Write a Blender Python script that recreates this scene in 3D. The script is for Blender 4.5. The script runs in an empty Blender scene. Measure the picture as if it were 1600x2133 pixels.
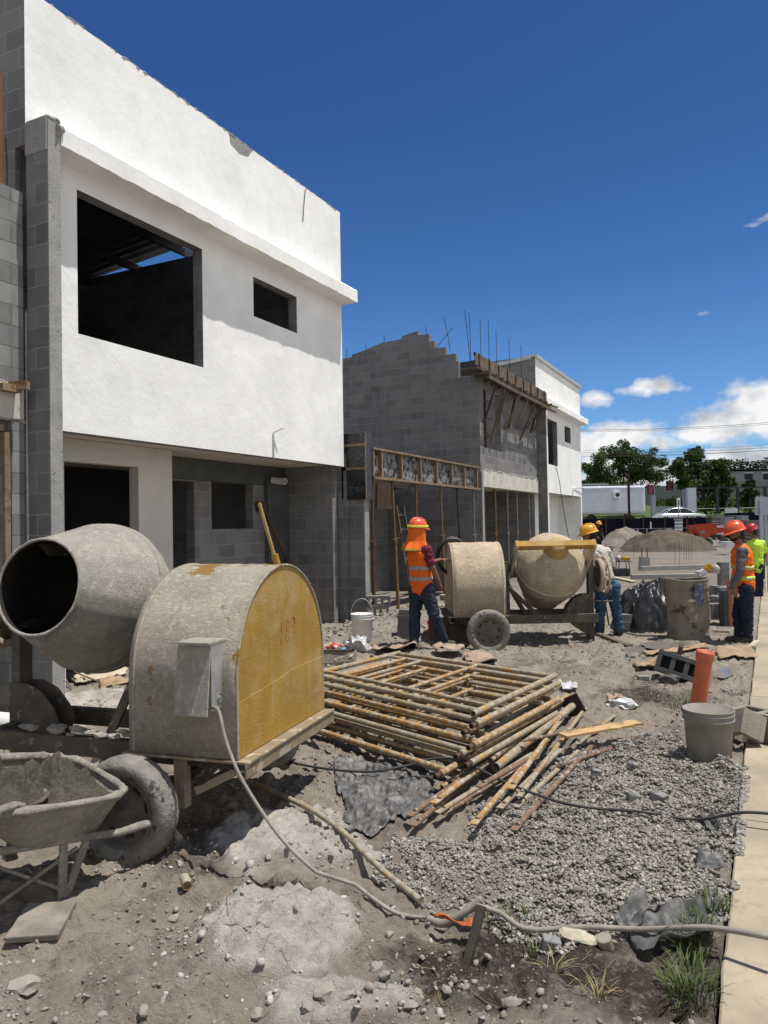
import bpy, bmesh, math, random
import numpy as np
from mathutils import Vector, Matrix
random.seed(7); RNG = np.random.default_rng(7)
sc = bpy.context.scene
COL = sc.collection
# ------------------------------------------------------------------ camera
FPX, HC = 1600.0, 1.62
YAW, PIT, ROL = math.radians(26.6), math.radians(1.15), math.radians(1.0)
F = Vector((-math.sin(YAW), math.cos(YAW), 0)); R = Vector((math.cos(YAW), math.sin(YAW), 0)); U = Vector((0, 0, 1))
_fw = F * math.cos(PIT) + U * math.sin(PIT); _u0 = U * math.cos(PIT) - F * math.sin(PIT)
_up = _u0 * math.cos(ROL) + R * math.sin(ROL); _rt = R * math.cos(ROL) - _u0 * math.sin(ROL)
CAMP = Vector((0, 0, HC))
cam = bpy.data.cameras.new('camera'); camo = bpy.data.objects.new('camera', cam); COL.objects.link(camo)
cam.sensor_fit = 'VERTICAL'; cam.sensor_height = 36.0; cam.lens = 36.0 * FPX / 2133.0
cam.clip_start = 0.05; cam.clip_end = 3000
m3 = Matrix((_rt, _up, -_fw)).transposed()
camo.matrix_world = Matrix.Translation(CAMP) @ m3.to_4x4()
sc.camera = camo
# measuring helpers: photograph pixel -> place in the world
def ray(px, py): return _fw + _rt * ((px - 800) / FPX) - _up * ((py - 1066.5) / FPX)
def G(px, py, z=0.0):
    d = ray(px, py); return CAMP + d * ((z - HC) / d.z)
def PX(px, py, X):
    d = ray(px, py); return CAMP + d * (X / d.x)
def PY(px, py, Y):
    d = ray(px, py); return CAMP + d * (Y / d.y)
def PD(px, py, D):
    d = ray(px, py); return CAMP + d * (D / d.dot(F))
# ------------------------------------------------------------------ sun, sky, exposure
SUNV = Vector((0.285, 0.095, 1.0)).normalized()
sl = bpy.data.lights.new('sun', 'SUN'); slo = bpy.data.objects.new('sun', sl); COL.objects.link(slo)
sl.energy = 5.0; sl.angle = math.radians(0.5); sl.color = (1.0, 0.955, 0.88)
slo.rotation_euler = (-SUNV).to_track_quat('-Z', 'Y').to_euler()
sc.view_settings.view_transform = 'Standard'; sc.view_settings.look = 'None'
sc.view_settings.gamma = 1.0; sc.view_settings.use_curve_mapping = False
sc.view_settings.exposure = 0.2
world = bpy.data.worlds.new('World'); sc.world = world; world.use_nodes = True
def build_world():
    nt = world.node_tree; nt.nodes.clear(); N = nt.nodes.new; L = nt.links.new
    def M(op, a, b=None, c=None, clamp=False):
        n = N('ShaderNodeMath'); n.operation = op; n.use_clamp = clamp
        for i, v in enumerate((a, b, c)):
            if v is None: continue
            if isinstance(v, (int, float)): n.inputs[i].default_value = v
            else: L(v, n.inputs[i])
        return n.outputs[0]
    out = N('ShaderNodeOutputWorld'); bg = N('ShaderNodeBackground')
    sky = N('ShaderNodeTexSky'); sky.sky_type = 'NISHITA'; sky.sun_disc = False
    sky.sun_elevation = math.asin(SUNV.z); sky.sun_rotation = math.atan2(SUNV.x, SUNV.y)
    sky.altitude = 1100; sky.air_density = 1.0; sky.dust_density = 0.3; sky.ozone_density = 2.5
    tc = N('ShaderNodeTexCoord'); sp = N('ShaderNodeSeparateXYZ'); L(tc.outputs['Generated'], sp.inputs[0])
    az = M('MULTIPLY', M('ARCTAN2', sp.outputs[0], sp.outputs[1]), 57.2958)
    el = M('MULTIPLY', M('ARCSINE', sp.outputs[2]), 57.2958)
    # noise in (azimuth, elevation) space, stretched sideways a little
    cb = N('ShaderNodeCombineXYZ'); L(M('MULTIPLY', az, 0.75), cb.inputs[0]); L(el, cb.inputs[1])
    n1 = N('ShaderNodeTexNoise'); n1.inputs['Scale'].default_value = 0.55; n1.inputs['Detail'].default_value = 9; n1.inputs['Roughness'].default_value = 0.57
    L(cb.outputs[0], n1.inputs['Vector'])
    n2 = N('ShaderNodeTexNoise'); n2.inputs['Scale'].default_value = 0.42; n2.inputs['Detail'].default_value = 6
    mp = N('ShaderNodeVectorMath'); mp.operation = 'ADD'; L(cb.outputs[0], mp.inputs[0]); mp.inputs[1].default_value = (7.3, 2.0, 4.0); L(mp.outputs[0], n2.inputs['Vector'])
    blobs = [(1240, 832, 42, 20, .8), (1300, 812, 38, 15, .55), (1362, 804, 62, 21, .92), (1415, 808, 36, 15, .6),
             (1590, 852, 95, 56, 1.25), (1525, 880, 85, 42, 1.1), (1450, 902, 62, 26, .95), (1300, 908, 95, 34, 1.05), (1235, 930, 60, 40, 1.0), (1390, 922, 60, 20, .8),
             (1265, 965, 85, 26, 1.1), (1395, 980, 120, 26, .95), (1545, 958, 80, 30, 1.1), (1620, 962, 60, 35, 1.1), (1480, 1000, 140, 24, .95), (1300, 1000, 140, 24, .95),
             (1560, 470, 60, 9, .42), (1600, 455, 40, 12, .45), (1435, 498, 40, 5, .36), (1470, 652, 28, 8, .38)]
    tot = None
    for px, py, rx, ry, w in blobs:
        d = ray(px, py).normalized()
        a0 = math.degrees(math.atan2(d.x, d.y)); e0 = math.degrees(math.asin(d.z))
        sx = math.degrees(rx / FPX); sy = math.degrees(ry / FPX)
        q = M('ADD', M('POWER', M('MULTIPLY', M('SUBTRACT', az, a0), 1 / sx), 2.0), M('POWER', M('MULTIPLY', M('SUBTRACT', el, e0), 1 / sy), 2.0))
        g = M('MULTIPLY', M('EXPONENT', M('MULTIPLY', q, -0.85)), w)
        tot = g if tot is None else M('MAXIMUM', tot, g)
    # unseen cloud band added outside the view to lift and whiten the fill light
    away = M('GREATER_THAN', M('ABSOLUTE', M('ADD', az, 24)), 40)
    band = M('MULTIPLY', M('EXPONENT', M('MULTIPLY', M('POWER', M('MULTIPLY', M('SUBTRACT', el, 20), 1 / 26), 2.0), -1)), 0.95)
    tot = M('MAXIMUM', tot, M('MULTIPLY', away, band))
    dens = M('MULTIPLY', M('ADD', M('SUBTRACT', tot, 0.40), M('MULTIPLY', M('SUBTRACT', n1.outputs[0], 0.5), 1.75)), 2.3, clamp=True)
    dens = M('MULTIPLY', dens, M('SMOOTH_MIN', M('MULTIPLY', tot, 3.0), 1.0, 0.1), clamp=True)
    shade = N('ShaderNodeValToRGB'); shade.color_ramp.elements[0].position = .36; shade.color_ramp.elements[0].color = (.50, .54, .60, 1)
    shade.color_ramp.elements[1].position = .56; shade.color_ramp.elements[1].color = (.97, .97, .97, 1)
    L(n2.outputs[0], shade.inputs[0])
    cl = N('ShaderNodeVectorMath'); cl.operation = 'SCALE'; L(shade.outputs[0], cl.inputs[0]); cl.inputs['Scale'].default_value = CLOUD
    rp = N('ShaderNodeValToRGB'); L(M('MULTIPLY', el, 1 / 40.0, clamp=True), rp.inputs[0]); e = rp.color_ramp.elements
    e[0].position = 0; e[0].color = (.52, .72, .90, 1); e[1].position = .68; e[1].color = (.235, .405, .65, 1); q = e.new(.25); q.color = (.40, .62, .86, 1); q = e.new(.45); q.color = (.285, .485, .74, 1)
    hs = N('ShaderNodeMix'); hs.data_type = 'RGBA'; hs.blend_type = 'MULTIPLY'; hs.inputs[0].default_value = 1; L(sky.outputs[0], hs.inputs[6]); L(rp.outputs[0], hs.inputs[7])
    mx = N('ShaderNodeMix'); mx.data_type = 'RGBA'; L(dens, mx.inputs[0]); L(hs.outputs[2], mx.inputs[6]); L(cl.outputs[0], mx.inputs[7])
    L(mx.outputs[2], bg.inputs[0]); bg.inputs[1].default_value = 0.12; L(bg.outputs[0], out.inputs[0])
CLOUD, SKYV = 7.0, 1.0
build_world()
# ------------------------------------------------------------------ numpy noise
_T = RNG.random((256, 256))
def vnoise(x, y, s, seed=0):
    x = np.asarray(x, float) / s + seed * 17.13; y = np.asarray(y, float) / s + seed * 9.71
    xi = np.floor(x).astype(int); yi = np.floor(y).astype(int); fx = x - xi; fy = y - yi
    fx = fx * fx * (3 - 2 * fx); fy = fy * fy * (3 - 2 * fy)
    t = lambda a, b: _T[a % 256, b % 256]
    return (t(xi, yi) * (1 - fx) + t(xi + 1, yi) * fx) * (1 - fy) + (t(xi, yi + 1) * (1 - fx) + t(xi + 1, yi + 1) * fx) * fy - .5
def fbm(x, y, s, seed=0, o=4, g=.5):
    r = 0; a = 1
    for k in range(o): r = r + a * vnoise(x, y, s / 2 ** k, seed + k); a *= g
    return r
def sst(a, b, x):
    t = np.clip((np.asarray(x, float) - a) / (b - a), 0, 1); return t * t * (3 - 2 * t)
# ------------------------------------------------------------------ materials
MATS = {}
class NT:
    """small node-building helper"""
    def __init__(s, name):
        s.m = bpy.data.materials.new(name); s.m.use_nodes = True; s.nt = s.m.node_tree; s.nt.nodes.clear()
        s.out = s.n('ShaderNodeOutputMaterial'); s.b = s.n('ShaderNodeBsdfPrincipled'); s.l(s.b.outputs[0], s.out.inputs[0])
        s.tc = s.n('ShaderNodeTexCoord')
    def n(s, t): return s.nt.nodes.new(t)
    def l(s, a, b): s.nt.links.new(a, b)
    def math(s, op, a, b=0.0, clamp=False):
        n = s.n('ShaderNodeMath'); n.operation = op; n.use_clamp = clamp
        for i, v in enumerate((a, b)):
            if isinstance(v, (int, float)): n.inputs[i].default_value = v
            else: s.l(v, n.inputs[i])
        return n.outputs[0]
    def noise(s, scale, detail=4, rough=.55, vec=None, stretch=None):
        n = s.n('ShaderNodeTexNoise'); n.inputs['Scale'].default_value = scale; n.inputs['Detail'].default_value = detail; n.inputs['Roughness'].default_value = rough
        v = vec or s.tc.outputs['Object']
        if stretch:
            mp = s.n('ShaderNodeMapping'); mp.inputs['Scale'].default_value = stretch; s.l(v, mp.inputs[0]); v = mp.outputs[0]
        s.l(v, n.inputs['Vector']); return n.outputs[0]
    def ramp(s, f, a, b):
        n = s.n('ShaderNodeMapRange'); n.inputs[1].default_value = a; n.inputs[2].default_value = b; s.l(f, n.inputs[0]); return n.outputs[0]
    def mix(s, f, a, b):
        n = s.n('ShaderNodeMix'); n.data_type = 'RGBA'
        for i, v in ((0, f), (6, a), (7, b)):
            if isinstance(v, (int, float)): n.inputs[i].default_value = v
            elif isinstance(v, (tuple, list)): n.inputs[i].default_value = (*v[:3], 1)
            else: s.l(v, n.inputs[i])
        return n.outputs[2]
    def mul(s, c, f):
        n = s.n('ShaderNodeVectorMath'); n.operation = 'SCALE'
        if isinstance(c, (tuple, list)): n.inputs[0].default_value = c[:3]
        else: s.l(c, n.inputs[0])
        s.l(f, n.inputs['Scale']); return n.outputs[0]
    def bump(s, h, strength=.3, dist=.01):
        n = s.n('ShaderNodeBump'); n.inputs['Strength'].default_value = strength; n.inputs['Distance'].default_value = dist
        s.l(h, n.inputs['Height']); s.l(n.outputs[0], s.b.inputs['Normal'])
    def col(s, c):
        if isinstance(c, (tuple, list)): s.b.inputs['Base Color'].default_value = (*c[:3], 1)
        else: s.l(c, s.b.inputs['Base Color'])
    def rough(s, r, spec=.3, metal=0):
        s.b.inputs['Roughness'].default_value = r; s.b.inputs['Specular IOR Level'].default_value = spec; s.b.inputs['Metallic'].default_value = metal
def mat(name, c1, c2=None, scale=6, rough=.8, spec=.25, metal=0, bump=.25, bscale=60, bdist=.006, lo=.35, hi=.65, c3=None, s3=20, lo3=.55, hi3=.62, detail=6):
    """two-tone noisy surface with grain bump and an optional sharper third patch colour"""
    if name in MATS: return MATS[name]
    k = NT(name); c2 = c2 or tuple(x * .72 for x in c1)
    f = k.ramp(k.noise(scale, detail, .6), lo, hi); c = k.mix(f, c1, c2)
    if c3: c = k.mix(k.ramp(k.noise(s3, 5, .6), lo3, hi3), c, c3)
    k.col(c); k.rough(rough, spec, metal)
    if bump: k.bump(k.noise(bscale, 5, .65), bump, bdist)
    MATS[name] = k.m; return k.m
# ------------------------------------------------------------------ mesh helpers
class MB:
    """collects shapes; build() links them as ONE mesh object"""
    def __init__(s): s.v = []; s.f = []; s.mi = []; s.sm = []
    def add(s, vs, fs, mi=0, smooth=False):
        o = len(s.v); s.v += [tuple(v) for v in vs]
        for f in fs: s.f.append(tuple(i + o for i in f)); s.mi.append(mi); s.sm.append(smooth)
        return s
    def box(s, c, d, rz=0, mi=0, M=None):
        x, y, z = d[0] / 2, d[1] / 2, d[2] / 2
        vs = [Vector((a * x, b * y, e * z)) for e in (-1, 1) for b in (-1, 1) for a in (-1, 1)]
        if M is None: M = Matrix.Rotation(rz, 3, 'Z')
        vs = [M @ v + Vector(c) for v in vs]
        return s.add(vs, [(0, 2, 3, 1), (4, 5, 7, 6), (0, 1, 5, 4), (2, 6, 7, 3), (0, 4, 6, 2), (1, 3, 7, 5)], mi)
    def bar(s, p0, p1, w, h, up=None, mi=0):
        """box-section beam from p0 to p1"""
        p0, p1 = Vector(p0), Vector(p1); d = p1 - p0; L = d.length; d.normalize()
        u = Vector(up) if up else (Vector((0, 0, 1)) if abs(d.z) < .95 else Vector((0, 1, 0)))
        a = d.cross(u).normalized(); b = a.cross(d).normalized()
        M = Matrix((d, a, b)).transposed()
        return s.box((p0 + p1) / 2, (L, w, h), M=M, mi=mi)
    def tube(s, pts, r, n=8, mi=0, cap=True, hollow=0, smooth=True, sq=None):
        pts = [Vector(p) for p in pts]; k = len(pts)
        rs = list(r) if isinstance(r, (list, tuple)) else [r] * k
        vs, fs = [], []; pa = None
        for i, p in enumerate(pts):
            t = (pts[min(i + 1, k - 1)] - pts[max(i - 1, 0)]).normalized()
            if pa is None:
                ref = Vector((0, 0, 1)) if abs(t.z) < .9 else Vector((1, 0, 0)); a = t.cross(ref).normalized()
            else: a = (pa - t * pa.dot(t)).normalized()
            pa = a; b = t.cross(a)
            for j in range(n):
                q = 2 * math.pi * j / n; vs.append(p + (a * math.cos(q) + b * math.sin(q) * (sq or 1)) * rs[i])
        for i in range(k - 1):
            for j in range(n):
                fs.append((i * n + j, i * n + (j + 1) % n, (i + 1) * n + (j + 1) % n, (i + 1) * n + j))
        s.add(vs, fs, mi, smooth)
        if cap:
            if hollow:
                for e, i0, dr in ((0, 0, 1), (k - 1, (k - 1) * n, -1)):
                    t = (pts[min(e + 1, k - 1)] - pts[max(e - 1, 0)]).normalized() * dr; c = pts[e]
                    ring = vs[i0:i0 + n]; inn = [c + (v - c) * hollow for v in ring]; deep = [v + t * rs[e] * 2.5 for v in inn]
                    f2 = [(j, (j + 1) % n, n + (j + 1) % n, n + j) for j in range(n)] + [(n + j, n + (j + 1) % n, 2 * n + (j + 1) % n, 2 * n + j) for j in range(n)]
                    f2.append(tuple(2 * n + j for j in range(n)))
                    if dr == 1: f2 = [tuple(reversed(f)) for f in f2]
                    s.add(ring + inn + deep, [tuple(reversed(f)) for f in f2], mi)
            else:
                s.add(vs[:n], [tuple(reversed(range(n)))], mi); s.add(vs[-n:], [tuple(range(n))], mi)
        return s
    def lathe(s, prof, n=24, M=None, mi=0, smooth=True, closed=False):
        """prof: list of (radius, height) turned about local z"""
        M = M or Matrix.Identity(4); vs, fs = [], []; k = len(prof)
        for r, z in prof:
            for j in range(n):
                q = 2 * math.pi * j / n; vs.append(M @ Vector((r * math.cos(q), r * math.sin(q), z)))
        for i in range(k - 1 + (1 if closed else 0)):
            i2 = (i + 1) % k
            for j in range(n): fs.append((i * n + j, i * n + (j + 1) % n, i2 * n + (j + 1) % n, i2 * n + j))
        return s.add(vs, fs, mi, smooth)
    def prism(s, poly, d, M=None, mi=0):
        """flat polygon (list of 3-D points) pushed along vector d"""
        n = len(poly); a = [Vector(p) for p in poly]; b = [p + Vector(d) for p in a]
        if M: a = [M @ p for p in a]; b = [M @ p for p in b]
        return s.add(a + b, [tuple(reversed(range(n))), tuple(range(n, 2 * n))] + [(i, (i + 1) % n, n + (i + 1) % n, n + i) for i in range(n)], mi)
    def grid(s, nx, ny, fn, mi=0, smooth=True, thick=0):
        vs = [Vector(fn(i / (nx - 1), j / (ny - 1))) for j in range(ny) for i in range(nx)]
        fs = [(j * nx + i, j * nx + i + 1, (j + 1) * nx + i + 1, (j + 1) * nx + i) for j in range(ny - 1) for i in range(nx - 1)]
        return s.add(vs, fs, mi, smooth)
    def ico(s, c, r, sub=1, jit=.2, sc3=(1, 1, 1), rot=None, mi=0, smooth=False, rnd=random):
        bm = bmesh.new(); bmesh.ops.create_icosphere(bm, subdivisions=sub, radius=1)
        vs = []
        for v in bm.verts:
            k = r * (1 + jit * (rnd.random() * 2 - 1)); p = Vector((v.co.x * sc3[0], v.co.y * sc3[1], v.co.z * sc3[2])) * k
            if rot: p = rot @ p
            vs.append(p + Vector(c))
        fs = [tuple(q.index for q in f.verts) for f in bm.faces]; bm.free()
        return s.add(vs, fs, mi, smooth)
    def mesh(s, name, mats, off=None):
        me = bpy.data.meshes.new(name); v = s.v
        if off is not None: v = [(a[0] - off[0], a[1] - off[1], a[2] - off[2]) for a in v]
        me.from_pydata(v, [], s.f)
        for m in (mats if isinstance(mats, (list, tuple)) else [mats]): me.materials.append(m)
        me.polygons.foreach_set('material_index', s.mi); me.polygons.foreach_set('use_smooth', s.sm); me.update(); return me
OFF = {}
def tag(o, label=None, cat=None, group=None, kind=None):
    for k, v in (('label', label), ('category', cat), ('group', group), ('kind', kind)):
        if v: o[k] = v
    return o
def thing(name, label, cat, loc=(0, 0, 0), group=None):
    o = bpy.data.objects.new(name, None); COL.objects.link(o); o.location = loc; o.empty_display_size = .1
    OFF[o.name] = Vector(loc); return tag(o, label, cat, group)
def link(name, me, parent=None, bevel=0):
    o = bpy.data.objects.new(name, me); COL.objects.link(o)
    if parent: o.parent = parent; OFF[o.name] = OFF[parent.name]
    if bevel:
        b = o.modifiers.new('bevel', 'BEVEL'); b.width = bevel; b.segments = 2; b.limit_method = 'ANGLE'; b.angle_limit = math.radians(40)
    return o
def part(name, mb, m, parent, label=None, bevel=0):
    o = link(name, mb.mesh(name, m, OFF[parent.name]), parent, bevel)
    if label: o['label'] = label
    return o
def single(name, mb, m, label, cat, loc, group=None, bevel=0):
    """a thing that is one mesh; mb in world coordinates, loc its base"""
    o = link(name, mb.mesh(name, m, loc), None, bevel); o.location = loc; OFF[o.name] = Vector(loc); return tag(o, label, cat, group)
def struct(name, mb, m): return tag(link(name, mb.mesh(name, m)), kind='structure')
def dup(root, M=None, label=None, group=None):
    def cp(o, par):
        c = o.copy(); COL.objects.link(c)
        if par: c.parent = par
        for ch in [x for x in COL.objects if x.parent == o]: cp(ch, c)
        return c
    c = cp(root, None)
    if M is not None: c.matrix_world = M
    if label: c['label'] = label
    if group: c['group'] = group
    return c
def wallx(mb, x0, x1, y0, y1, z0, z1, holes=(), mi=0, axis='x', top=None):
    """wall slab (thickness x0..x1) spanning y0..y1, z0..z1 with rectangular through-holes (ya, yb, za, zb); axis='y' swaps x and y"""
    ys = sorted({y0, y1, *[h[i] for h in holes for i in (0, 1)]}); zs = sorted({z0, z1, *[h[i] for h in holes for i in (2, 3)]})
    def solid(i, j):
        if i < 0 or j < 0 or i >= len(ys) - 1 or j >= len(zs) - 1: return False
        yc, zc = (ys[i] + ys[i + 1]) / 2, (zs[j] + zs[j + 1]) / 2
        return not any(h[0] < yc < h[1] and h[2] < zc < h[3] for h in holes)
    P = (lambda x, y, z: (x, y, z)) if axis == 'x' else (lambda x, y, z: (y, x, z))
    for i in range(len(ys) - 1):
        for j in range(len(zs) - 1):
            if not solid(i, j): continue
            a, b, c, d = ys[i], ys[i + 1], zs[j], zs[j + 1]
            qs = [[P(x1, a, c), P(x1, b, c), P(x1, b, d), P(x1, a, d)], [P(x0, a, d), P(x0, b, d), P(x0, b, c), P(x0, a, c)]]
            if not solid(i - 1, j): qs.append([P(x0, a, c), P(x1, a, c), P(x1, a, d), P(x0, a, d)])
            if not solid(i + 1, j): qs.append([P(x1, b, c), P(x0, b, c), P(x0, b, d), P(x1, b, d)])
            if not solid(i, j - 1): qs.append([P(x0, a, c), P(x0, b, c), P(x1, b, c), P(x1, a, c)])
            if not solid(i, j + 1): qs.append([P(x1, a, d), P(x1, b, d), P(x0, b, d), P(x0, a, d)])
            for q in qs: mb.add(q if axis == 'x' else q[::-1], [(0, 1, 2, 3)], mi)
    return mb
# ================================================================== surface materials
def block_mat(name='block', c=(.172, .169, .166), mortar=(.27, .27, .275), stain=True, w=.40, h=.20):
    k = NT(name); geo = k.n('ShaderNodeNewGeometry'); sn = k.n('ShaderNodeSeparateXYZ'); k.l(geo.outputs['Normal'], sn.inputs[0])
    sp = k.n('ShaderNodeSeparateXYZ'); k.l(geo.outputs['Position'], sp.inputs[0])
    isx = k.math('GREATER_THAN', k.math('ABSOLUTE', sn.outputs[0]), .6)
    u = k.math('ADD', k.math('MULTIPLY', sp.outputs[1], isx), k.math('MULTIPLY', sp.outputs[0], k.math('SUBTRACT', 1.0, isx)))
    wob = k.math('MULTIPLY', k.math('SUBTRACT', k.noise(11, 5, .65), .5), .024)
    cb = k.n('ShaderNodeCombineXYZ'); k.l(k.math('ADD', k.math('ADD', u, 20.07), wob), cb.inputs[0]); k.l(k.math('ADD', k.math('ADD', sp.outputs[2], 10.0), wob), cb.inputs[1])
    br = k.n('ShaderNodeTexBrick'); k.l(cb.outputs[0], br.inputs['Vector'])
    for n, v in (('Scale', 1.0), ('Mortar Size', .007), ('Mortar Smooth', .3), ('Bias', 0.0), ('Brick Width', w), ('Row Height', h)): br.inputs[n].default_value = v
    br.inputs['Color1'].default_value = (*[x * .82 for x in c], 1); br.inputs['Color2'].default_value = (*[x * 1.25 for x in c], 1); br.inputs['Mortar'].default_value = (*mortar, 1)
    col = k.mix(k.math('MULTIPLY', k.ramp(k.noise(2.2, 6, .62), .45, .72), .55), br.outputs['Color'], [x * 1.5 for x in c])
    # pale mortar smears running down from the head joints
    sm = k.math('MULTIPLY', k.ramp(k.noise(5, 4, .6, stretch=(1, 1, .25)), .54, .68), .55, clamp=True)
    col = k.mix(sm, col, [x * .9 for x in mortar])
    col = k.mul(col, k.ramp(k.noise(160, 3, .7), -.1, .9)) if False else k.mix(k.math('MULTIPLY', k.ramp(k.noise(170, 3, .7), .55, .75), .3), col, [x * .45 for x in c])
    k.col(col); k.rough(.92, .15)
    hgt = k.math('ADD', k.math('MULTIPLY', br.outputs['Fac'], -.6), k.math('MULTIPLY', k.noise(130, 4, .7), .45)); k.bump(hgt, .55, .008)
    return k.m
BLOCK = block_mat(); BLOCKL = block_mat('block_pale', (.21, .21, .208), (.13, .13, .13))
def plaster_mat(name, c, dirt=.2):
    k = NT(name)
    f = k.ramp(k.noise(1.3, 7, .62), .35, .7); col = k.mix(k.math('MULTIPLY', f, .8), c, [x * .82 for x in c]); col = k.mix(k.math('MULTIPLY', k.ramp(k.noise(.55, 8, .7), .54, .68), .5), col, [x * .76 for x in c])
    st = k.math('MULTIPLY', k.ramp(k.noise(9, 5, .65, stretch=(1, 1, .06)), .62, .8), dirt, clamp=True)
    col = k.mix(st, col, [x * .55 for x in c]); sp = k.math('MULTIPLY', k.ramp(k.noise(38, 3, .6), .72, .78), .45, clamp=True); col = k.mix(sp, col, [x * .5 for x in c])
    k.col(col); k.rough(.9, .2)
    h = k.math('ADD', k.noise(3.2, 6, .6), k.math('MULTIPLY', k.noise(24, 5, .65, stretch=(1, 1.6, .7)), .35)); k.bump(h, .5, .02); return k.m
WHITE = plaster_mat('white_plaster', (.88, .885, .875)); CREAM = plaster_mat('cream_plaster', (.60, .565, .51))
CONC = mat('cast_concrete', (.34, .335, .325), (.25, .25, .245), 3, bump=.5, bscale=35, bdist=.012, c3=(.17, .17, .17), s3=14, lo3=.6, hi3=.68)
CONCP = mat('pale_concrete_band', (.62, .59, .53), (.48, .46, .42), 3, bump=.4, bscale=30, bdist=.01, c3=(.3, .28, .25), s3=11, lo3=.62, hi3=.68)
CONCD = mat('dark_concrete', (.10, .105, .10), (.06, .065, .065), 2.5, bump=.4, bscale=25)  # dark tone of the recessed tie beam and its column
ROOFM = mat('roof_sheet', (.10, .10, .11), (.07, .07, .08), 4, rough=.5, metal=.5, bump=.1)
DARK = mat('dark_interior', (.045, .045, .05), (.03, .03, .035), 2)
WOOD = mat('raw_timber', (.265, .195, .13), (.18, .13, .085), 5, bump=.3, bscale=30, c3=(.17, .11, .06), s3=9)
WOODG = mat('weathered_timber', (.17, .135, .10), (.10, .08, .06), 5, bump=.4, bscale=30)
WOODD = mat('dark_timber', (.085, .06, .045), (.05, .035, .028), 5, bump=.3, bscale=30)
BLACKP = mat('black_film_panel', (.014, .014, .017), (.025, .025, .028), 6, rough=.42, spec=.5, bump=.25, bscale=14, c3=(.22, .22, .21), s3=26, lo3=.62, hi3=.66)
FILMC = mat('cement_smeared_panel', (.26, .26, .255), (.11, .11, .115), 7, rough=.6, bump=.2, c3=(.02, .02, .022), s3=8, lo3=.5, hi3=.56)
STEELR = mat('rusty_steel', (.14, .075, .045), (.075, .05, .04), 12, rough=.75, metal=.3, bump=.3)
REBAR = mat('rebar_steel', (.05, .038, .035), (.08, .05, .04), 20, rough=.7, metal=.4, bump=.2)
GALV = mat('galvanised_metal', (.55, .56, .57), (.42, .43, .44), 8, rough=.45, metal=.6, bump=.1)
PVC = mat('white_plastic', (.75, .75, .73), (.6, .6, .58), 6, rough=.4, spec=.5, bump=.05)
# ================================================================== ground
def gbase(x, y):
    """height of the ground without its fine roughness"""
    x = np.asarray(x, float); y = np.asarray(y, float); D = -math.sin(YAW) * x + math.cos(YAW) * y
    h = -.115 * sst(8.2, 4.6, y) - .02
    h = h + .085 * sst(-1.6, -.5, x) * sst(8, 5, y)                              # rises to the path
    h = h + .34 * np.exp(-(((x + 5.3) / .75) ** 2 + ((y - 10.9) / 1.3) ** 2)) * .75    # spoil along the house fronts
    h = h + .30 * np.exp(-(((x + 5.6) / .8) ** 2 + ((y - 14.2) / 1.8) ** 2))
    h = h + .16 * np.exp(-(((x + 4.6) / .6) ** 2 + ((y - 6.2) / 1.1) ** 2))
    h = h + 1.7 * sst(66, 74, D) + 2.2 * sst(85, 100, D)
    return h
def crust(x, y):
    """spilled dried cement: 1 on the crust, 0 off it"""
    n = fbm(x, y, .34, 3, 4)
    a = lambda cx, cy, rx, ry, k=1.0: np.exp(-(((x - cx) / rx) ** 2 + ((y - cy) / ry) ** 2)) * k
    t = np.maximum.reduce([a(CR1.x, CR1.y, .36, .27, 1.2), a(CR2.x, CR2.y, .46, .38, 1.05), a(CR3.x, CR3.y, .7, .22, .62), a(CR4.x, CR4.y, .8, .7, .75)])
    return sst(.34, .52, t + n * .55)
CR1, CR2, CR3, CR4 = G(585, 1955, -.1), G(600, 1745, -.1), G(720, 2090, -.1), G(140, 1465, -.05)
def dark(x, y):
    n = fbm(x, y, .5, 11, 4); a = lambda p, rx, ry, k=1.0: np.exp(-(((x - p.x) / rx) ** 2 + ((y - p.y) / ry) ** 2)) * k
    t = np.maximum.reduce([a(G(1150, 2020, -.08), .62, .32, 1.15), a(G(1350, 1440), .8, .8, .6), a(G(620, 1860, -.1), .5, .16, .7), a(G(1120, 1400), 1.5, .9, .45), a(G(300, 1700, -.1), .9, .5, .5)])
    return sst(.3, .62, t + n * .6)
def gheight(x, y):
    h = gbase(x, y); D = np.hypot(x, y); near = sst(22, 6, D)
    c = crust(x, y)
    h = h + near * (.05 * fbm(x, y, .9, 1, 3) + .035 * fbm(x, y, .23, 5, 4) + .016 * fbm(x, y, .05, 6, 2))
    h = h + .04 * c * (1 + 1.0 * fbm(x, y, .22, 8, 4)) * near + .022 * sst(.02, .22, fbm(x, y, .07, 21, 2)) * near * (1 - .5 * c)
    h = h + near * (.022 * c * np.abs(fbm(x, y, .11, 22, 3)) * 2 + .018 * np.maximum(0, fbm(x, y, .055, 24, 2) - .12) * 2.2 + .02 * sst(.12, .3, fbm(x, y, .16, 26, 3)))
    h = h + (1 - near) * .06 * fbm(x, y, 2.5, 2, 4)
    return h
def gz(x, y): return float(gheight(np.array([x]), np.array([y]))[0])
def GG(px, py):
    """pixel -> point on the real ground"""
    z = 0.0
    for _ in range(6): p = G(px, py, z); z = .5 * z + .5 * float(gbase(p.x, p.y))
    return Vector((p.x, p.y, float(gbase(p.x, p.y))))
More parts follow.
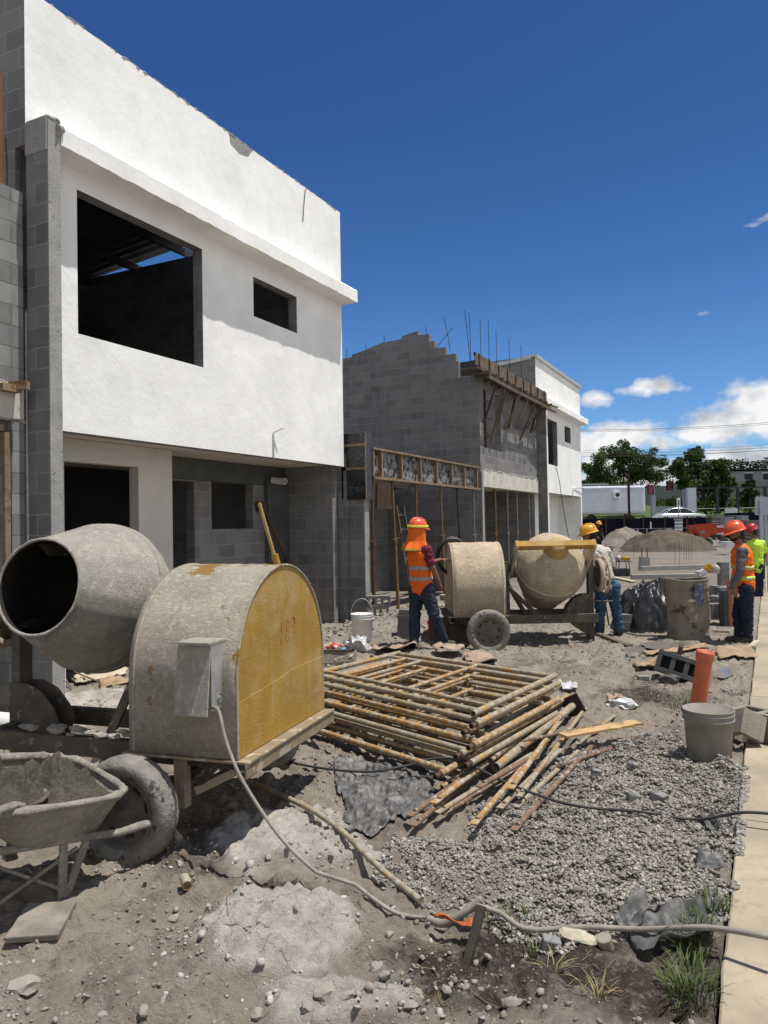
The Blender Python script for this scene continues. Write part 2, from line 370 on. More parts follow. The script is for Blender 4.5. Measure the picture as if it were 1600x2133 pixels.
def build_ground():
    xs = np.concatenate([-np.geomspace(400, 7.2, 60), np.linspace(-7, -4, 86)[:-1], np.linspace(-4, -.19, 225), np.linspace(-.1, 2, 8), np.geomspace(2.6, 400, 36)])
    ys = np.concatenate([-np.geomspace(60, 1, 10), np.linspace(.5, 1.7, 8)[:-1], np.linspace(1.7, 7.0, 300)[:-1], np.linspace(7, 14, 180)[:-1], np.geomspace(14, 90, 130)[:-1], np.geomspace(90, 1500, 40)])
    X, Y = np.meshgrid(xs, ys); x, y = X.ravel(), Y.ravel(); z = gheight(x, y)
    z = np.where(x > -.195, np.minimum(z, -.12), z) * np.where((x > -.195) & (y > 40), 1, 1)
    D = -math.sin(YAW) * x + math.cos(YAW) * y; z = np.where((x > -.195) & (D > 40), gbase(x, y), z)
    nx, ny = len(xs), len(ys); i = np.arange((nx) * (ny)).reshape(ny, nx)
    q = np.stack([i[:-1, :-1], i[:-1, 1:], i[1:, 1:], i[1:, :-1]], -1).reshape(-1, 4)
    me = bpy.data.meshes.new('ground'); me.vertices.add(len(x)); me.vertices.foreach_set('co', np.stack([x, y, z], -1).ravel())
    me.loops.add(q.size); me.loops.foreach_set('vertex_index', q.ravel()); me.polygons.add(len(q)); me.polygons.foreach_set('loop_start', np.arange(len(q)) * 4)
    me.polygons.foreach_set('use_smooth', np.ones(len(q), bool)); me.update()
    for nm, v in (('crust', crust(x, y)), ('soil', dark(x, y)), ('lot', sst(13, 22, D) * sst(64, 60, D)), ('road', sst(66, 72, D) * sst(85, 83.5, D)), ('green', sst(83.5, 85, D)), ('rubble', np.exp(-(((x + 5.4) / 1.0) ** 2)) * sst(8.5, 9.5, y) * sst(20, 15, y) + .8 * np.exp(-(((x + 4.6) / 1.1) ** 2 + ((y - 5.6) / 1.6) ** 2)))):
        a = me.attributes.new(nm, 'FLOAT', 'POINT'); a.data.foreach_set('value', np.clip(v, 0, 1).astype(np.float32))
    k = NT('earth')
    def at(n):
        a = k.n('ShaderNodeAttribute'); a.attribute_name = n; return a.outputs['Fac']
    big = k.ramp(k.noise(1.1, 6, .6), .35, .68); mid = k.ramp(k.noise(7, 6, .65), .38, .66); fine = k.ramp(k.noise(55, 4, .7), .3, .75)
    c = k.mix(big, (.345, .292, .228), (.22, .184, .143)); c = k.mix(k.math('MULTIPLY', mid, .6), c, (.37, .33, .275))
    c = k.mix(at('rubble'), c, k.mix(mid, (.34, .31, .26), (.22, .195, .165)))
    c = k.mix(at('lot'), c, k.mix(k.ramp(k.noise(.5, 5, .6, stretch=(.4, 1, 1)), .35, .65), (.215, .19, .155), (.165, .145, .118)))
    c = k.mix(at('soil'), c, k.mix(mid, (.048, .035, .027), (.085, .066, .05)))
    c = k.mix(k.math('MULTIPLY', k.ramp(k.noise(3.2, 8, .7), .5, .64), .5), c, (.40, .365, .31)); c = k.mix(k.math('MULTIPLY', k.ramp(k.noise(2.1, 8, .72), .50, .64), .55), c, (.13, .105, .082)); c = k.mix(at('crust'), c, k.mix(mid, (.60, .565, .50), (.40, .375, .33)))
    c = k.mix(at('road'), c, (.10, .10, .105)); c = k.mix(at('green'), c, k.mix(mid, (.07, .13, .025), (.04, .075, .02)))
    c = k.mix(k.math('MULTIPLY', k.ramp(k.noise(26, 7, .75), .53, .66), .6), c, (.38, .35, .305)); c = k.mix(k.math('MULTIPLY', k.ramp(k.noise(34, 7, .75), .56, .69), .45), c, (.10, .084, .068)); c = k.mix(k.math('MULTIPLY', k.ramp(k.noise(90, 3, .7), .58, .7), .5), c, (.40, .38, .34))
    c = k.mix(k.math('MULTIPLY', fine, .35), c, k.mul(c, k.math('ADD', .45, 0)))
    k.col(c); k.rough(.95, .12)
    h = k.math('ADD', k.math('MULTIPLY', k.noise(24, 8, .74), .9), k.math('MULTIPLY', k.noise(110, 4, .7), .4)); k.bump(h, 1.0, .035)
    me.materials.append(k.m); o = bpy.data.objects.new('ground', me); COL.objects.link(o); tag(o, kind='structure')
build_ground()
# path of pale concrete along the right
mb = MB()
for y0, y1 in ((-3, 1.35), (1.36, 4.62), (4.63, 7.9), (7.91, 11.2), (11.21, 15), (15.01, 20), (20.01, 26), (26.01, 36)):
    n = max(2, int((y1 - y0) / .05)) if y0 < 13 else 6
    ee = [-.19 + .012 * float(fbm(0, y, .3, 4, 3)) for y in np.linspace(y0, y1, n)]
    yy = np.linspace(y0, y1, n); vs = []; fs = []
    for e, y in zip(ee, yy): vs += [(e, y, -.16), (e, y, -.006), (e + .008, y, 0), (1.7, y, 0), (1.7, y, -.16)]
    for i in range(n - 1):
        for j in range(4): fs.append((i * 5 + j, (i + 1) * 5 + j, (i + 1) * 5 + j + 1, i * 5 + j + 1))
    fs += [tuple(range(5)), tuple((n - 1) * 5 + j for j in reversed(range(5)))]
    mb.add(vs, [f[::-1] for f in fs])
k = NT('path_concrete'); c = k.mix(k.ramp(k.noise(1.4, 7, .6), .35, .65), (.39, .325, .24), (.255, .215, .16)); c = k.mix(k.math('MULTIPLY', k.ramp(k.noise(12, 6, .7), .5, .68), .7), c, (.24, .205, .16))
c = k.mix(k.math('MULTIPLY', k.ramp(k.noise(70, 3), .62, .7), .5), c, (.2, .17, .13)); k.col(c); k.rough(.9, .2); k.bump(k.noise(60, 6, .7), .35, .006)
struct('path', mb, k.m)
# ================================================================== houses
def part_edge(name, root, x0, x1, y0, y1, z0, z1, holes, m, edge, axis='x', bevel=0):
    mb = MB(); wallx(mb, x0, x1, y0, y1, z0, z1, holes, 0, axis)
    me_i = [0 if abs(Vector(mb.v[f[1]]).x - Vector(mb.v[f[0]]).x) + abs(Vector(mb.v[f[2]]).x - Vector(mb.v[f[1]]).x) < 1e-6 else 1 for f in mb.f]
    if axis == 'x':
        for i, f in enumerate(mb.f):
            ysame = len({round(mb.v[j][1], 5) for j in f}) == 1; zsame = len({round(mb.v[j][2], 5) for j in f}) == 1
            mb.mi[i] = 1 if (ysame or zsame) else 0
    return part(name, mb, [m, edge], root, bevel=bevel)
def ragged_strip(mb, x, y0, y1, z, r, seed, n=70, mi=0):
    """broken mortar bead along a wall top"""
    rr = random.Random(seed); pts = []; rad = []
    for i in range(n + 1):
        pts.append((x + rr.uniform(-.01, .01), y0 + (y1 - y0) * i / n, z + rr.uniform(-.012, .012))); rad.append(max(.004, r * rr.uniform(.3, 1.2)))
    return mb.tube(pts, rad, 6, mi)
def white_house(Y0, Y1, label, near):
    """two-storey white rendered row house; Y0..Y1 along the street, front at x=-6.4"""
    h = thing('row_house', label, 'house', (-6.4, (Y0 + Y1) / 2, 0))
    w1 = (5.72, 7.71, 3.70, 5.22) if near else (24.75, 26.1, 3.6, 5.1); w2 = (8.80, 9.91, 4.62, 5.18) if near else (27.2, 28.1, 4.55, 5.12)
    fy = Y0 + .17 if near else Y0 + .15
    wall = part_edge('front_wall', h, -6.55, -6.4, fy, Y1, 2.66, 5.42, [w1, w2], WHITE, BLOCK)
    par = part_edge('parapet', h, -6.55, -6.4, Y0, Y1, 5.42, 6.99 if near else 6.86, [], WHITE, BLOCK); ragged = MB()
    if near:
        ragged_strip(ragged, -6.41, Y0, Y1, 6.993, .013, 5, 110); part('parapet_mortar', ragged, CONC, par)
        m = MB(); m.prism([(-6.398, 8.30, 6.99), (-6.398, 8.32, 6.86), (-6.398, 8.52, 6.80), (-6.398, 8.72, 6.845), (-6.398, 8.80, 6.95), (-6.398, 8.85, 6.99)], (-.004, 0, 0)); part('bare_patch', m, CONC, par)
    else:
        m = MB(); m.box((-6.45, (Y0 + Y1) / 2, 6.90), (.24, Y1 - Y0 + .06, .08)); m.box((-6.335, (Y0 + Y1) / 2, 6.885), (.012, Y1 - Y0 + .04, .11)); part('coping', m, GALV, par)
    m = MB(); n = 60; ya, yb = fy, Y1 + .03; rr = random.Random(3)      # cornice, its front arris a little uneven
    vs = []; fs = []
    for i in range(n + 1):
        y = ya + (yb - ya) * i / n; e = rr.uniform(-.006, .006)
        vs += [(-6.40, y, 5.41), (-6.10 + e, y, 5.415 + rr.uniform(-.006, .006)), (-6.10 + e, y, 5.60 + rr.uniform(-.005, .005)), (-6.12, y, 5.625), (-6.40, y, 5.64)]
    for i in range(n):
        for j in range(4): fs.append((i * 5 + j, (i + 1) * 5 + j, (i + 1) * 5 + j + 1, i * 5 + j + 1))
    fs += [tuple(range(5))[::-1], tuple(n * 5 + j for j in range(5))]; m.add(vs, [f[::-1] for f in fs]); part('cornice', m, WHITE, h)
    # party wall nose on the near side
    m = MB(); ny = .155 if near else .15; m.box((-6.25, Y0 + ny / 2, 2.72), (.3, ny, 5.85)); nose = part('party_wall_nose', m, BLOCK if near else BLOCK, h, bevel=.012)
    m = MB(); m.box((-6.098, Y0 + ny / 2, 2.70), (.012, ny - .012, 5.8)); part('nose_face', m, CONC if near else WHITE, nose)
    if near:
        m = MB(); m.box((-6.25, Y0 - .002, 5.46), (.296, .012, .32)); part('nose_cap', m, CONC, nose)
        m = MB(); ragged_strip(m, -6.12, Y0, Y0 + ny, 5.64, .03, 9, 8); m.ico((-6.12, Y0 + ny - .02, 5.55), .07, 2, .4); part('nose_mortar', m, CONC, nose)
    m = MB(); wallx(m, Y0, Y0 + .15, -13.5, -6.55, -.3, 6.99 if near else 6.88, (), 0, 'y'); part('side_wall', m, BLOCK, h)
    m = MB(); wallx(m, Y1 - .15, Y1, -13.5, -6.55, -.3, 5.9, (), 0, 'y'); part('far_side_wall', m, BLOCK, h)
    m = MB(); m.box((-10.1, (Y0 + Y1) / 2, 2.78), (7.1, Y1 - Y0 - .32, .2)); part('floor_slab', m, CREAM, h)
    # recessed ground floor
    if near:
        m = MB(); wallx(m, -7.1, -6.95, fy, 7.72, -.3, 2.675, [(6.0, 7.12, -.31, 2.42)]); part('inner_wall', m, CREAM, h)
        m = MB(); wallx(m, -7.65, -7.5, 7.72, Y1 - .15, -.3, 2.36, [(8.33, 8.79, -.31, 2.34), (9.18, 10.22, 1.64, 2.359)]); part('back_wall', m, BLOCK, h)
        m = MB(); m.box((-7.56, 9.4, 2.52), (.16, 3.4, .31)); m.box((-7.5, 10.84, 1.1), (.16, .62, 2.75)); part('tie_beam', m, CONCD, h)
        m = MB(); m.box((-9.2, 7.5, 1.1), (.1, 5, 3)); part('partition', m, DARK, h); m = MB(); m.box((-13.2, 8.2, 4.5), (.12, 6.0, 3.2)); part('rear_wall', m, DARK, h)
        m = MB(); wallx(m, 10.4, 10.55, -13.3, -6.9, 2.89, 6.40, [(-7.5, -6.95, 2.88, 4.9)], 0, 'y'); rw = part('room_wall', m, BLOCK, h)
        m = MB()
        for x in (-8.3, -8.52): m.box((x, 10.397, 3.62), (.12, .012, .09))
        part('socket_box', m, DARK, rw)
        # lean-to roof on purlins, open beyond the last sheet
        m = MB()
        for i in range(52):
            y = Y0 + .17 + i * .1; z = .02 if i % 2 else 0; xe = -13.4 if y < 9.7 else -9.0
            if y < 10.0: m.add([(-6.56, y, 6.87 + z), (-6.56, y + .1, 6.89 - z), (-9.0, y + .1, 6.66 - z), (-9.0, y, 6.64 + z)], [(0, 1, 2, 3)])
            m.add([(-9.0, y, 6.64 + z), (-9.0, y + .1, 6.66 - z), (-13.4, y + .1, 6.22 - z), (-13.4, y, 6.2 + z)], [(0, 1, 2, 3)])
        rf = part('roof', m, ROOFM, h)
        m = MB()
        for x in (-6.9, -8.0, -9.1, -10.2, -11.3): m.box((x, (Y0 + Y1) / 2, 6.78 - (-6.56 - x) * .098), (.06, Y1 - Y0 - .4, .13))
        part('purlin', m, DARK, rf)
    else:
        m = MB(); wallx(m, -7.4, -7.25, fy, Y1 - .15, -.3, 2.675); part('inner_wall', m, WHITE, h)
        m = MB(); wallx(m, Y1 - .17, Y1 + .002, -7.25, -6.405, -.3, 2.66, (), 0, 'y'); part('return_wall', m, WHITE, h)
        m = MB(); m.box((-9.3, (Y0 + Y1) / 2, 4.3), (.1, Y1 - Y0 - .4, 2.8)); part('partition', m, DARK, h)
        m = MB(); m.add([(-6.5, Y0 - .05, 6.93), (-6.5, Y1, 6.93), (-13, Y1, 6.2), (-13, Y0 - .05, 6.2)], [(0, 1, 2, 3), (3, 2, 1, 0)]); m.box((-9.8, Y0 - .03, 6.5), (6.6, .02, .12), M=Matrix.Rotation(-.112, 3, 'Y')); part('roof', m, GALV, h)
    return h
HA = white_house(5.10, 11.30, 'white rendered two-storey row house with a large glassless window, closest of the row', True)
HD = white_house(23.5, 29.78, 'farthest white rendered row house with grey metal coping, beyond the bare block houses', False)
# ---- house at the left edge: bare block
h = thing('row_house', 'bare grey block house cut off at the edge, beside the white house party wall', 'house', (-6.4, 3.6, 0))
m = MB(); wallx(m, -6.6, -6.4, 1.2, 5.06, 3.06, 4.93); part('front_wall', m, BLOCKL, h)
m = MB(); m.box((-6.49, 3.13, 2.88), (.2, 3.86, .34)); b = part('ring_beam', m, CONCP, h, bevel=.01)
m = MB(); ragged_strip(m, -6.4, 1.3, 5.06, 3.06, .03, 2, 60); ragged_strip(m, -6.4, 1.3, 5.06, 2.7, .02, 4, 60); part('mortar', m, CONC, b)
m = MB(); m.box((-6.36, 4.86, 2.99), (.12, .2, .07)); m.box((-6.3, 4.93, 3.02), (.18, .06, .08), .4); part('form_offcut', m, WOOD, b)
m = MB(); m.box((-6.5, 4.99, 1.15), (.2, .14, 3.1)); part('door_pier', m, BLOCKL, h)
m = MB(); m.box((-6.40, 4.86, 1.95), (.05, .06, 1.25)); m.box((-6.45, 4.3, 2.62), (.06, 1.1, .06)); part('door_frame', m, WOOD, h)
m = MB(); wallx(m, -8.5, -8.35, 1.2, 5.0, -.3, 2.72); part('back_wall', m, BLOCK, h)
m = MB(); m.box((-7.5, 3.1, 2.78), (1.7, 3.8, .12)); part('floor_slab', m, CREAM, h)
tag_roof = None
# ---- rebar helper
def rods(spec, label, group):
    for (b, t), lb in spec:
        m = MB(); m.tube([b, (Vector(b) + Vector(t)) / 2 + Vector((.004, .006, 0)), t], .008, 6); single('rebar', m, REBAR, lb, 'rebar', b, group)
# steel channel and starter bars standing on the left house wall
m = MB(); m.box((-6.5, 4.84, 5.48), (.12, .07, 1.1)); m.box((-6.44, 4.82, 5.48), (.012, .11, 1.1)); single('steel_post', m, mat('brown_primer', (.21, .085, .03), (.14, .06, .025), 8), 'brown primed steel post standing on the grey block wall at the edge', 'post', (-6.5, 4.84, 4.93))
rods([((Vector((-6.5, 4.97, 4.9)), Vector((-6.5, 4.96, 5.45))), 'thin starter bar standing on the block wall next to the brown steel post'), ((Vector((-6.47, 5.1, 4.9)), Vector((-6.47, 5.1, 5.42))), 'thin starter bar rising in the corner of block wall and party wall')], 0, 'starter bars on the left block wall')
# rods on the white fronts, cast shadow built in as tube legs; also wires
m = MB(); m.tube([(-6.385, 9.0 + .22, 2.64), (-6.385, 9.22, 3.02), (-6.30, 9.36, 3.10)], .011, 6); single('rod_and_shadow', m, GALV, 'thin grey rod on the lower white wall with its shadow built as a tube leg', 'rod_and_shadow', (-6.385, 9.22, 2.64))
m = MB(); m.tube([(-6.385, 28.2, 2.5), (-6.385, 28.2, 2.95), (-6.33, 29.78, 3.0)], .016, 6); single('rod_and_shadow', m, GALV, 'thin rod on the farthest white house front with its shadow built as a tube leg', 'rod_and_shadow', (-6.385, 28.2, 2.5))
m = MB(); m.tube([PX(1157, 968, -6.38), PX(1165, 1000, -6.3), PX(1172, 1050, -6.2), PX(1180, 1095, -6.05), PX(1187, 1130, -5.9)], .012, 5); single('wire', m, mat('black_rubber', (.018, .018, .02), (.03, .03, .03), 10, rough=.6, bump=.1), 'slack black wire hanging from the window of the farthest white house', 'wire', PX(1187, 1130, -5.9))
m = MB(); m.tube([PX(651, 378, -6.5), PX(636, 396, -6.39), PX(634, 420, -6.385), PX(631, 462, -6.385)], .006, 5); single('wire', m, REBAR, 'thin wire hanging over the top of the near white parapet', 'wire', PX(631, 462, -6.385))
# elbow pipe and brace inside the porch
m = MB(); m.tube([(-7.4, 10.62, 2.44), (-7.25, 10.66, 2.42), (-7.15, 10.64, 2.41)], .055, 12, hollow=.8); single('drain_pipe', m, PVC, 'short white drain pipe end on the porch back wall', 'pipe', (-7.4, 10.62, 2.44))
t = thing('raking_prop', 'dark raking steel prop leaning in the porch corner of the white house', 'prop', (-7.25, 10.5, 0))
m = MB(); m.tube([(-7.4, 10.35, 2.0), (-7.2, 10.75, 1.1)], .03, 8); part('inner_tube', m, STEELR, t)
m = MB(); m.tube([(-7.2, 10.75, 1.1), (-7.0, 11.0, -.02)], .042, 8); m.box((-7.2, 10.75, 1.1), (.11, .11, .05)); part('outer_tube', m, STEELR, t)
m = MB(); m.tube([(-7.35, 10.3, .9), (-7.25, 9.9, .3)], .025, 8); m.box((-7.43, 10.35, 2.0), (.1, .16, .16)); part('brace', m, STEELR, t)
# ================================================================== house B: ground floor under construction
h = thing('row_house', 'roofless one-storey block house under construction between the white house and stepped gable', 'house', (-6.4, 14.8, 0))
m = MB(); m.box((-6.25, 11.51, .95), (.3, .17, 2.5)); pl = part('party_wall_nose', m, BLOCK, h, bevel=.01)
m = MB(); m.box((-6.096, 11.51, .95), (.012, .16, 2.49)); part('nose_face', m, CONC, pl)
m = MB(); wallx(m, 11.36, 11.5, -12, -6.4, -.3, 2.9, (), 0, 'y'); part('side_wall', m, BLOCK, h)
m = MB(); wallx(m, -9.15, -9.0, 11.5, 18.2, -.3, 2.85, [(13.2, 14.1, -.31, 2.1), (15.4, 16.6, 1.5, 2.3)]); part('back_wall', m, BLOCK, h)
m = MB(); m.box((-7.75, 11.62, 1.2), (1.5, .1, 2.6)); m.box((-7.0, 11.7, 1.2), (.12, .08, 2.6)); part('plywood_lining', m, WOODD, h)
m = MB(); m.box((-8.6, 15.0, 2.62), (.7, 6, .06)); m.box((-7.6, 14.9, 2.30), (.06, 1.2, .55)); m.box((-7.0, 14.7, 2.66), (.08, 5.8, .12)); m.box((-7.8, 14.7, 2.66), (.08, 5.8, .12))
for y in (12.6, 13.6, 14.8, 16, 17.1): m.box((-7.4, y, 2.75), (1.9, .09, .06))
part('deck_formwork', m, WOODD, h)
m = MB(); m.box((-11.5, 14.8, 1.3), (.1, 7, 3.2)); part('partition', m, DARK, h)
# formwork: column panels and beam side
t = thing('column_formwork', 'black panel formwork boxed round the pier top beside the white house', 'formwork', (-6.25, 11.4, 2.08))
m = MB(); m.box((-6.25, 11.395, 2.66), (.42, .018, 1.12)); fp = part('panel', m, BLACKP, t)
m = MB(); m.box((-6.25, 11.375, 2.62), (.42, .03, .045)); part('batten', m, WOOD, t)
m = MB(); m.box((-6.25, 11.372, 3.02), (.42, .03, .045)); part('batten', m, WOOD, t)
m = MB(); m.box((-6.038, 11.5, 2.66), (.016, .2, 1.12)); part('edge_board', m, BLACKP, t)
m = MB(); m.box((-6.034, 11.392, 2.66), (.012, .02, 1.13)); part('edge_strip', m, WOOD, t)
m = MB(); m.box((-6.47, 11.38, 2.66), (.03, .04, 1.1)); part('edge_board', m, CONC, t)
PRINT = mat('faded_print', (.11, .11, .115), (.07, .07, .075), 30, bump=0)
def text_mesh(s, size, M, m, parent, name='lettering', ext=.0008, label=None):
    cu = bpy.data.curves.new('t', 'FONT'); cu.body = s; cu.size = size; cu.extrude = ext; cu.align_x = 'CENTER'; cu.align_y = 'CENTER'
    o = bpy.data.objects.new('t', cu); COL.objects.link(o); me = bpy.data.meshes.new_from_object(o.evaluated_get(bpy.context.evaluated_depsgraph_get())); bpy.data.objects.remove(o)
    me.transform(Matrix.Translation(-OFF[parent.name]) @ M); me.materials.append(m); return link(name, me, parent)
def ring(mb, c, r, w, M, n=20):
    return mb.lathe([(r, 0), (r + w, 0), (r + w, .002), (r, .002)], n, Matrix.Translation(c) @ M, closed=True)
RX = Matrix.Rotation(math.radians(90), 4, 'X')
def facing(c, flip=False):   # lettering on a face that looks towards -y
    return Matrix.Translation(c) @ RX @ (Matrix.Rotation(math.pi, 4, 'Z') if flip else Matrix.Identity(4))
for z, s in ((2.84, 'auc'), (2.28, 'auc')):
    text_mesh(s, .13, facing((-6.16, 11.384, z)), PRINT, fp)
    m = MB(); ring(m, (-6.35, 11.386, z), .045, .012, RX); ring(m, (-6.35, 11.386, z), .015, .012, RX); part('emblem', m, PRINT, fp)
text_mesh('e63', .10, facing((-6.3, 11.384, 3.13), True), PRINT, fp); text_mesh('ec', .11, facing((-6.22, 11.384, 2.70)), PRINT, fp)
m = MB(); ring(m, (-6.13, 11.386, 3.16), .035, .01, RX); part('emblem', m, PRINT, fp)
t = thing('beam_formwork', 'long timber-framed beam formwork with cement-smeared panels over the roofless house', 'formwork', (-6.3, 14.9, 2.5))
m = MB(); m.box((-6.33, 14.85, 2.77), (.02, 5.75, .50)); part('panel', m, FILMC, t)
m = MB(); m.box((-6.28, 14.87, 3.03), (.09, 5.6, .035)); part('top_rail', m, WOOD, t)
m = MB(); m.box((-6.27, 14.87, 2.505), (.11, 5.6, .045)); part('bottom_rail', m, WOOD, t)
for y in (12.12, 12.45, 13.3, 14.2, 15.05, 15.9, 16.7, 17.55):
    m = MB(); m.box((-6.285, y, 2.77), (.07, .05, .48)); part('stud', m, WOOD, t)
m = MB(); m.box((-6.6, 14.85, 2.77), (.02, 5.75, .50)); m.box((-6.46, 14.85, 2.515), (.25, 5.75, .02)); part('soffit_panel', m, BLACKP, t)
# adjustable props
def prop(y, x, zt, zb, label, m_=None, group='props under the beam formwork', lean=0):
    t = thing('shoring_prop', label, 'prop', (x, y, zb), group); m_ = m_ or STEELR; zc = zb + (zt - zb) * .56
    at = lambda z: (x + lean * (z - zb), y + .3 * lean * (z - zb), z)
    m = MB(); m.tube([at(zb), at(zc)], .033, 8); part('outer_tube', m, m_, t)
    m = MB(); m.tube([at(zc), at(zt)], .025, 8); part('inner_tube', m, m_, t)
    m = MB(); m.tube([at(zc - .08), at(zc + .03)], .045, 8); m.tube([(at(zc)[0], y - .1, zc - .01), (at(zc)[0] + .02, y + .12, zc + .02)], .011, 6); m.tube([(at(zc)[0] + .02, y + .12, zc + .02), (at(zc)[0] + .04, y + .1, zc + .08)], .01, 6); part('collar', m, m_, t)
    m = MB(); m.box((x, y, zb + .004), (.14, .14, .01)); m.box((at(zt)[0], at(zt)[1], zt - .006), (.13, .13, .012)); part('plate', m, m_, t)
PROPG = mat('dull_steel_prop', (.20, .19, .175), (.13, .12, .11), 14, bump=.2)
PROPY = mat('prop_yellow_rust', (.20, .13, .06), (.13, .08, .045), 14, bump=.2)
for y, zb, m_, lean, lb in ((12.95, .02, PROPY, -.03, 'rusty yellow prop under the beam formwork, between the pier and the worker'), (13.85, .1, PROPY, 0, 'rusty prop under the beam formwork, just above the orange-vested worker'),
                            (15.25, .1, PROPY, -.02, 'prop under the beam formwork in front of the leaning ladder'), (16.35, .1, REBAR, -.04, 'dark prop under the beam formwork, behind the coiled hose'), (17.15, .05, PROPG, 0, 'pale thin prop at the far end of the beam formwork')):
    prop(y, -6.22, 2.48, zb, lb, m_, lean=lean)
prop(11.66, -6.06, 2.48, 0, 'rusty brown prop standing against the pier below the black panels', STEELR)
# ladder leaning inside
t = thing('ladder', 'grey wooden ladder leaning inside the roofless block house', 'ladder', (-7.6, 15.6, 0))
for dy in (0, .45):
    m = MB(); m.bar((-7.1, 15.4 + dy, .05), (-7.55, 15.4 + dy * .8 + .3, 2.1), .05, .035); part('rail', m, WOODG, t)
for k in range(6):
    f = (k + .6) / 6.2; m = MB(); m.bar((-7.1 - .45 * f, 15.4 + .3 * f, .05 + 2.05 * f), (-7.1 - .45 * f, 15.85 + .2 * f, .05 + 2.05 * f), .03, .03); part('rung', m, WOODG, t)
# ================================================================== house C: block house with stepped gable
h = thing('row_house', 'bare block house with stepped gable wall and timber ledge formwork', 'house', (-6.4, 20.9, 0))
prof = [(-14.5, -.4), (-6.4, -.4), (-6.4, 5.38), (-6.94, 5.38), (-6.94, 5.80), (-7.0, 5.80), (-7.0, 6.0), (-7.28, 6.0), (-7.28, 6.2), (-7.58, 6.2), (-7.58, 6.4), (-7.73, 6.4), (-7.73, 6.6), (-8.03, 6.6), (-8.03, 6.72), (-8.5, 6.63), (-8.5, 6.56), (-9.1, 6.53), (-9.6, 6.40), (-10, 6.32), (-10, 6.26), (-14.5, 5.9)]
m = MB(); m.prism([(x, 18.2, z) for x, z in prof], (0, .15, 0)); part('gable_wall', m, BLOCK, h)
part_edge('front_wall', h, -6.55, -6.4, 18.352, 23.5, 3.02, 5.36, [(18.5, 19.9, 3.6, 5.15), (21.0, 22.3, 4.35, 4.97)], BLOCK, BLOCK)
m = MB(); m.box((-6.46, 20.95, 2.81), (.17, 5.2, .42)); m2 = part('ring_beam', m, CONCP, h, bevel=.008)
m = MB(); ragged_strip(m, -6.385, 18.4, 23.5, 3.03, .025, 12, 60); part('mortar', m, CONC, m2)
m = MB(); m.box((-6.38, 18.27, 1.3), (.03, .14, 3.3)); part('corner_render', m, CONC, h)
m = MB(); wallx(m, -8.2, -8.05, 18.35, 23.5, -.3, 2.7); part('back_wall', m, BLOCK, h)
m = MB(); m.box((-9.8, 20.9, 2.8), (6.5, 5.1, .2)); part('floor_slab', m, CREAM, h)
m = MB(); m.box((-9.5, 20.9, 4.2), (.1, 5, 2.4)); part('partition', m, BLOCK, h)
m = MB(); wallx(m, 23.35, 23.49, -12, -6.55, -.3, 5.4, (), 0, 'y'); part('far_side_wall', m, BLOCK, h)
# ledge formwork
t = thing('ledge_formwork', 'dark timber ledge formwork on raking struts along the stepped block house', 'formwork', (-6.2, 20.5, 5.2))
m = MB(); m.box((-6.10, 20.35, 5.57), (.025, 6.5, .30)); m.box((-6.11, 20.35, 5.68), (.05, 6.5, .08)); part('fascia_board', m, WOODG, t)
for i in range(9):
    m = MB(); m.box((-6.075, 17.35 + i * .74, 5.55), (.03, .06, .34)); part('cleat', m, WOODD, t)
m = MB(); m.box((-6.28, 20.3, 5.37), (.42, 6.2, .03)); part('deck', m, WOODG, t)
for i in range(12):
    m = MB(); m.box((-6.18, 17.55 + i * .53, 5.30), (.62, .05, .07)); part('bearer', m, WOODG, t)
m = MB(); m.bar((-5.98, 17.7, 5.23), (-5.98, 20.5, 5.2), .05, .08); part('runner', m, WOODG, t)
m = MB(); m.bar((-6.0, 20.3, 5.22), (-6.0, 23.7, 5.22), .05, .08); m.bar((-6.1, 22.9, 5.33), (-5.85, 24.0, 5.3), .07, .03); m.bar((-6.0, 22.5, 5.18), (-5.9, 23.9, 5.14), .09, .04); part('runner', m, WOODG, t)
for i, (y, dy, zb) in enumerate(((18.42, .1, 4.2), (18.9, .3, 3.7), (19.5, -.2, 4.3), (20.2, .4, 4.25), (20.5, -.3, 4.3), (21.2, .25, 4.4), (21.6, .5, 4.1), (22.4, .2, 4.5), (22.7, -.2, 4.4), (23.1, .3, 4.5))):
    m = MB(); m.bar((-6.37, y, zb), (-6.02, y + dy, 5.27), .05, .05); part('strut', m, WOODG if i % 2 else WOODD, t)
m = MB()
for y in (18.55, 18.75, 19.2): m.box((-6.6, y, 4.4), (.05, .06, 1.6))
for z in (3.95, 4.4, 4.85): m.bar((-6.5, 18.6, z), (-6.5, 19.4, z + .03), .04, .03)
part('window_shoring', m, STEELR, t)
m = MB(); m.box((-6.66, 18.19, 5.58), (.44, .02, .36)); m.box((-6.52, 18.175, 5.58), (.06, .03, .38)); part('end_panel', m, BLACKP, t)
for y, lb in ((19.24, 'first'), (20.27, 'second'), (21.16, 'third'), (22.38, 'fourth')):
    prop(y, -6.38, 2.56, -.05, f'slim prop under the pale beam of the stepped block house, {lb} from the gable corner', PROPY if y < 19.5 else PROPG, 'props under the pale ring beam')
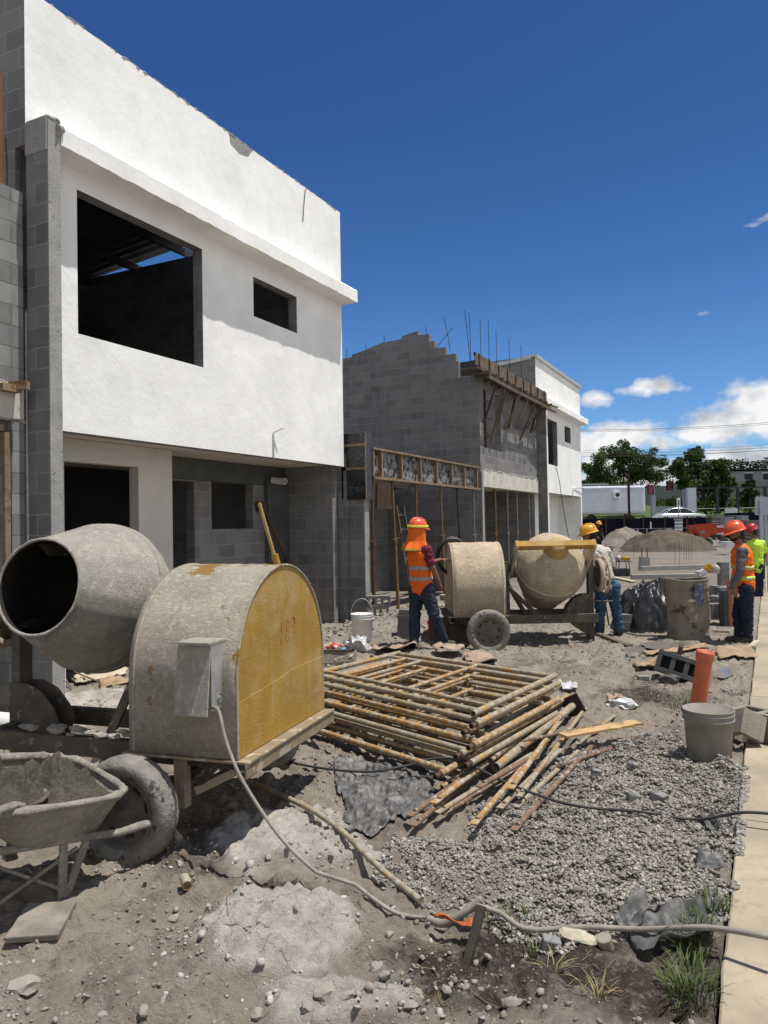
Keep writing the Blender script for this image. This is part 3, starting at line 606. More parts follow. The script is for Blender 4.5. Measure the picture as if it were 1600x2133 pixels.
# starter bars on the gable and ledge
sp = []
for (px, py), Y, zb, lb in (((968, 645), None, 5.4, 'tall rebar above the black gable end panel, left one of a close pair'), ((977, 650), None, 5.4, 'tall rebar above the black end panel, right one of a close pair'), ((1000, 665), None, 5.6, 'rebar rising just behind the near end of the ledge formwork'),
                            ((1017, 668), None, 5.6, 'slightly leaning rebar over the near third of the ledge formwork'), ((1033, 688), None, 5.5, 'rebar over the middle of the ledge formwork'), ((1060, 705), None, 5.4, 'rebar over the far half of the ledge formwork, before the far house side wall'), ((1085, 720), None, 5.4, 'short rebar at the far end of the ledge formwork')):
    p = PX(px, py, -6.62); sp.append(((Vector((p.x, max(p.y, 18.28), zb)), p), lb))
for (a, b), lb in ((((938, 730), (925, 660)), 'rebar leaning back over the gable steps'), (((906, 728), (943, 682)), 'rebar leaning sideways, crossing another over the gable steps'), (((763, 730), (762, 718)), 'short rebar stub on the low left part of the gable'), (((800, 714), (800, 698)), 'short rebar stub on the sloping part of the gable'), (((888, 700), (887, 680)), 'short rebar stub on the highest gable step'), (((722, 745), (722, 726)), 'short rebar stub beside the white house, on the gable wall')):
    sp.append(((PY(*a, 18.27), PY(*b, 18.27)), lb))
rods(sp, 0, 'rebars rising from the stepped block house')
# ================================================================== concrete mixers
def cement_skin(name, c1, c2, patch=None, amt=.6, bump=.8):
    k = NT(name); f = k.ramp(k.noise(4, 7, .65), .35, .65); c = k.mix(f, c1, c2)
    c = k.mix(k.math('MULTIPLY', k.ramp(k.noise(26, 8, .75), .5, .62), .7), c, [min(.8, x * 1.3) for x in c1]); c = k.mix(k.math('MULTIPLY', k.ramp(k.noise(2.3, 6, .65), .52, .74), .35), c, [x * .6 for x in c2]); c = k.mix(k.math('MULTIPLY', k.ramp(k.noise(75, 4, .7), .6, .7), .55), c, [x * .5 for x in c2])
    if patch: c = k.mix(k.ramp(k.noise(5.5, 4, .55), amt, amt + .03), c, patch)
    k.col(c); k.rough(.9, .2)
    h = k.math('ADD', k.math('MULTIPLY', k.noise(30, 8, .74), 1.0), k.math('MULTIPLY', k.noise(120, 4, .7), .6)); k.bump(h, min(1, bump * 1.25), .035); return k.m
SKIN = cement_skin('cement_splashed_steel', (.66, .61, .52), (.48, .44, .375), None)
SKINH = cement_skin('cement_splashed_hood', (.68, .60, .485), (.50, .44, .36), (.44, .27, .09), .625)
SKINB = cement_skin('dusty_steel_hood', (.54, .445, .325), (.40, .33, .245), None, bump=.5)
SKIND = mat('dusty_dark_steel', (.115, .098, .078), (.07, .06, .05), 6, bump=.5, bscale=40, bdist=.01, c3=(.22, .2, .17), s3=14, lo3=.6, hi3=.66)
TRAYM = mat('dusty_brown_channel', (.27, .205, .13), (.19, .15, .10), 6, bump=.4, bscale=50, c3=(.36, .31, .24), s3=9)
def yellow_mat(name, c):
    k = NT(name); f = k.ramp(k.noise(3, 6, .6), .35, .7); col = k.mix(f, c, (c[0] * .72, c[1] * .68, c[2] * .7))
    d = k.math('MULTIPLY', k.ramp(k.noise(9, 5, .65, stretch=(1, 1, .10)), .60, .76), .5, clamp=True); col = k.mix(d, col, (.46, .36, .2))
    d2 = k.math('MULTIPLY', k.ramp(k.noise(2.4, 8, .72), .47, .64), .7); col = k.mix(d2, col, (.40, .31, .17))
    col = k.mix(k.math('MULTIPLY', k.ramp(k.noise(80, 4, .7), .6, .7), .5), col, (.12, .075, .02)); k.col(col); k.rough(.75, .3)
    k.bump(k.math('ADD', k.noise(60, 5, .7), k.math('MULTIPLY', k.noise(15, 4, .6), .5)), .6, .006); return k.m
YELL = yellow_mat('worn_yellow_paint', (.38, .225, .04))
TYRE = mat('mud_dried_tyre', (.24, .225, .20), (.15, .14, .125), 8, bump=.9, bscale=30, bdist=.015, c3=(.06, .058, .055), s3=18, lo3=.58, hi3=.64)
RIMM = mat('dusty_wheel_rim', (.17, .15, .125), (.115, .10, .085), 9, bump=.3, bscale=50)
def wheel(root, c, r=.29, w=.17, side=1, n=72, name='wheel'):
    """wheel turning about local y; its dished face looks to side*y"""
    M = Matrix.Translation(c) @ Matrix.Rotation(math.radians(-90 * side), 4, 'X')
    m = MB(); h = w / 2; prof = [(r * .66, -h * .8), (r * .80, -h), (r * .93, -h * .92), (r * .985, -h * .6), (r, -h * .2), (r, h * .2), (r * .985, h * .6), (r * .93, h * .92), (r * .80, h), (r * .66, h * .8), (r * .62, h * .3), (r * .62, -h * .3)]
    m.lathe(prof, n, M, closed=True); k0 = len(m.v) - n * len(prof)
    for i, (rr, z) in enumerate(prof):
        if rr > r * .9:
            for j in range(n):
                if (j + i) % 4 == 0: q = m.v[k0 + i * n + j]; v = Vector(q) - Vector(c); m.v[k0 + i * n + j] = tuple(Vector(c) + v * (.982))
    wh = part(name, m, TYRE, root)
    m = MB(); m.lathe([(r * .67, h * .72), (r * .63, h * .82), (r * .60, h * .5), (r * .52, h * .15), (r * .34, h * .2), (r * .30, h * .34), (r * .16, h * .3), (r * .14, h * .5), (0.001, h * .52)], 40, M)
    m0 = len(m.f)
    for j in range(8):
        q = j * math.pi / 4 + .2; p = Vector((math.cos(q) * r * .46, math.sin(q) * r * .46, h * .19)); m.box(M @ p, (.018, .05, .012), M=(M.to_3x3() @ Matrix.Rotation(q, 3, 'Z')))
    m.mi[m0:] = [1] * (len(m.f) - m0); rim = part('rim', m, [RIMM, DARK], wh); m = MB(); m.lathe([(.03, h * .3), (.028, h * .75), (.001, h * .78)], 14, M); part('hub_cap', m, RIMM, rim)
    return wh
def mixer(name, label, drum_u, pivot, tilt, hood_m, near, dims, wx, wy, fl=1.0, dyaw=0.0):
    t = thing(name, label, 'concrete mixer', (0, 0, 0)); W, L, zb, ztop = dims; zs = ztop - W
    arch = [(W, zb)] + [(W * math.cos(q), zs + W * math.sin(q)) for q in np.linspace(0, math.pi, 33)] + [(-W, zb)]
    # hood: thin shell with a rolled edge
    m = MB(); nx = 15; vs = []; fs = []; na = len(arch); rr = random.Random(4)
    for i in range(nx):
        x = L * i / (nx - 1)
        for y, z in arch: vs.append((x, y * (1 + rr.uniform(-.002, .002)), z + rr.uniform(-.003, .003)))
    for i in range(nx - 1):
        for j in range(na - 1): fs.append((i * na + j, (i + 1) * na + j, (i + 1) * na + j + 1, i * na + j + 1))
    m.add(vs, fs, 0, True); hood = part('hood', m, hood_m, t); sm = hood.modifiers.new('sheet', 'SOLIDIFY'); sm.thickness = .008; sm.offset = -1
    m = MB(); m.tube([(L - .03, y * 1.004, z + .003) for y, z in arch], .012, 6); m.tube([(-.004, y * 1.002, z + .002) for y, z in arch], .008, 6); part('hood_edge', m, hood_m, hood)
    m = MB(); m.prism([(-.002, y, z) for y, z in arch], (.014, 0, 0)); ep = part('end_panel', m, YELL if near else hood_m, t)
    m = MB(); m.prism([(-.0055, -W + .004, zb), (-.0055, W - .004, zb), (-.0055, W - .004, zb + .30), (-.0055, .1, zb + .335), (-.0055, -.12, zb + .36), (-.0055, -W + .004, zb + .36)], (.008, 0, 0)); part('lower_sheet', m, YELL if near else hood_m, ep)
    m = MB(); m.prism([(L - .1, y * .97, z - .02) for y, z in arch], (.01, 0, 0)); part('inner_bulkhead', m, SKIND, t)
    # tray and chassis
    m = MB(); m.box((.32, 0, zb - .012), (L + .12, 2 * W + .045, .014)); m.box((-.065, 0, zb - .048), (.012, 2 * W + .06, .09)); m.box((-.045, 0, zb - .09), (.05, 2 * W + .06, .012)); part('tray', m, TRAYM if near else SKIND, t, bevel=.003)
    ch = MB()
    for s in (-1, 1): ch.box((1.02, s * .33, zb - .085), (1.98, .06, .12))
    for x in (.12, .74, 1.96): ch.box((x, 0, zb - .085), (.07, .6, .10))
    part('chassis', ch, SKIND, t, bevel=.004)
    m = MB(); m.box((wx, 0, .29), (.06, 2 * wy - .1, .06)); m.bar((.42, .3, .3), (.30, .3, zb - .12), .06, .06); m.bar((.42, -.3, .3), (.30, -.3, zb - .12), .06, .06); part('axle', m, SKIND, t)
    for s in (-1, 1): wheel(t, (wx, s * wy, .29), side=s)
    m = MB(); m.bar((.50, .36, zb - .1), (.50, .36, .16), .07, .07, up=(0, 1, 0)); m.bar((.46, .30, .24), (.06, -.1, zb - .13), .06, .05); part('prop_stand', m, SKINB if near else SKIND, t)
    # stand post with gusset plates
    m = MB(); m.box((2.0, 0, .58), (.07, .12, 1.22)); m.box((2.0, -.06, .02), (.10, .10, .05)); part('stand_post', m, SKIND, t, bevel=.003)
    for y in (-.075, .075):
        pl = [(1.62 + .0, zb - .03), (1.66, zb + .06), (1.76, zb + .17), (1.88, zb + .22), (2.03, zb + .22), (2.03, .06), (1.96, .10), (1.78, .22), (1.66, zb - .14)]
        m = MB(); m.prism([(x, y, z) for x, z in pl], (0, .012, 0)); part('gusset_plate', m, SKIND, t)
    # yoke, trunnions, drum
    ax = Vector((0, math.cos(tilt), math.sin(tilt))); nr = Vector((0, -math.sin(tilt), math.cos(tilt))); P = Vector((drum_u, 0, pivot)); XA = Vector((math.cos(dyaw), -math.sin(dyaw), 0)); ax = (Vector((math.sin(dyaw), math.cos(dyaw), 0)) * math.cos(tilt) + U * math.sin(tilt)); nr = XA.cross(ax); hw = min(.58, 1.96 - drum_u)
    m = MB(); m.bar(P - ax * .56 - Vector((.58, 0, 0)), P - ax * .56 + Vector((hw, 0, 0)), .10, .09, up=nr)
    yk = part('yoke_beam', m, yellow_mat('yoke_yellow', (.40, .235, .04)) if not near else SKINH, t, bevel=.004)
    for x in (-.56, hw - .02):
        m = MB(); m.prism([P + Vector((x - .02, 0, 0)) - ax * .60 + nr * .06, P + Vector((x - .02, 0, 0)) - ax * .60 - nr * .06, P + Vector((x - .02, 0, 0)) + ax * .07 - nr * .08, P + Vector((x - .02, 0, 0)) + ax * .07 + nr * .08], (.04, 0, 0)); part('yoke_arm', m, SKINB, t)
    m = MB(); m.tube([P + Vector((-.85, 0, 0)), P + Vector((-.54, 0, 0))], .05, 14); part('trunnion', m, SKIND, t); m = MB(); m.tube([P + Vector((hw - .04, 0, 0)), P + Vector((hw + .22, 0, 0))], .05, 14); part('trunnion', m, SKIND, t)
    m = MB(); m.bar((.80, .12, zb - .1), (.80, .02, pivot + .09), .06, .09); m.bar((.80, -.12, zb - .1), (.80, -.02, pivot + .09), .06, .09); m.bar((.80, .14, pivot - .15), (1.12, .24, zb - .08), .05, .05); m.bar((.80, -.14, pivot - .25), (1.2, -.3, zb - .06), .05, .05); part('bearing_stand', m, SKIND, t)
    m = MB(); m.bar((2.0, 0, 1.15), (2.0, 0, pivot + .1), .09, .07, up=(0, 1, 0)); part('post_head', m, SKIND, t)
    Mx = Matrix((XA, ax.cross(XA), ax)).transposed().to_4x4(); Mx = Matrix.Translation(P) @ Mx
    prof = [(.001, -.46), (.15, -.46), (.17, -.445), (.30, -.38), (.41, -.27), (.468, -.14), (.488, -.03), (.490, .08), (.482, .12), (.44, .24), (.38, .42), (.315, .62), (.296, .67), (.302, .685), (.290, .69), (.282, .68), (.285, .65), (.36, .42), (.46, .12), (.47, -.03), (.40, -.25), (.15, -.42), (.001, -.42)]
    prof = [(a_, b_ * fl if b_ > 0 else b_) for a_, b_ in prof]; m = MB(); n = 96; m.lathe(prof, n, Mx)
    for i in range(len(m.v)):                                              # hard lumps of splashed cement
        rr_, zz_ = prof[i // n]
        if rr_ > .2 and i // n < 15:
            a = 2 * math.pi * (i % n) / n; f = float(fbm(a * rr_ * 2 + 5, zz_ + 3, .12, 31, 3)); c = P + ax * zz_; v = Vector(m.v[i]) - c; m.v[i] = tuple(c + v * (1 + f * .035))
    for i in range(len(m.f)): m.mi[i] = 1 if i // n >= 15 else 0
    dr = part('drum', m, [SKIN if near else SKINB, mat('shade_dark_drum_inside', (.035, .032, .028), (.02, .018, .016), 6, bump=.6)], t)  # near-black inside colour stands in for the shade within the drum
    m = MB(); m.lathe([(.487, -.055), (.503, -.05), (.503, .005), (.487, .012)], 64, Mx); part('seam_band', m, SKIN if near else SKINB, dr)
    m = MB(); m.lathe([(.001, -.60), (.10, -.60), (.115, -.58), (.115, -.50), (.16, -.49), (.17, -.44)], 28, Mx); part('hub', m, YELL, dr)
    for q in (0.6, 2.7, 4.8):
        m = MB(); pts = [Mx @ Vector(((.40 - .1 * s) * math.cos(q + s * .3), (.40 - .1 * s) * math.sin(q + s * .3), -.1 + .6 * s)) for s in np.linspace(0, 1, 6)]; inn = [p + (P + ax * .2 - p) * .25 for p in pts]
        m.add(pts + inn, [(i, i + 1, 7 + i, 6 + i) for i in range(5)]); part('mixing_blade', m, SKIND, dr)
    # tilting handwheel on the post
    m = MB(); hx = 2.13; Ry = Matrix.Translation((hx, 0, pivot - .12)) @ Matrix.Rotation(math.radians(90), 4, 'Y')
    m.lathe([(.18, -.03), (.235, -.03), (.235, .03), (.18, .03)], 40, Ry, closed=True); gq = part('tilt_gear', m, SKINB, t)
    m = MB(); m.lathe([(.001, -.015), (.18, -.015), (.18, .015), (.001, .015)], 30, Ry); part('web_plate', m, SKIND, gq)
    m = MB(); hx += .08; m.tube([(hx, .25 * math.cos(q), pivot - .12 + .25 * math.sin(q)) for q in np.linspace(0, 2 * math.pi, 33)], .018, 8, cap=False); hwl = part('handwheel', m, SKINB, t)
    for q in (0.3, 1.35, 2.4):
        m = MB(); m.tube([(hx, .25 * math.cos(q), pivot - .12 + .25 * math.sin(q)), (hx, -.25 * math.cos(q), pivot - .12 - .25 * math.sin(q))], .012, 6); part('spoke', m, SKINB, hwl)
    m = MB(); m.tube([(2.0, 0, pivot - .12), (hx + .03, 0, pivot - .12)], .022, 8); m.tube([(2.02, .03, .58), (2.33, .03, .57)], .014, 6); part('wheel_shaft', m, SKIND, hwl)
    return t
def cam_frame(lat, d, z, u):
    """world matrix with local x along (lat, depth) direction u as seen from the camera"""
    x = (R * u[0] + F * u[1]).normalized(); y = U.cross(x); p = R * lat + F * d
    return Matrix.Translation((p.x, p.y, z)) @ Matrix((x, y, U)).transposed().to_4x4()
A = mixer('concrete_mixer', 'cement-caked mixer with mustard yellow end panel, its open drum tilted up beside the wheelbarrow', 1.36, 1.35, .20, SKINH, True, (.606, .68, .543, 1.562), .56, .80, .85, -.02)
# switch box on the hood flank
m = MB(); m.box((.17, .645, 1.0), (.17, .14, .36)); sb = part('switch_box', m, GALV, A, bevel=.004)
m = MB(); m.box((.19, .735, .985), (.20, .012, .37), M=Matrix.Rotation(math.radians(7), 3, 'X')); m.box((.18, .66, 1.185), (.2, .19, .012)); part('cover', m, SKIN, sb, bevel=.002)
m = MB(); Rm = Matrix.Translation((.083, .64, .88)) @ Matrix.Rotation(math.radians(-90), 4, 'Y'); m.lathe([(.022, 0), (.026, .003), (.030, 0)], 20, Rm); m.lathe([(.001, .002), (.014, .002), (.016, 0)], 16, Rm); part('knockout', m, GALV, sb)
# lifting tube with a bar pushed in
m = MB(); m.tube([(.03, -.02, 1.50), (.055, .0, 1.63)], .022, 12); lt = part('lifting_tube', m, YELL, A)
m = MB(); pts = [Vector((.05, 0, 1.6)).lerp(Vector((.125, .06, 1.95)), i / 24) for i in range(25)]; m.tube(pts, [.0125 if i % 2 else .0105 for i in range(25)], 8); part('bar', m, mat('yellowed_bar', (.42, .30, .10), (.28, .2, .08), 20, bump=.2), lt)
# hand-painted numerals on the yellow end
def strokes(mb, pts2, c, s, r=.0065):
    mb.tube([(.0025, c[0] - p[0] * s, c[1] + p[1] * s) for p in pts2], [r * (.5 + .5 * math.sin(.6 + 2.2 * i / len(pts2))) for i in range(len(pts2))], 6)
m = MB(); q = lambda cx, cy, rx, ry, a0, a1, n=12: [(cx + rx * math.cos(a0 + (a1 - a0) * i / n), cy + ry * math.sin(a0 + (a1 - a0) * i / n)) for i in range(n + 1)]
strokes(m, [(.3, 1), (.22, .5), (.15, -.35)], (.06, 1.12), .10, .009)
strokes(m, q(.2, .62, .2, .33, 0, 6.2) , (-.03, 1.12), .10); strokes(m, q(.18, -.02, .22, .34, 1.6, 7.8), (-.03, 1.12), .10)
strokes(m, q(.2, .62, .22, .36, 2.6, -1.3), (-.12, 1.13), .10, .009); strokes(m, q(.2, .0, .2, .32, 1.4, -2.4), (-.12, 1.13), .10)
part('painted_number', m, mat('faded_red_paint', (.22, .05, .03), (.36, .17, .08), 30, bump=0, lo=.45, hi=.6), A)
cm = MB(); rc = random.Random(17)
for i_ in range(26): cm.ico((.72 + rc.uniform(-.05, .45), .42 + rc.uniform(-.12, .2), .30 + rc.uniform(-.13, .12)), rc.uniform(.03, .085), 2, .35, (1, .8, .7), rnd=rc)
for i_ in range(14): cm.ico((.9 + rc.uniform(-.1, .8), .335 + rc.uniform(-.03, .05), .545 + rc.uniform(-.01, .02)), rc.uniform(.02, .04), 2, .3, (1.6, .8, .5), rnd=rc)
part('cement_crust', cm, SKIN, A)
A.matrix_world = cam_frame(-.632, 4.757, -.165, (math.cos(2.832), math.sin(2.832)))
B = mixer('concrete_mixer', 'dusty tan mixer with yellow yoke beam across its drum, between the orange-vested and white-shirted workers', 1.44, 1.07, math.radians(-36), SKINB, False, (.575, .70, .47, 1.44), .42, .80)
B.matrix_world = cam_frame(.909, 10.9, -.06, (1, .02))
# glove and hose lying on the mixers
def at(rt, x, y, z): return rt.matrix_world @ Vector((x, y, z))
gm = MB(); g0 = at(A, .12, .01, 1.525); r_ = random.Random(2)
for dx, dy, rr in ((0, 0, .035), (.05, .01, .03), (-.04, .012, .028)): gm.ico(g0 + Vector((dx, dy, .008)), rr, 2, .18, (1.3, 1, .55), smooth=True, rnd=r_)
for k_ in range(5): gm.tube([g0 + Vector((-.03 + k_ * .012, .0, .01)), g0 + Vector((-.07 + k_ * .02, -.05 - .01 * (k_ % 2), .012)), g0 + Vector((-.08 + k_ * .026, -.085, .006))], [.011, .010, .008], 7)
single('glove', gm, mat('grey_work_cloth', (.20, .205, .215), (.13, .135, .14), 20, bump=.4), 'crumpled grey work glove lying on the near mixer hood', 'glove', g0)
hm = MB(); c0 = at(B, .02, .2, 1.44); r_ = random.Random(5); pts = []
for i in range(150):
    q = i / 150 * 2 * math.pi * 6; rr = .27 + .012 * math.sin(q * .37 + 1) + r_.uniform(-.004, .004); lay = i / 150
    pts.append(c0 + R * (rr * math.cos(q) * .8 + .06) + F * (.02 + .10 * lay + .02 * math.sin(q * 2)) + U * (rr * math.sin(q) * .95 - .21 + .03 * lay))
hm.tube(pts, .017, 7); single('hose', hm, mat('black_hose', (.02, .02, .022), (.04, .04, .04), 12, rough=.5, spec=.4, bump=.1), 'coil of black hose hung over the end of the tan mixer hood', 'hose', c0)
# ================================================================== wheelbarrows
BARROW = cement_skin('cement_crusted_barrow', (.50, .465, .40), (.31, .285, .245), None, bump=.7); MIXM = cement_skin('wet_cement_mix', (.20, .182, .14), (.12, .11, .085), None, bump=1.0); MIXD = cement_skin('drier_mix', (.20, .18, .14), (.13, .12, .095), None, bump=1)
def barrow(label, load=True):
    t = thing('wheelbarrow', label, 'wheelbarrow', (0, 0, 0)); n = 56
    def ringp(s):                        # s 0 rim .. 1 bottom
        out = []; L0, L1 = .0 + .10 * s, .98 - .38 * s; Wd = .335 - .10 * s; z = .56 - .255 * s
        for j in range(n):
            q = 2 * math.pi * j / n; c, sn = math.cos(q), math.sin(q); e = .42
            x = (L0 + L1) / 2 + (L1 - L0) / 2 * math.copysign(abs(c) ** e, c); y = Wd * math.copysign(abs(sn) ** e, sn) * (.97 + .16 * (x / .98))
            out.append(Vector((x, y, z + .05 * x)))
        return out
    rings = [ringp(s) for s in (0, .12, .3, .5, .7, .88, .97, 1)]
    m = MB(); vs = [v for r in rings for v in r]; fs = [(i * n + j, (i + 1) * n + j, (i + 1) * n + (j + 1) % n, i * n + (j + 1) % n) for i in range(len(rings) - 1) for j in range(n)] + [tuple((len(rings) - 1) * n + j for j in range(n))]
    m.add(vs, fs, 0, True); tr = part('tray', m, BARROW, t); so = tr.modifiers.new('sheet', 'SOLIDIFY'); so.thickness = .012; so.offset = 0
    m = MB(); rp = rings[0] + rings[0][:2]; rr = random.Random(8); m.tube(rp, [.021 + rr.uniform(-.006, .009) for _ in rp], 8, cap=False); part('rolled_rim', m, BARROW, tr)
    if load:
        m = MB(); N = 70
        def fn(u, v):
            q = 2 * math.pi * u; s = v; e = .42; c, sn = math.cos(q), math.sin(q); x = .46 + .43 * s * math.copysign(abs(c) ** e, c); y = .30 * s * math.copysign(abs(sn) ** e, sn) * (.97 + .15 * x)
            z = .565 + .05 * x - .055 * s ** 3 + .17 * (1 - s ** 3) * float(fbm(x + 3, y + 1, .13, 41, 5, .65)) - .07 * max(0, 1 - 6 * abs(float(fbm(x, y + 2, .22, 47, 2)))) * (1 - s) - .05 * math.exp(-((x - .40) / .10) ** 2) * (1 - .5 * s) + .035 * math.exp(-(((x - .25) / .12) ** 2 + ((y + .12) / .14) ** 2))
            return (x, y, z)
        m.grid(96, 40, fn); part('cement_mix', m, MIXM, t)
    for s in (1, -1):
        m = MB(); m.tube([(.9, s * .12, .30), (.55, s * .22, .33), (.2, s * .26, .335), (0, s * .27, .32), (-.12, s * .275, .335), (-.24, s * .28, .34), (-.36, s * .28, .28), (-.46, s * .28, .20)], [.02, .02, .021, .021, .024, .024, .022, .022], 12, hollow=.8); part('handle', m, BARROW, t)
        m = MB(); m.bar((.20, s * .25, .33), (.27, s * .27, .02), .045, .014); m.bar((.34, s * .24, .33), (.29, s * .27, .02), .045, .014); m.box((.28, s * .27, .012), (.07, .05, .02)); part('leg', m, BARROW, t)
        m = MB(); m.tube([(.28, s * .27, .06), (.75, s * .10, .27)], .01, 6); m.tube([(.25, s * .25, .28), (.6, s * .2, .05), (.9, s * .14, -.02)], .01, 6); part('brace', m, BARROW, t)
    wheel(t, (1.08, 0, .19), .19, .09, 1, 36)
    m = MB(); m.tube([(.9, .12, .30), (1.08, .07, .20)], .018, 8); m.tube([(.9, -.12, .30), (1.08, -.07, .20)], .018, 8); m.tube([(1.08, -.09, .19), (1.08, .09, .19)], .012, 8); part('fork', m, BARROW, t)
    return t
WB = barrow('crusted wheelbarrow full of wet cement in front of the yellow-ended mixer'); WB.matrix_world = cam_frame(-1.615, 4.03, -.123, (math.cos(-2.16), math.sin(-2.16))) @ Matrix.Rotation(-.142, 4, 'Y') @ Matrix.Rotation(-.19, 4, 'X') @ Matrix.Scale(.89, 4)
WF = barrow('small far wheelbarrow parked beside the sand heaps', load=True); WF.matrix_world = cam_frame(11.15, 37.5, -.02, (-.95, -.1))
# shovel pushed into the mix
sh = thing('shovel', 'cement-smeared shovel pushed into the mix in the wheelbarrow', 'shovel', at(WB, .55, .15, .5)); a = at(WB, .42, .03, .52); b = at(WB, .62, .22, .545); c = at(WB, .95, .52, .70)
d = (b - a).normalized(); s_ = d.cross(U).normalized()
m = MB(); m.grid(7, 9, lambda u, v: a + d * (v * .27) + s_ * ((u - .5) * .19 * min(1, .25 + 1.6 * v)) + U * (.03 * abs(u - .5) * 2 - .0)); bl = part('blade', m, SKIND, sh); bl.modifiers.new('sheet', 'SOLIDIFY').thickness = .004
m = MB(); m.tube([b - d * .02, b + (c - b) * .3 + U * .015, c], .019, 8); part('shaft', m, SKIN, sh)
# ================================================================== stack of scaffold frames and loose tubes
PIPEG = mat('cement_crusted_tube', (.36, .315, .245), (.21, .165, .115), 22, bump=.7, bscale=60, bdist=.008, c3=(.36, .20, .06), s3=10, lo3=.55, hi3=.63)
PIPEY = mat('worn_yellow_tube', (.36, .205, .065), (.24, .14, .055), 12, bump=.7, bscale=60, bdist=.008, c3=(.36, .33, .28), s3=24, lo3=.47, hi3=.58)
PIPER = mat('rusty_crusted_tube', (.20, .125, .08), (.13, .085, .06), 12, bump=.6, bscale=60, c3=(.33, .30, .26), s3=18, lo3=.54, hi3=.62)
NOTCH = mat('rust_sleeve', (.11, .055, .035), (.07, .04, .03), 20, bump=.3)
ZT = .335
def hz(p, z): return Vector((p.x, p.y, z))
c_nr, c_fr, c_fl, c_nl = G(985, 1487, ZT), G(1157, 1407, ZT), G(832, 1360, ZT), G(640, 1408, ZT)
looks = ['grey cement-crusted', 'yellow and grey', 'rust-streaked grey', 'worn yellow', 'grey and brown', 'crusted pale', 'mostly yellow', 'dark rusty']
pos = ['topmost of the stack', 'just under the top one of the stack', 'third from the top of the stack', 'fourth from the top of the stack', 'fourth from the ground in the stack', 'third from the ground in the stack', 'just above the lowest in the stack', 'lowest in the stack']
rs = random.Random(21)
for k in range(8):
    z = ZT - k * .052; la = (c_fr - c_nr).normalized(); lb = (c_nl - c_nr).normalized()
    sh_ = la * (-.05 * k + rs.uniform(-.10, .08)) * (0 if k == 0 else 1) + lb * (rs.uniform(-.14, .05) if k else 0)
    nr, fr, fl, nl = [hz(p + sh_, z) for p in (c_nr, c_fr, c_fl, c_nl)]
    root = (nr + fl) / 2; t = thing('scaffold_section', f'{looks[k]} steel scaffold frame, {pos[k]}', 'scaffolding', hz(root, z - .02), 'scaffold frames stacked on the ground')
    ms = [[PIPEG, PIPEG], [PIPEG, PIPEY], [PIPEY, PIPEG], [PIPEY, PIPEY], [PIPEG, PIPER], [PIPEG, PIPEG], [PIPEY, PIPEY], [PIPER, PIPER]][k]
    for a, b in ((nr, fr), (nl, fl)):
        m = MB(); m.tube([a, a.lerp(b, .5), b], .0235, 12, hollow=.78); lg = part('leg', m, ms[0], t)
        m = MB(); d = (a - b).normalized(); m.tube([a + d * .001, a + d * .07], .0185, 10, hollow=.75); m.tube([a + d * .012, a + d * .018], .0205, 10)
        if k: part('coupling_pin', m, NOTCH, lg)
    for f, m_ in ((.055, 0), (.17, 1), (.84, 1), (.965, 0)):
        m = MB(); m.tube([nr.lerp(fr, f), nl.lerp(fl, f)], .0215 if m_ == 0 else .017, 10); part('crossbar', m, ms[m_], t)
    for s, f0, f1 in ((.44, .17, .965), (.74 + rs.uniform(-.03, .03), .17, .84), (.86, .17, .84)):
        m = MB(); m.tube([nr.lerp(nl, s).lerp(fr.lerp(fl, s), f0), nr.lerp(nl, s).lerp(fr.lerp(fl, s), f1)], .017, 10); part('brace', m, PIPEY if (k + int(s * 10)) % 2 == 0 else ms[1], t)
def zpix(x, y): return 600 + x / 2.4615, 1300 + y / 2.4615
tubes = [((620, 985), (1340, 480), .05, .12, .017, PIPER, 'long rust-brown brace tube whose flattened end reaches farthest towards the near left of the pile'),
 ((640, 1035), (1100, 660), .02, .06, .017, PIPER, 'brown brace tube lying beneath the long rust-brown one at the near left'), ((745, 920), (1180, 590), .06, .14, .019, PIPEY, 'orange rusted brace tube beside the grey sheet, above the brown ones'),
 ((765, 968), (1260, 660), .03, .10, .016, PIPEG, 'pale crusted brace tube, upper of two running side by side from the near left'), ((790, 975), (1230, 720), .01, .06, .016, PIPER, 'rusty brace tube, lower of two running side by side from the near left'),
 ((950, 1028), (1340, 580), .05, .12, .018, PIPEY, 'bright yellow brace tube pointing at the gravel in the middle of the pile'), ((1140, 845), (1390, 500), .09, .14, .019, PIPEY, 'short yellow brace tube on top of the pile, its end in the air'),
 ((975, 835), (1250, 680), .10, .12, .018, PIPER, 'short rust tube with a broad flattened end, highest at the stack corner'), ((1185, 885), (1525, 430), .06, .12, .016, PIPEG, 'white-crusted brace tube reaching farthest back on the right'),
 ((1085, 945), (1400, 640), .02, .08, .018, PIPEG, 'crusted brace tube half buried under the white-crusted one'), ((1155, 1058), (1575, 605), .03, .06, .018, PIPER, 'brown brace tube farthest to the right, on the gravel'), ((1170, 940), (1500, 640), .01, .04, .016, PIPEG, 'grey brace tube under the rightmost brown one'),
 ((1205, 600), (1605, 515), .16, .12, .013, PIPER, 'thin rusty rod lying across the other tubes towards the torn board'), ((1380, 730), (1740, 610), .05, .05, .015, PIPER, 'brown tube beneath the torn board'), ((1480, 620), (1680, 480), .05, .05, .014, PIPEG, 'short pale tube poking out behind the torn board'),
 ((960, 605), (1390, 315), .23, .25, .024, PIPEG, 'thick yellow-grey tube leaning on the stack side, upper of the two'), ((965, 668), (1432, 372), .18, .2, .024, PIPEY, 'thick tube leaning on the stack side, lower of the two'), ((1058, 685), (1420, 400), .13, .14, .021, PIPER, 'brown tube resting low against the stack side'), ((820, 815), (1000, 690), .05, .10, .02, PIPEY, 'short rust-yellow tube poking out under the stack corner')]
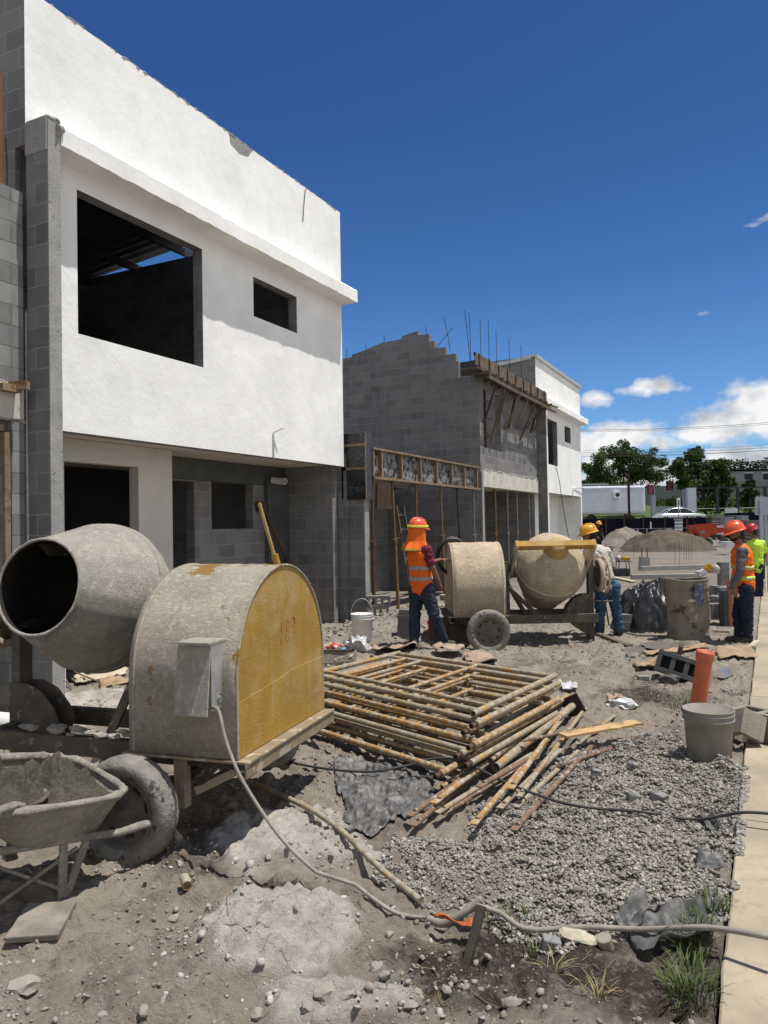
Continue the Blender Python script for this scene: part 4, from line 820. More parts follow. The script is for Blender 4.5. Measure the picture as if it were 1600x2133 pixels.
for (a, b, za, zb, r, m_, lb) in tubes:
    za += -.10; zb += -.10
    p, q = G(*zpix(*a), za), G(*zpix(*b), zb); p.z = max(p.z, gz(p.x, p.y) + r * .7); q.z = max(q.z, gz(q.x, q.y) + r * .7); L = (q - p).length; d = (q - p).normalized()
    m = MB(); side = d.cross(U).normalized()
    thick = r > .0195
    if thick: m.tube([p, p.lerp(q, .5), q], r, 12, hollow=.78); m.tube([p - d * .07, p], r * .8, 10, hollow=.75)
    else:
        m.tube([p + d * .07, p.lerp(q, .35), p.lerp(q, .7), q - d * .07], r, 10)
        for e, s in ((p, 1), (q, -1)): m.grid(4, 3, lambda u, v: e + d * s * (.09 * u) + side * (v - .5) * r * (2.6 - .6 * u) + U * (.004 if u < .9 else .0), smooth=False); m.box(e + d * s * .045, (.09, r * 2.3, .008), M=Matrix((d, side, side.cross(d))).transposed())
    single('scaffold_tube', m, m_, lb, 'scaffold tube', p, 'loose tubes beside the scaffold frames')
t_ = G(*zpix(1065, 735), -.03); q = G(*zpix(1460, 420), .06)
t = thing('shoring_prop', 'thick white-crusted prop with a square end plate lying in the tube pile', 'prop', t_); m = MB(); m.tube([t_, q], .032, 12, hollow=.8); part('tube', m, PIPEG, t)
m = MB(); d = (q - t_).normalized(); sd = d.cross(U).normalized(); m.box(q + d * .01, (.012, .17, .17), M=Matrix((d, sd, sd.cross(d))).transposed() @ Matrix.Rotation(.5, 3, 'X')); part('end_plate', m, REBAR, t)
# torn board
m = MB(); a, b = G(1172, 1540, .03), G(1330, 1512, .05); d = (b - a).normalized(); w = d.cross(U).normalized(); L = (b - a).length; rr = random.Random(9)
top = [a + d * L * u + w * (-.055 + rr.uniform(-.012, .012) * (u > .6)) + U * .02 for u in np.linspace(0, 1, 12)]; bot = [a + d * L * u + w * (.055 + rr.uniform(-.03, .02) * (u > .5)) + U * .02 for u in np.linspace(0, 1, 12)]
m.prism(top + bot[::-1], (0, 0, .016)); single('board', m, mat('fresh_plywood', (.50, .33, .16), (.40, .26, .12), 8, bump=.2, c3=(.25, .16, .08), s3=12), 'pale broken plywood board lying on the tube pile edge', 'board', a)
# grey-black sheet under the stack
def sheet(name, label, cat, corners, zoff, seed, m_, amp=.05, n=60, rag=.04):
    m = MB(); A_, B_, C_, D_ = corners
    def fn(u, v):
        p = A_.lerp(B_, u).lerp(D_.lerp(C_, u), v); e = rag * float(fbm(u * 3 + v * 2, u - v * 3, .35, seed, 3)) * (1 if min(u, v, 1 - u, 1 - v) < .02 else 0)
        x, y = p.x + e, p.y + e * .7; n1 = float(fbm(x * 1.0 + y * .6, y * .35 - x * .3, .11, seed + 3, 4)); rid = 1 - min(1, abs(n1) * 5)
        return Vector((x, y, max(gz(x, y) + .012, p.z * 0 + zoff) + amp * (rid * .8 + .6 * float(fbm(x, y, .25, seed, 3)) + .3)))
    m.grid(n, n, fn); o = single(name, m, m_, label, cat, A_); so = o.modifiers.new('sheet', 'SOLIDIFY'); so.thickness = .004; return o
SHEET = mat('dusty_black_sheet', (.065, .065, .066), (.14, .136, .13), 9, rough=.55, spec=.4, bump=.5, bscale=30, bdist=.01, lo=.4, hi=.7, c3=(.22, .21, .19), s3=7, lo3=.57, hi3=.66)
BAGB = mat('black_sheeting', (.012, .012, .014), (.02, .02, .022), 6, rough=.38, spec=.5, bump=.3, bscale=14, bdist=.02, c3=(.10, .10, .10), s3=6, lo3=.60, hi3=.72)
g = lambda x, y: G(x, y, -.09)
sheet('plastic_sheet', 'crumpled dusty black plastic sheet on the dirt under the stack corner', 'sheet', (g(690, 1580), g(912, 1600), g(905, 1668), g(735, 1742)), -.2, 50, SHEET, .010, 110, .05)
# ================================================================== gravel and small stones
def in_poly(px, py, poly):
    c = np.zeros(len(px), bool); n = len(poly)
    for i in range(n):
        x1, y1 = poly[i]; x2, y2 = poly[(i + 1) % n]
        k = ((y1 > py) != (y2 > py)) & (px < (x2 - x1) * (py - y1) / (y2 - y1 + 1e-12) + x1); c ^= k
    return c
def ico_data(sub=1):
    bm = bmesh.new(); bmesh.ops.create_icosphere(bm, subdivisions=sub, radius=1); v = np.array([x.co[:] for x in bm.verts]); f = np.array([[y.index for y in x.verts] for x in bm.faces]); bm.free(); return v, f
def stones_mesh(name, P, S, m_, seed, cols=None, flat=.62, sub=1):
    """one mesh of many angular stones at P (n,3) with sizes S"""
    r = np.random.default_rng(seed); v0, f0 = ico_data(sub); n = len(P); k = len(v0)
    ang = r.random(n) * 6.283; ca, sa = np.cos(ang)[:, None], np.sin(ang)[:, None]; tl = (r.random((n, 2)) - .5) * .9
    V = v0[None] * (1 + (r.random((n, k, 1)) - .5) * .75) * np.stack([np.ones(n), .65 + .3 * r.random(n), flat * (.6 + .7 * r.random(n))], -1)[:, None, :] * S[:, None, None]
    x, y, z = V[..., 0] * ca - V[..., 1] * sa, V[..., 0] * sa + V[..., 1] * ca, V[..., 2]; z = z + x * tl[:, :1] + y * tl[:, 1:]
    V = np.stack([x, y, z], -1) + P[:, None, :]; Fc = (f0[None] + (np.arange(n) * k)[:, None, None]).reshape(-1, 3)
    me = bpy.data.meshes.new(name); me.vertices.add(n * k); me.vertices.foreach_set('co', V.ravel()); me.loops.add(Fc.size); me.loops.foreach_set('vertex_index', Fc.ravel().astype(np.int32)); me.polygons.add(len(Fc)); me.polygons.foreach_set('loop_start', np.arange(len(Fc)) * 3); me.update()
    a = me.attributes.new('tint', 'FLOAT', 'POINT'); a.data.foreach_set('value', np.repeat(r.random(n), k).astype(np.float32)); me.materials.append(m_); return me
def stone_mat(name, c1, c2, c3):
    k = NT(name); a = k.n('ShaderNodeAttribute'); a.attribute_name = 'tint'; c = k.mix(k.ramp(a.outputs['Fac'], 0, .75), c1, c2); c = k.mix(k.ramp(a.outputs['Fac'], .86, .9), c, c3); c = k.mix(k.math('MULTIPLY', k.ramp(k.noise(40, 4, .7), .45, .7), .5), c, [x * .6 for x in c1]); k.col(c); k.rough(.9, .2); k.bump(k.noise(120, 4, .7), .4, .004); return k.m
GRAV = stone_mat('crushed_stone', (.195, .18, .158), (.305, .285, .25), (.42, .40, .355)); PEB = stone_mat('loose_pebbles', (.19, .165, .135), (.30, .275, .235), (.42, .40, .36))
CRUM = stone_mat('cement_bits', (.36, .34, .30), (.45, .425, .375), (.28, .26, .23))
def gravel():
    poly = [G(*p, -.06) for p in ((905, 1862), (770, 1800), (735, 1745), (800, 1730), (960, 1700), (1060, 1600), (1180, 1555), (1300, 1545), (1420, 1545), (1500, 1590), (1575, 1655), (1545, 1700), (1520, 1860), (1488, 1950), (1420, 1975), (1300, 1970), (1180, 1950), (1060, 1930), (990, 1900))]
    poly = [(p.x, p.y) for p in poly]; xs = [p[0] for p in poly]; ys = [p[1] for p in poly]; r = np.random.default_rng(5); N = 90000
    x = r.uniform(min(xs) - .2, max(xs) + .12, N); y = r.uniform(min(ys) - .2, max(ys) + .3, N)
    jx = x + .22 * fbm(x, y, .35, 60, 3); jy = y + .22 * fbm(x, y, .35, 64, 3); k = in_poly(jx, jy, poly) & (x < -.15)
    x, y = x[k], y[k]; k = (fbm(x, y, .6, 71, 3) > -.33) | (r.random(len(x)) < .3); x, y = x[k][:44000], y[k][:44000]
    s = r.choice([.0065, .0092, .0125], len(x), p=[.4, .42, .18]) * r.uniform(.85, 1.2, len(x)); z = np.maximum(gheight(x, y), -.2) + s * .3 + r.random(len(x)) ** 2 * .007
    z = np.where(x > -.19, s * .4, z)
    o = link('gravel', stones_mesh('gravel', np.stack([x, y, z], -1), s, GRAV, 6, None, .5)); tag(o, 'bed of crushed grey stone beside the pale path', 'gravel', kind='stuff')
    # loose pebbles over the rest
    N = 52000; x = r.uniform(-7, -.25, N); y = 1.9 + (r.random(N) ** 1.7) * 12; w = np.clip(.35 + 1.6 * fbm(x, y, .5, 80, 3) - .25 * crust(x, y), 0, 1); k = r.random(N) < w; x, y = x[k], y[k]
    s = .003 + .012 * r.random(len(x)) ** 3 + .002 * np.hypot(x, y) / 6; z = gheight(x, y) + s * .3
    o = link('pebbles', stones_mesh('pebbles', np.stack([x, y, z], -1), s, PEB, 8, None)); tag(o, 'small stones and crumbs scattered over the dirt', 'pebbles', kind='stuff')
    # broken bits along the edges of the dried cement
    N = 40000; x = r.uniform(-5, -.4, N); y = r.uniform(1.9, 6, N); c = crust(x, y); k = (c > .12) & (c < .9) & (r.random(N) < .2); x, y = x[k], y[k]; s = .004 + .022 * r.random(len(x)) ** 4
    o = link('cement_crumbs', stones_mesh('cement_crumbs', np.stack([x, y, gheight(x, y) + s * .3], -1), s, CRUM, 10)); tag(o, 'broken bits of dried cement around the pale crusts', 'cement crumbs', kind='stuff')
    # rubble along the house fronts and behind the near mixer
    N = 3800; x = r.uniform(-6.3, -4.2, N); y = r.uniform(4.6, 17.5, N); w = np.exp(-((x + 5.5) / .7) ** 2) * (.5 + fbm(x, y, .8, 90, 3)); k = r.random(N) < w; x, y = x[k], y[k]; s = .012 + .03 * r.random(len(x)) ** 2.5
    o = link('rubble', stones_mesh('rubble', np.stack([x, y, gheight(x, y) + s * .35], -1), s, PEB, 9, None)); tag(o, 'loose pale rubble heaped along the house fronts', 'rubble', kind='stuff')
gravel()
# larger lumps, one object each
v_ = []
for i in range(5): mbs = MB(); mbs.ico((0, 0, 0), 1, 2, .22, (1, .75, .55), rnd=random.Random(70 + i)); v_.append(mbs.mesh('stone', mat('pale_stone', (.36, .33, .28), (.26, .24, .20), 20, bump=.6, bscale=40)))
spots = [(45, 2050, .06), (618, 1922, .02), (362, 1895, .028), (680, 2088, .045), (725, 2100, .03), (800, 2040, .03), (810, 1935, .025), (870, 2065, .022), (755, 1720, .03), (375, 1800, .02), (1090, 2010, .025), (855, 2108, .03), (785, 2005, .03), (300, 2105, .028), (930, 2090, .022), (1018, 2020, .018), (880, 1990, .016), (1130, 1965, .03), (270, 1970, .02), (1065, 2105, .035), (690, 1790, .025), (1260, 2015, .018), (1310, 2008, .014), (215, 2110, .02), (340, 2080, .018), (640, 2120, .025), (770, 2095, .02), (535, 2105, .03), (970, 2075, .02), (560, 1800, .022)]
rr = random.Random(12)
for i, (px, py, r_) in enumerate(spots):
    p = G(px, py, -.1); o = link('stone', v_[i % 5]); o.location = (p.x, p.y, gz(p.x, p.y) + r_ * .3); o.scale = (r_, r_, r_); o.rotation_euler = (rr.uniform(-.4, .4), rr.uniform(-.4, .4), rr.uniform(0, 6)); tag(o, 'pale stone lump lying loose on the dirt in the foreground', 'stone', 'loose stones in the foreground')
tile = MB(); p = G(88, 1932, -.12); tile.box((p.x, p.y, gz(p.x, p.y) + .03), (.22, .26, .03), M=Matrix.Rotation(.55, 3, 'Z') @ Matrix.Rotation(.08, 3, 'X')); single('paving_slab', tile, mat('sandy_slab', (.25, .23, .19), (.15, .135, .11), 8, bump=.4), 'flat square concrete slab half in the wheelbarrow shadow', 'slab', p, bevel=.006)
p = G(385, 1848, -.12); m = MB(); q = p + R * .03 - F * .07; m.tube([(p.x, p.y, gz(p.x, p.y) + .03), (q.x, q.y, gz(q.x, q.y) + .035)], .024, 14, hollow=.8); single('pipe_offcut', m, PIPEG, 'short grey pipe offcut lying in front of the mixer tyre', 'pipe', p)
p = G(1000, 2105, -.1); m = MB(); q = p + R * .06; m.tube([(p.x, p.y, gz(p.x, p.y) + .02), (q.x, q.y, gz(q.x, q.y) + .02)], .018, 12, hollow=.7)
for px, py, a_, s_, lb in ((1243, 1632, .3, .05, 'small grey block chip on the gravel below the bucket'), (1318, 1610, -.2, .055, 'grey block chip on the gravel just left of the bucket'), (1320, 1680, .5, .06, 'low grey block chip near the black cable on the gravel'), (1372, 1676, -.4, .07, 'pair-sized grey block piece right of the low chip near the cable'), (1148, 1975, .4, .058, 'grey block fragment on the dark soil beside the flat pale chunk')):
    p = G(px, py, -.08); m = MB(); m.box((p.x, p.y, gz(p.x, p.y) + s_ * .42), (s_ * 1.25, s_, s_ * .9), M=Matrix.Rotation(a_, 3, 'Z') @ Matrix.Rotation(.2, 3, 'Y')); single('block_fragment', m, BLOCKL, lb, 'block fragment', p, bevel=.006)
p = G(1208, 1985, -.1); m = MB(); m.ico((p.x, p.y, gz(p.x, p.y) + .015), .085, 2, .3, (1, .45, .22), Matrix.Rotation(-.1, 3, 'Z')); single('concrete_chunk', m, mat('pale_chunk', (.46, .41, .31), (.34, .3, .23), 20, bump=.7, bscale=50), 'flat pale concrete chunk on the dark soil', 'chunk', p)
p = G(1266, 1995, -.1); m = MB(); m.tube([(p.x, p.y, gz(p.x, p.y) - .02), (p.x - .01, p.y - .02, gz(p.x, p.y) + .05)], .03, 18, hollow=.86); single('pipe_stub', m, mat('grey_stub', (.30, .27, .21), (.2, .18, .15), 10), 'short grey pipe stub sticking out of the dark soil', 'pipe', p)
# ================================================================== people
from mathutils.bvhtree import BVHTree
def capsule(mb, p0, p1, r0, r1, flat=None, fk=1.0, n=14):
    """rounded tapering limb; flat/fk: squash across that direction"""
    p0, p1 = Vector(p0), Vector(p1); d = p1 - p0; L = d.length; d = d.normalized() if L > 1e-6 else Vector((0, 0, 1))
    a = (Vector(flat) - d * d.dot(Vector(flat))).normalized() if flat is not None else d.cross(Vector((1, 0, 0)) if abs(d.x) < .9 else Vector((0, 1, 0))).normalized(); b = d.cross(a)
    prof = [(r0 * math.sin(q), -r0 * math.cos(q)) for q in np.linspace(.12, math.pi / 2, 5)] + [(r1 * math.cos(q), L + r1 * math.sin(q)) for q in np.linspace(0, math.pi / 2 - .12, 5)]
    vs, fs = [], []
    for r, h in prof:
        for j in range(n):
            q = 2 * math.pi * j / n; vs.append(p0 + d * h + (a * math.cos(q) * fk + b * math.sin(q)) * r)
    k = len(prof)
    for i in range(k - 1):
        for j in range(n): fs.append((i * n + j, i * n + (j + 1) % n, (i + 1) * n + (j + 1) % n, (i + 1) * n + j))
    fs += [tuple(reversed(range(n))), tuple((k - 1) * n + j for j in range(n))]
    mb.add(vs, fs, 0, True)
def melt(name, mb, voxel, m, parent, smooth=4, fold=0, seed=0, fs=.07):
    """fuse the shapes of mb into one continuous surface"""
    me = mb.mesh('tmp', m, OFF[parent.name]); o = bpy.data.objects.new('tmp', me); COL.objects.link(o)
    r = o.modifiers.new('r', 'REMESH'); r.mode = 'VOXEL'; r.voxel_size = voxel; s = o.modifiers.new('s', 'SMOOTH'); s.iterations = smooth; s.factor = .5
    me2 = bpy.data.meshes.new_from_object(o.evaluated_get(bpy.context.evaluated_depsgraph_get())); bpy.data.objects.remove(o); me2.name = name
    if not me2.materials: me2.materials.append(m)
    n = len(me2.vertices); co = np.zeros(n * 3); me2.vertices.foreach_get('co', co); co = co.reshape(-1, 3)
    if fold:
        no = np.zeros(n * 3); me2.vertices.foreach_get('normal', no); no = no.reshape(-1, 3); u = co[:, 0] * .8 + co[:, 1] * .6; w = co[:, 2]
        f = fbm(u * 1.3 + w * .8, w * 1.6 - u * .7, fs, seed, 3); f = (1 - np.abs(f) * 4).clip(-.6, 1) * .6 + f; co = co + no * (fold * f)[:, None]; me2.vertices.foreach_set('co', co.ravel())
    me2.polygons.foreach_set('use_smooth', np.ones(len(me2.polygons), bool)); me2.update()
    return link(name, me2, parent)
def band(parent, src, c, ax, z0, z1, m, name='reflective_band', a0=0, a1=2 * math.pi, n=40, off=.004, dz=None):
    """strip laid round the cloth of src: rays towards axis point c at heights z0..z1"""
    me = src.data; bv = BVHTree.FromPolygons([v.co + OFF[src.name] for v in me.vertices], [p.vertices[:] for p in me.polygons]); vs = []
    for i in range(n + 1):
        q = a0 + (a1 - a0) * i / n; d = (R * math.cos(q) + F * math.sin(q))
        for z in (z0, z1):
            o = Vector((c.x, c.y, z + (dz(q) if dz else 0))) + d * .8; h = bv.ray_cast(o, -d); vs.append((h[0] if h[0] else o - d * .68) + d * off)
    mb = MB(); mb.add(vs, [(2 * i, 2 * i + 2, 2 * i + 3, 2 * i + 1) for i in range(n)], 0, True); o = part(name, mb, m, src); so = o.modifiers.new('t', 'SOLIDIFY'); so.thickness = .003; return o
def hand(mb, w, d, palm_n, thumb, curl=.5, s=1.0):
    """palm and five separate fingers from the wrist w along d; palm_n out of the palm, thumb side given"""
    d = d.normalized(); t = (thumb - d * thumb.dot(d)).normalized(); nrm = palm_n.normalized()
    capsule(mb, w, w + d * .075 * s, .026 * s, .034 * s, nrm, .5)
    for k, L in enumerate((.068, .078, .072, .056)):
        b = w + d * .085 * s + t * (.026 - k * .0175) * s; e = b + (d * math.cos(curl) + nrm * math.sin(curl)) * L * .5 * s; g = e + (d * math.cos(curl * 2.1) + nrm * math.sin(curl * 2.1)) * L * .5 * s
        capsule(mb, b, e, .0095 * s, .0088 * s, n=8); capsule(mb, e, g, .0088 * s, .0075 * s, n=8)
    b = w + d * .03 * s + t * .03 * s; e = b + (d * .7 + t * .6 + nrm * .3).normalized() * .036 * s; capsule(mb, b, e, .012 * s, .0105 * s, n=8); capsule(mb, e, e + (d * .9 + nrm * .4).normalized() * .03 * s, .0105 * s, .0085 * s, n=8)
def cloth(name, c, c2=None, sc_=25): return mat(name, c, c2, sc_, rough=.85, spec=.15, bump=.2, bscale=220, bdist=.002)
SKINT = mat('skin', (.21, .105, .065), (.17, .085, .05), 10, rough=.6, spec=.35, bump=.1); HAIR = mat('dark_hair', (.012, .01, .009), (.02, .017, .015), 30, rough=.6)
ORANGE = mat('orange_vest_cloth', (.78, .15, .015), (.66, .11, .012), 8, rough=.75, bump=.15, bscale=200, bdist=.002); GREYB = mat('grey_reflective', (.36, .36, .35), (.28, .28, .27), 20, rough=.5, bump=.05)
LIME = mat('lime_cloth', (.50, .72, .06), (.42, .62, .05), 10, rough=.75, bump=.15); JEAN = cloth('dark_jeans', (.018, .026, .042), (.035, .044, .062), 9); JEANB = cloth('blue_jeans', (.07, .13, .20), (.03, .06, .11), 7); NAVY = cloth('navy_trousers', (.012, .016, .032), (.022, .027, .045), 9)
MAROON = cloth('maroon_shirt', (.15, .025, .05), (.11, .018, .035)); TEE = cloth('off_white_shirt', (.52, .51, .44), (.44, .43, .37), 8); GREYS = cloth('grey_long_sleeve', (.125, .12, .135), (.095, .09, .105), 9); BOOT = mat('dusty_boots', (.09, .078, .062), (.05, .045, .04), 14, bump=.4); DKB = cloth('dark_work_shirt', (.03, .04, .045))
HATO = mat('orange_red_helmet', (.72, .10, .035), (.66, .085, .03), 5, rough=.35, spec=.5, bump=.03); HATY = mat('yellow_helmet', (.66, .33, .02), (.56, .27, .02), 8, rough=.4, spec=.5, bump=.05); HATR = mat('red_helmet', (.42, .02, .03), (.36, .018, .026), 6, rough=.35, spec=.5, bump=.03)
def helmet(t, hc, up, fw, m, s=1.0, name='helmet'):
    up = up.normalized(); fw = (fw - up * fw.dot(up)).normalized(); sd = fw.cross(up); s *= .94; M = Matrix.Translation(hc + up * .038) @ Matrix((fw * 1.14 * s, sd * s, up * s)).transposed().to_4x4()
    mb = MB(); mb.lathe([(.001, .135), (.04, .131), (.075, .115), (.10, .088), (.116, .05), (.122, .012), (.124, 0), (.118, -.002), (.112, .01), (.10, .06), (.001, .12)], 36, M)
    for i in range(37):
        pass
    vs = []; n = 36
    for j in range(n):
        q = 2 * math.pi * j / n; e = .016 + .045 * max(0, math.cos(q)) ** 2; c, sn = math.cos(q), math.sin(q); dz = -.012 - .018 * max(0, math.cos(q))
        for r, z in ((.119, .012), (.122 + e, dz + .004), (.122 + e, dz - .003), (.118, .003)): vs.append(M @ Vector((r * c, r * sn, z)))
    mb.add(vs, [(j * 4 + k, ((j + 1) % n) * 4 + k, ((j + 1) % n) * 4 + (k + 1) % 4, j * 4 + (k + 1) % 4) for j in range(n) for k in range(4)], 0, True)
    h = part(name, mb, m, t)
    mb = MB()
    for y in (-.028, 0, .028): mb.tube([M @ Vector((r, y, z)) for r, z in ((.112, .062), (.088, .104), (.05, .129), (0, .138), (-.05, .129), (-.088, .104), (-.112, .062))], .009 if y == 0 else .006, 6)
    part('ridge', mb, m, h); return h
def person(label, base, Jt, facing, hat, shirt, pants, sleeves, look=None, up=None, seed=1, vest=None, vb=None, size=1.0, beard=False, hands=None, boots=BOOT):
    t = thing('person', label, 'person', base); f = facing.normalized(); j = Jt; look = (look or f).normalized(); s = size; sd = f.cross(U)          # sd: the person's right
    mb = MB(); mid = j['pelvis'].lerp(j['chest'], .5)
    capsule(mb, j['pelvis'], mid, .145 * s, .135 * s, f, .70); capsule(mb, mid, j['chest'], .135 * s, .155 * s, f, .68); capsule(mb, j['sR'], j['sL'], .058 * s, .058 * s); capsule(mb, j['chest'], j['neck'], .10 * s, .055 * s, f, .8)
    hd = j['head']; hu = (up or (hd - j['neck'])).normalized()
    capsule(mb, j['neck'] - hu * .03, hd - hu * .05, .056 * s, .055 * s)
    capsule(mb, hd - hu * .012 + look * .008, hd + hu * .04 - look * .005, .085 * s, .088 * s, hu.cross(look), .84); capsule(mb, hd - hu * .06 + look * .03, hd - hu * .08 + look * .055, .058 * s, .034 * s); ls = look.cross(hu)
    capsule(mb, hd + look * .09 + hu * .005, hd + look * .115 - hu * .028, .011 * s, .016 * s, n=8); capsule(mb, hd + look * .088 - hu * .062 - ls * .018, hd + look * .088 - hu * .062 + ls * .018, .011 * s, .011 * s, n=8); capsule(mb, hd + look * .082 + hu * .03 - ls * .035, hd + look * .082 + hu * .03 + ls * .035, .013 * s, .013 * s, n=8)
    for e in (-1, 1): capsule(mb, hd + ls * e * .082 - hu * .03 - look * .008, hd + ls * e * .086 + hu * .015 - look * .018, .013 * s, .018 * s, look, 1, 8)
    for e in 'RL':
        capsule(mb, j['s' + e], j['e' + e], .052 * s, .040 * s); capsule(mb, j['e' + e], j['w' + e], .041 * s, .027 * s); capsule(mb, j['h' + e], j['k' + e], .085 * s, .056 * s); capsule(mb, j['k' + e], j['a' + e], .056 * s, .038 * s)
        dd, pn, th = (hands or {}).get(e, ((j['w' + e] - j['e' + e]), (sd if e == 'L' else -sd), f)); hand(mb, j['w' + e], Vector(dd), Vector(pn), Vector(th), (hands or {}).get('curl' + e, .45), s)
        capsule(mb, j['a' + e] - U * .02, j['t' + e], .04 * s, .034 * s)
    melt('body', mb, .0065, SKINT, t, 3)
    # hair, eyes
    mb = MB(); capsule(mb, hd - hu * .005 - look * .022, hd + hu * .045 - look * .012, .089 * s, .092 * s, hu.cross(look), .86); capsule(mb, hd - hu * .05 - look * .045, hd - look * .04, .06 * s, .075 * s); melt('hair', mb, .01, HAIR, t, 2)
    mb = MB()
    for e in (-1, 1): mb.ico(hd + look * .083 + hu * .012 + ls * e * .032, .011 * s, 2, 0, smooth=True)
    part('eyes', mb, HAIR, t)
    if beard:
        mb = MB(); capsule(mb, hd - hu * .072 + look * .03, hd - hu * .088 + look * .062, .062 * s, .036 * s); capsule(mb, hd - hu * .048 + look * .088 - ls * .02, hd - hu * .048 + look * .088 + ls * .02, .011, .011, n=8); melt('beard', mb, .008, HAIR, t, 2)
    # shirt
    mb = MB(); bot = j['pelvis'] - U * .03
    capsule(mb, bot, mid, .158 * s, .150 * s, f, .74); capsule(mb, mid, j['chest'], .150 * s, .17 * s, f, .72); capsule(mb, j['sR'], j['sL'], .072 * s, .072 * s); capsule(mb, j['chest'], j['neck'] - U * .02, .115 * s, .066 * s, f, .85)
    for e in 'RL':
        k = j['s' + e].lerp(j['e' + e], .72) if sleeves == 'short' else j['e' + e]
        capsule(mb, j['s' + e], k, .068 * s, .064 * s if sleeves == 'short' else .054 * s)
        if sleeves == 'long': capsule(mb, j['e' + e], j['e' + e].lerp(j['w' + e], .93), .054 * s, .04 * s)
    sh = melt('shirt', mb, .009, shirt, t, 3, .012 * s, seed, .085)
    # trousers
    mb = MB(); capsule(mb, j['hR'] + U * .04, j['hL'] + U * .04, .115 * s, .115 * s, f, .9); capsule(mb, j['pelvis'] + U * .02, j['pelvis'] - U * .06, .150 * s, .140 * s, f, .78)
    for e in 'RL': capsule(mb, j['h' + e], j['k' + e], .102 * s, .075 * s); capsule(mb, j['k' + e], j['a' + e] + U * .02, .076 * s, .066 * s)
    melt('trousers', mb, .009, pants, t, 3, .014 * s, seed + 3, .09)
    for e in 'RL':
        mb = MB(); tt = j['t' + e]; aa = j['a' + e]; capsule(mb, aa + U * .03, aa - U * .03, .058 * s, .056 * s); capsule(mb, aa - U * .035, tt, .054 * s, .046 * s, U, .95); o = melt('boot', mb, .009, boots, t, 3, .003, seed)
        mb = MB(); d = (tt - aa); d.z = 0; d.normalize(); zb = min(aa.z - .035, tt.z) - .045 * s; q = d.cross(U); pl = [aa - d * .055 + q * .045, aa - d * .055 - q * .045, aa + d * .08 - q * .042, tt + d * .02 - q * .046, tt + d * .05, tt + d * .02 + q * .046, aa + d * .08 + q * .042]
        mb.prism([Vector((p.x, p.y, zb)) for p in pl], (0, 0, .028)); part('sole', mb, HAIR, o)
    if vest:
        mb = MB(); capsule(mb, bot + U * .015, mid, .172 * s, .166 * s, f, .80); capsule(mb, mid, j['chest'], .166 * s, .178 * s, f, .79); capsule(mb, j['sR'].lerp(j['sL'], .2), j['sR'].lerp(j['sL'], .8), .078 * s, .078 * s); capsule(mb, j['chest'], j['neck'] - U * .045, .125 * s, .085 * s, f, .88)
        v = melt('vest', mb, .009, vest, t, 3, .011 * s, seed + 7, .10); zc = j['chest'].z; zp = j['pelvis'].z
        for z in (zp + .06, zp + .20): band(t, v, j['pelvis'].lerp(j['chest'], (z - zp) / max(.01, zc - zp)), None, z, z + .05, vb[0]); 
        if len(vb) > 1:
            for z in (zp + .075, zp + .215): band(t, v, j['pelvis'].lerp(j['chest'], (z - zp) / max(.01, zc - zp)), None, z, z + .02, vb[1], off=.008)
        if len(vb) == 1:
            for a_ in (-.62, .62):
                q0 = math.atan2(-(f.dot(F)), -(f.dot(R))) + a_; band(t, v, j['chest'], None, zp + .24, zc + .13, vb[0], a0=q0 - .13, a1=q0 + .13, n=6)
    if hat: helmet(t, hd, hu, look, hat, s)
    return t
def joints(D, spec):
    return {k: PD(v[0], v[1], D + (v[2] if len(v) > 2 else 0)) for k, v in spec.items()}
# 1: orange vest and neck flap, seen from behind, feeling the tan mixer's hood
D = 10.28; J = joints(D, dict(pelvis=(879, 1218), chest=(872, 1158), neck=(868, 1134), head=(870, 1104), sR=(889, 1146, -.12), sL=(857, 1146, .12), eR=(901, 1182, -.16), wR=(914, 1211, -.10), eL=(889, 1176, .30), wL=(917, 1166, .36), hR=(890, 1234, -.07), hL=(869, 1234, .07), kR=(906, 1284, -.12), kL=(864, 1286, .06), aR=(923, 1334, -.02), aL=(864, 1339, -.10), tR=(944, 1341, .02), tL=(873, 1350, -.24)))
face1 = R * .80 + F * .60
W1 = person('person in orange vest and orange neck flap, back turned, reaching to the tan mixer', G(885, 1348, -.02), J, face1, HATO, MAROON, JEAN, 'short', seed=3, vest=ORANGE, vb=[GREYB], hands={'R': ((J['wR'] - J['eR']), -R, F), 'L': (R * .95 + U * .02, -U, F * -1), 'curlL': .3})
mb = MB(); hd = J['head']; hu = (hd - J['neck']).normalized(); lk = face1.normalized(); ls = lk.cross(hu)
def flap(u, v):
    q = math.radians(62) + u * math.radians(236); r = .112 + .022 * v + (.010 * math.sin(u * 31) + .014 * math.sin(u * 17 + 1)) * v * (.4 + v); c = hd.lerp(J['neck'] - U * .075 - lk * .02, v); c = c + hu * .045 * (1 - v)
    return c + (lk * math.cos(q) * 1.08 + ls * math.sin(q)) * r * (1.0 if v < .6 else 1.0 + (v - .6) * .8)
mb.grid(70, 16, flap); fl = part('neck_flap', mb, ORANGE, W1); fl.modifiers.new('s', 'SOLIDIFY').thickness = .004
mb = MB(); mb.grid(50, 3, lambda u, v: (lambda p: p + (p - hd).normalized() * .006)(flap(u, .90 + .07 * v))); part('flap_hem', mb, cloth('dark_green_trim', (.06, .075, .03), (.3, .36, .05), 60), fl)
mb = MB(); mb.grid(48, 4, lambda u, v: hd + hu * (.035 + .032 * v) + (lk * math.cos(u * 6.2832) * 1.17 + ls * math.sin(u * 6.2832)) * (.129 - .006 * v + .003 * math.sin(u * 150))); o = part('helmet_band', mb, mat('lime_band', (.62, .60, .05), (.5, .42, .06), 40, bump=.2), fl); o.modifiers.new('s', 'SOLIDIFY').thickness = .003
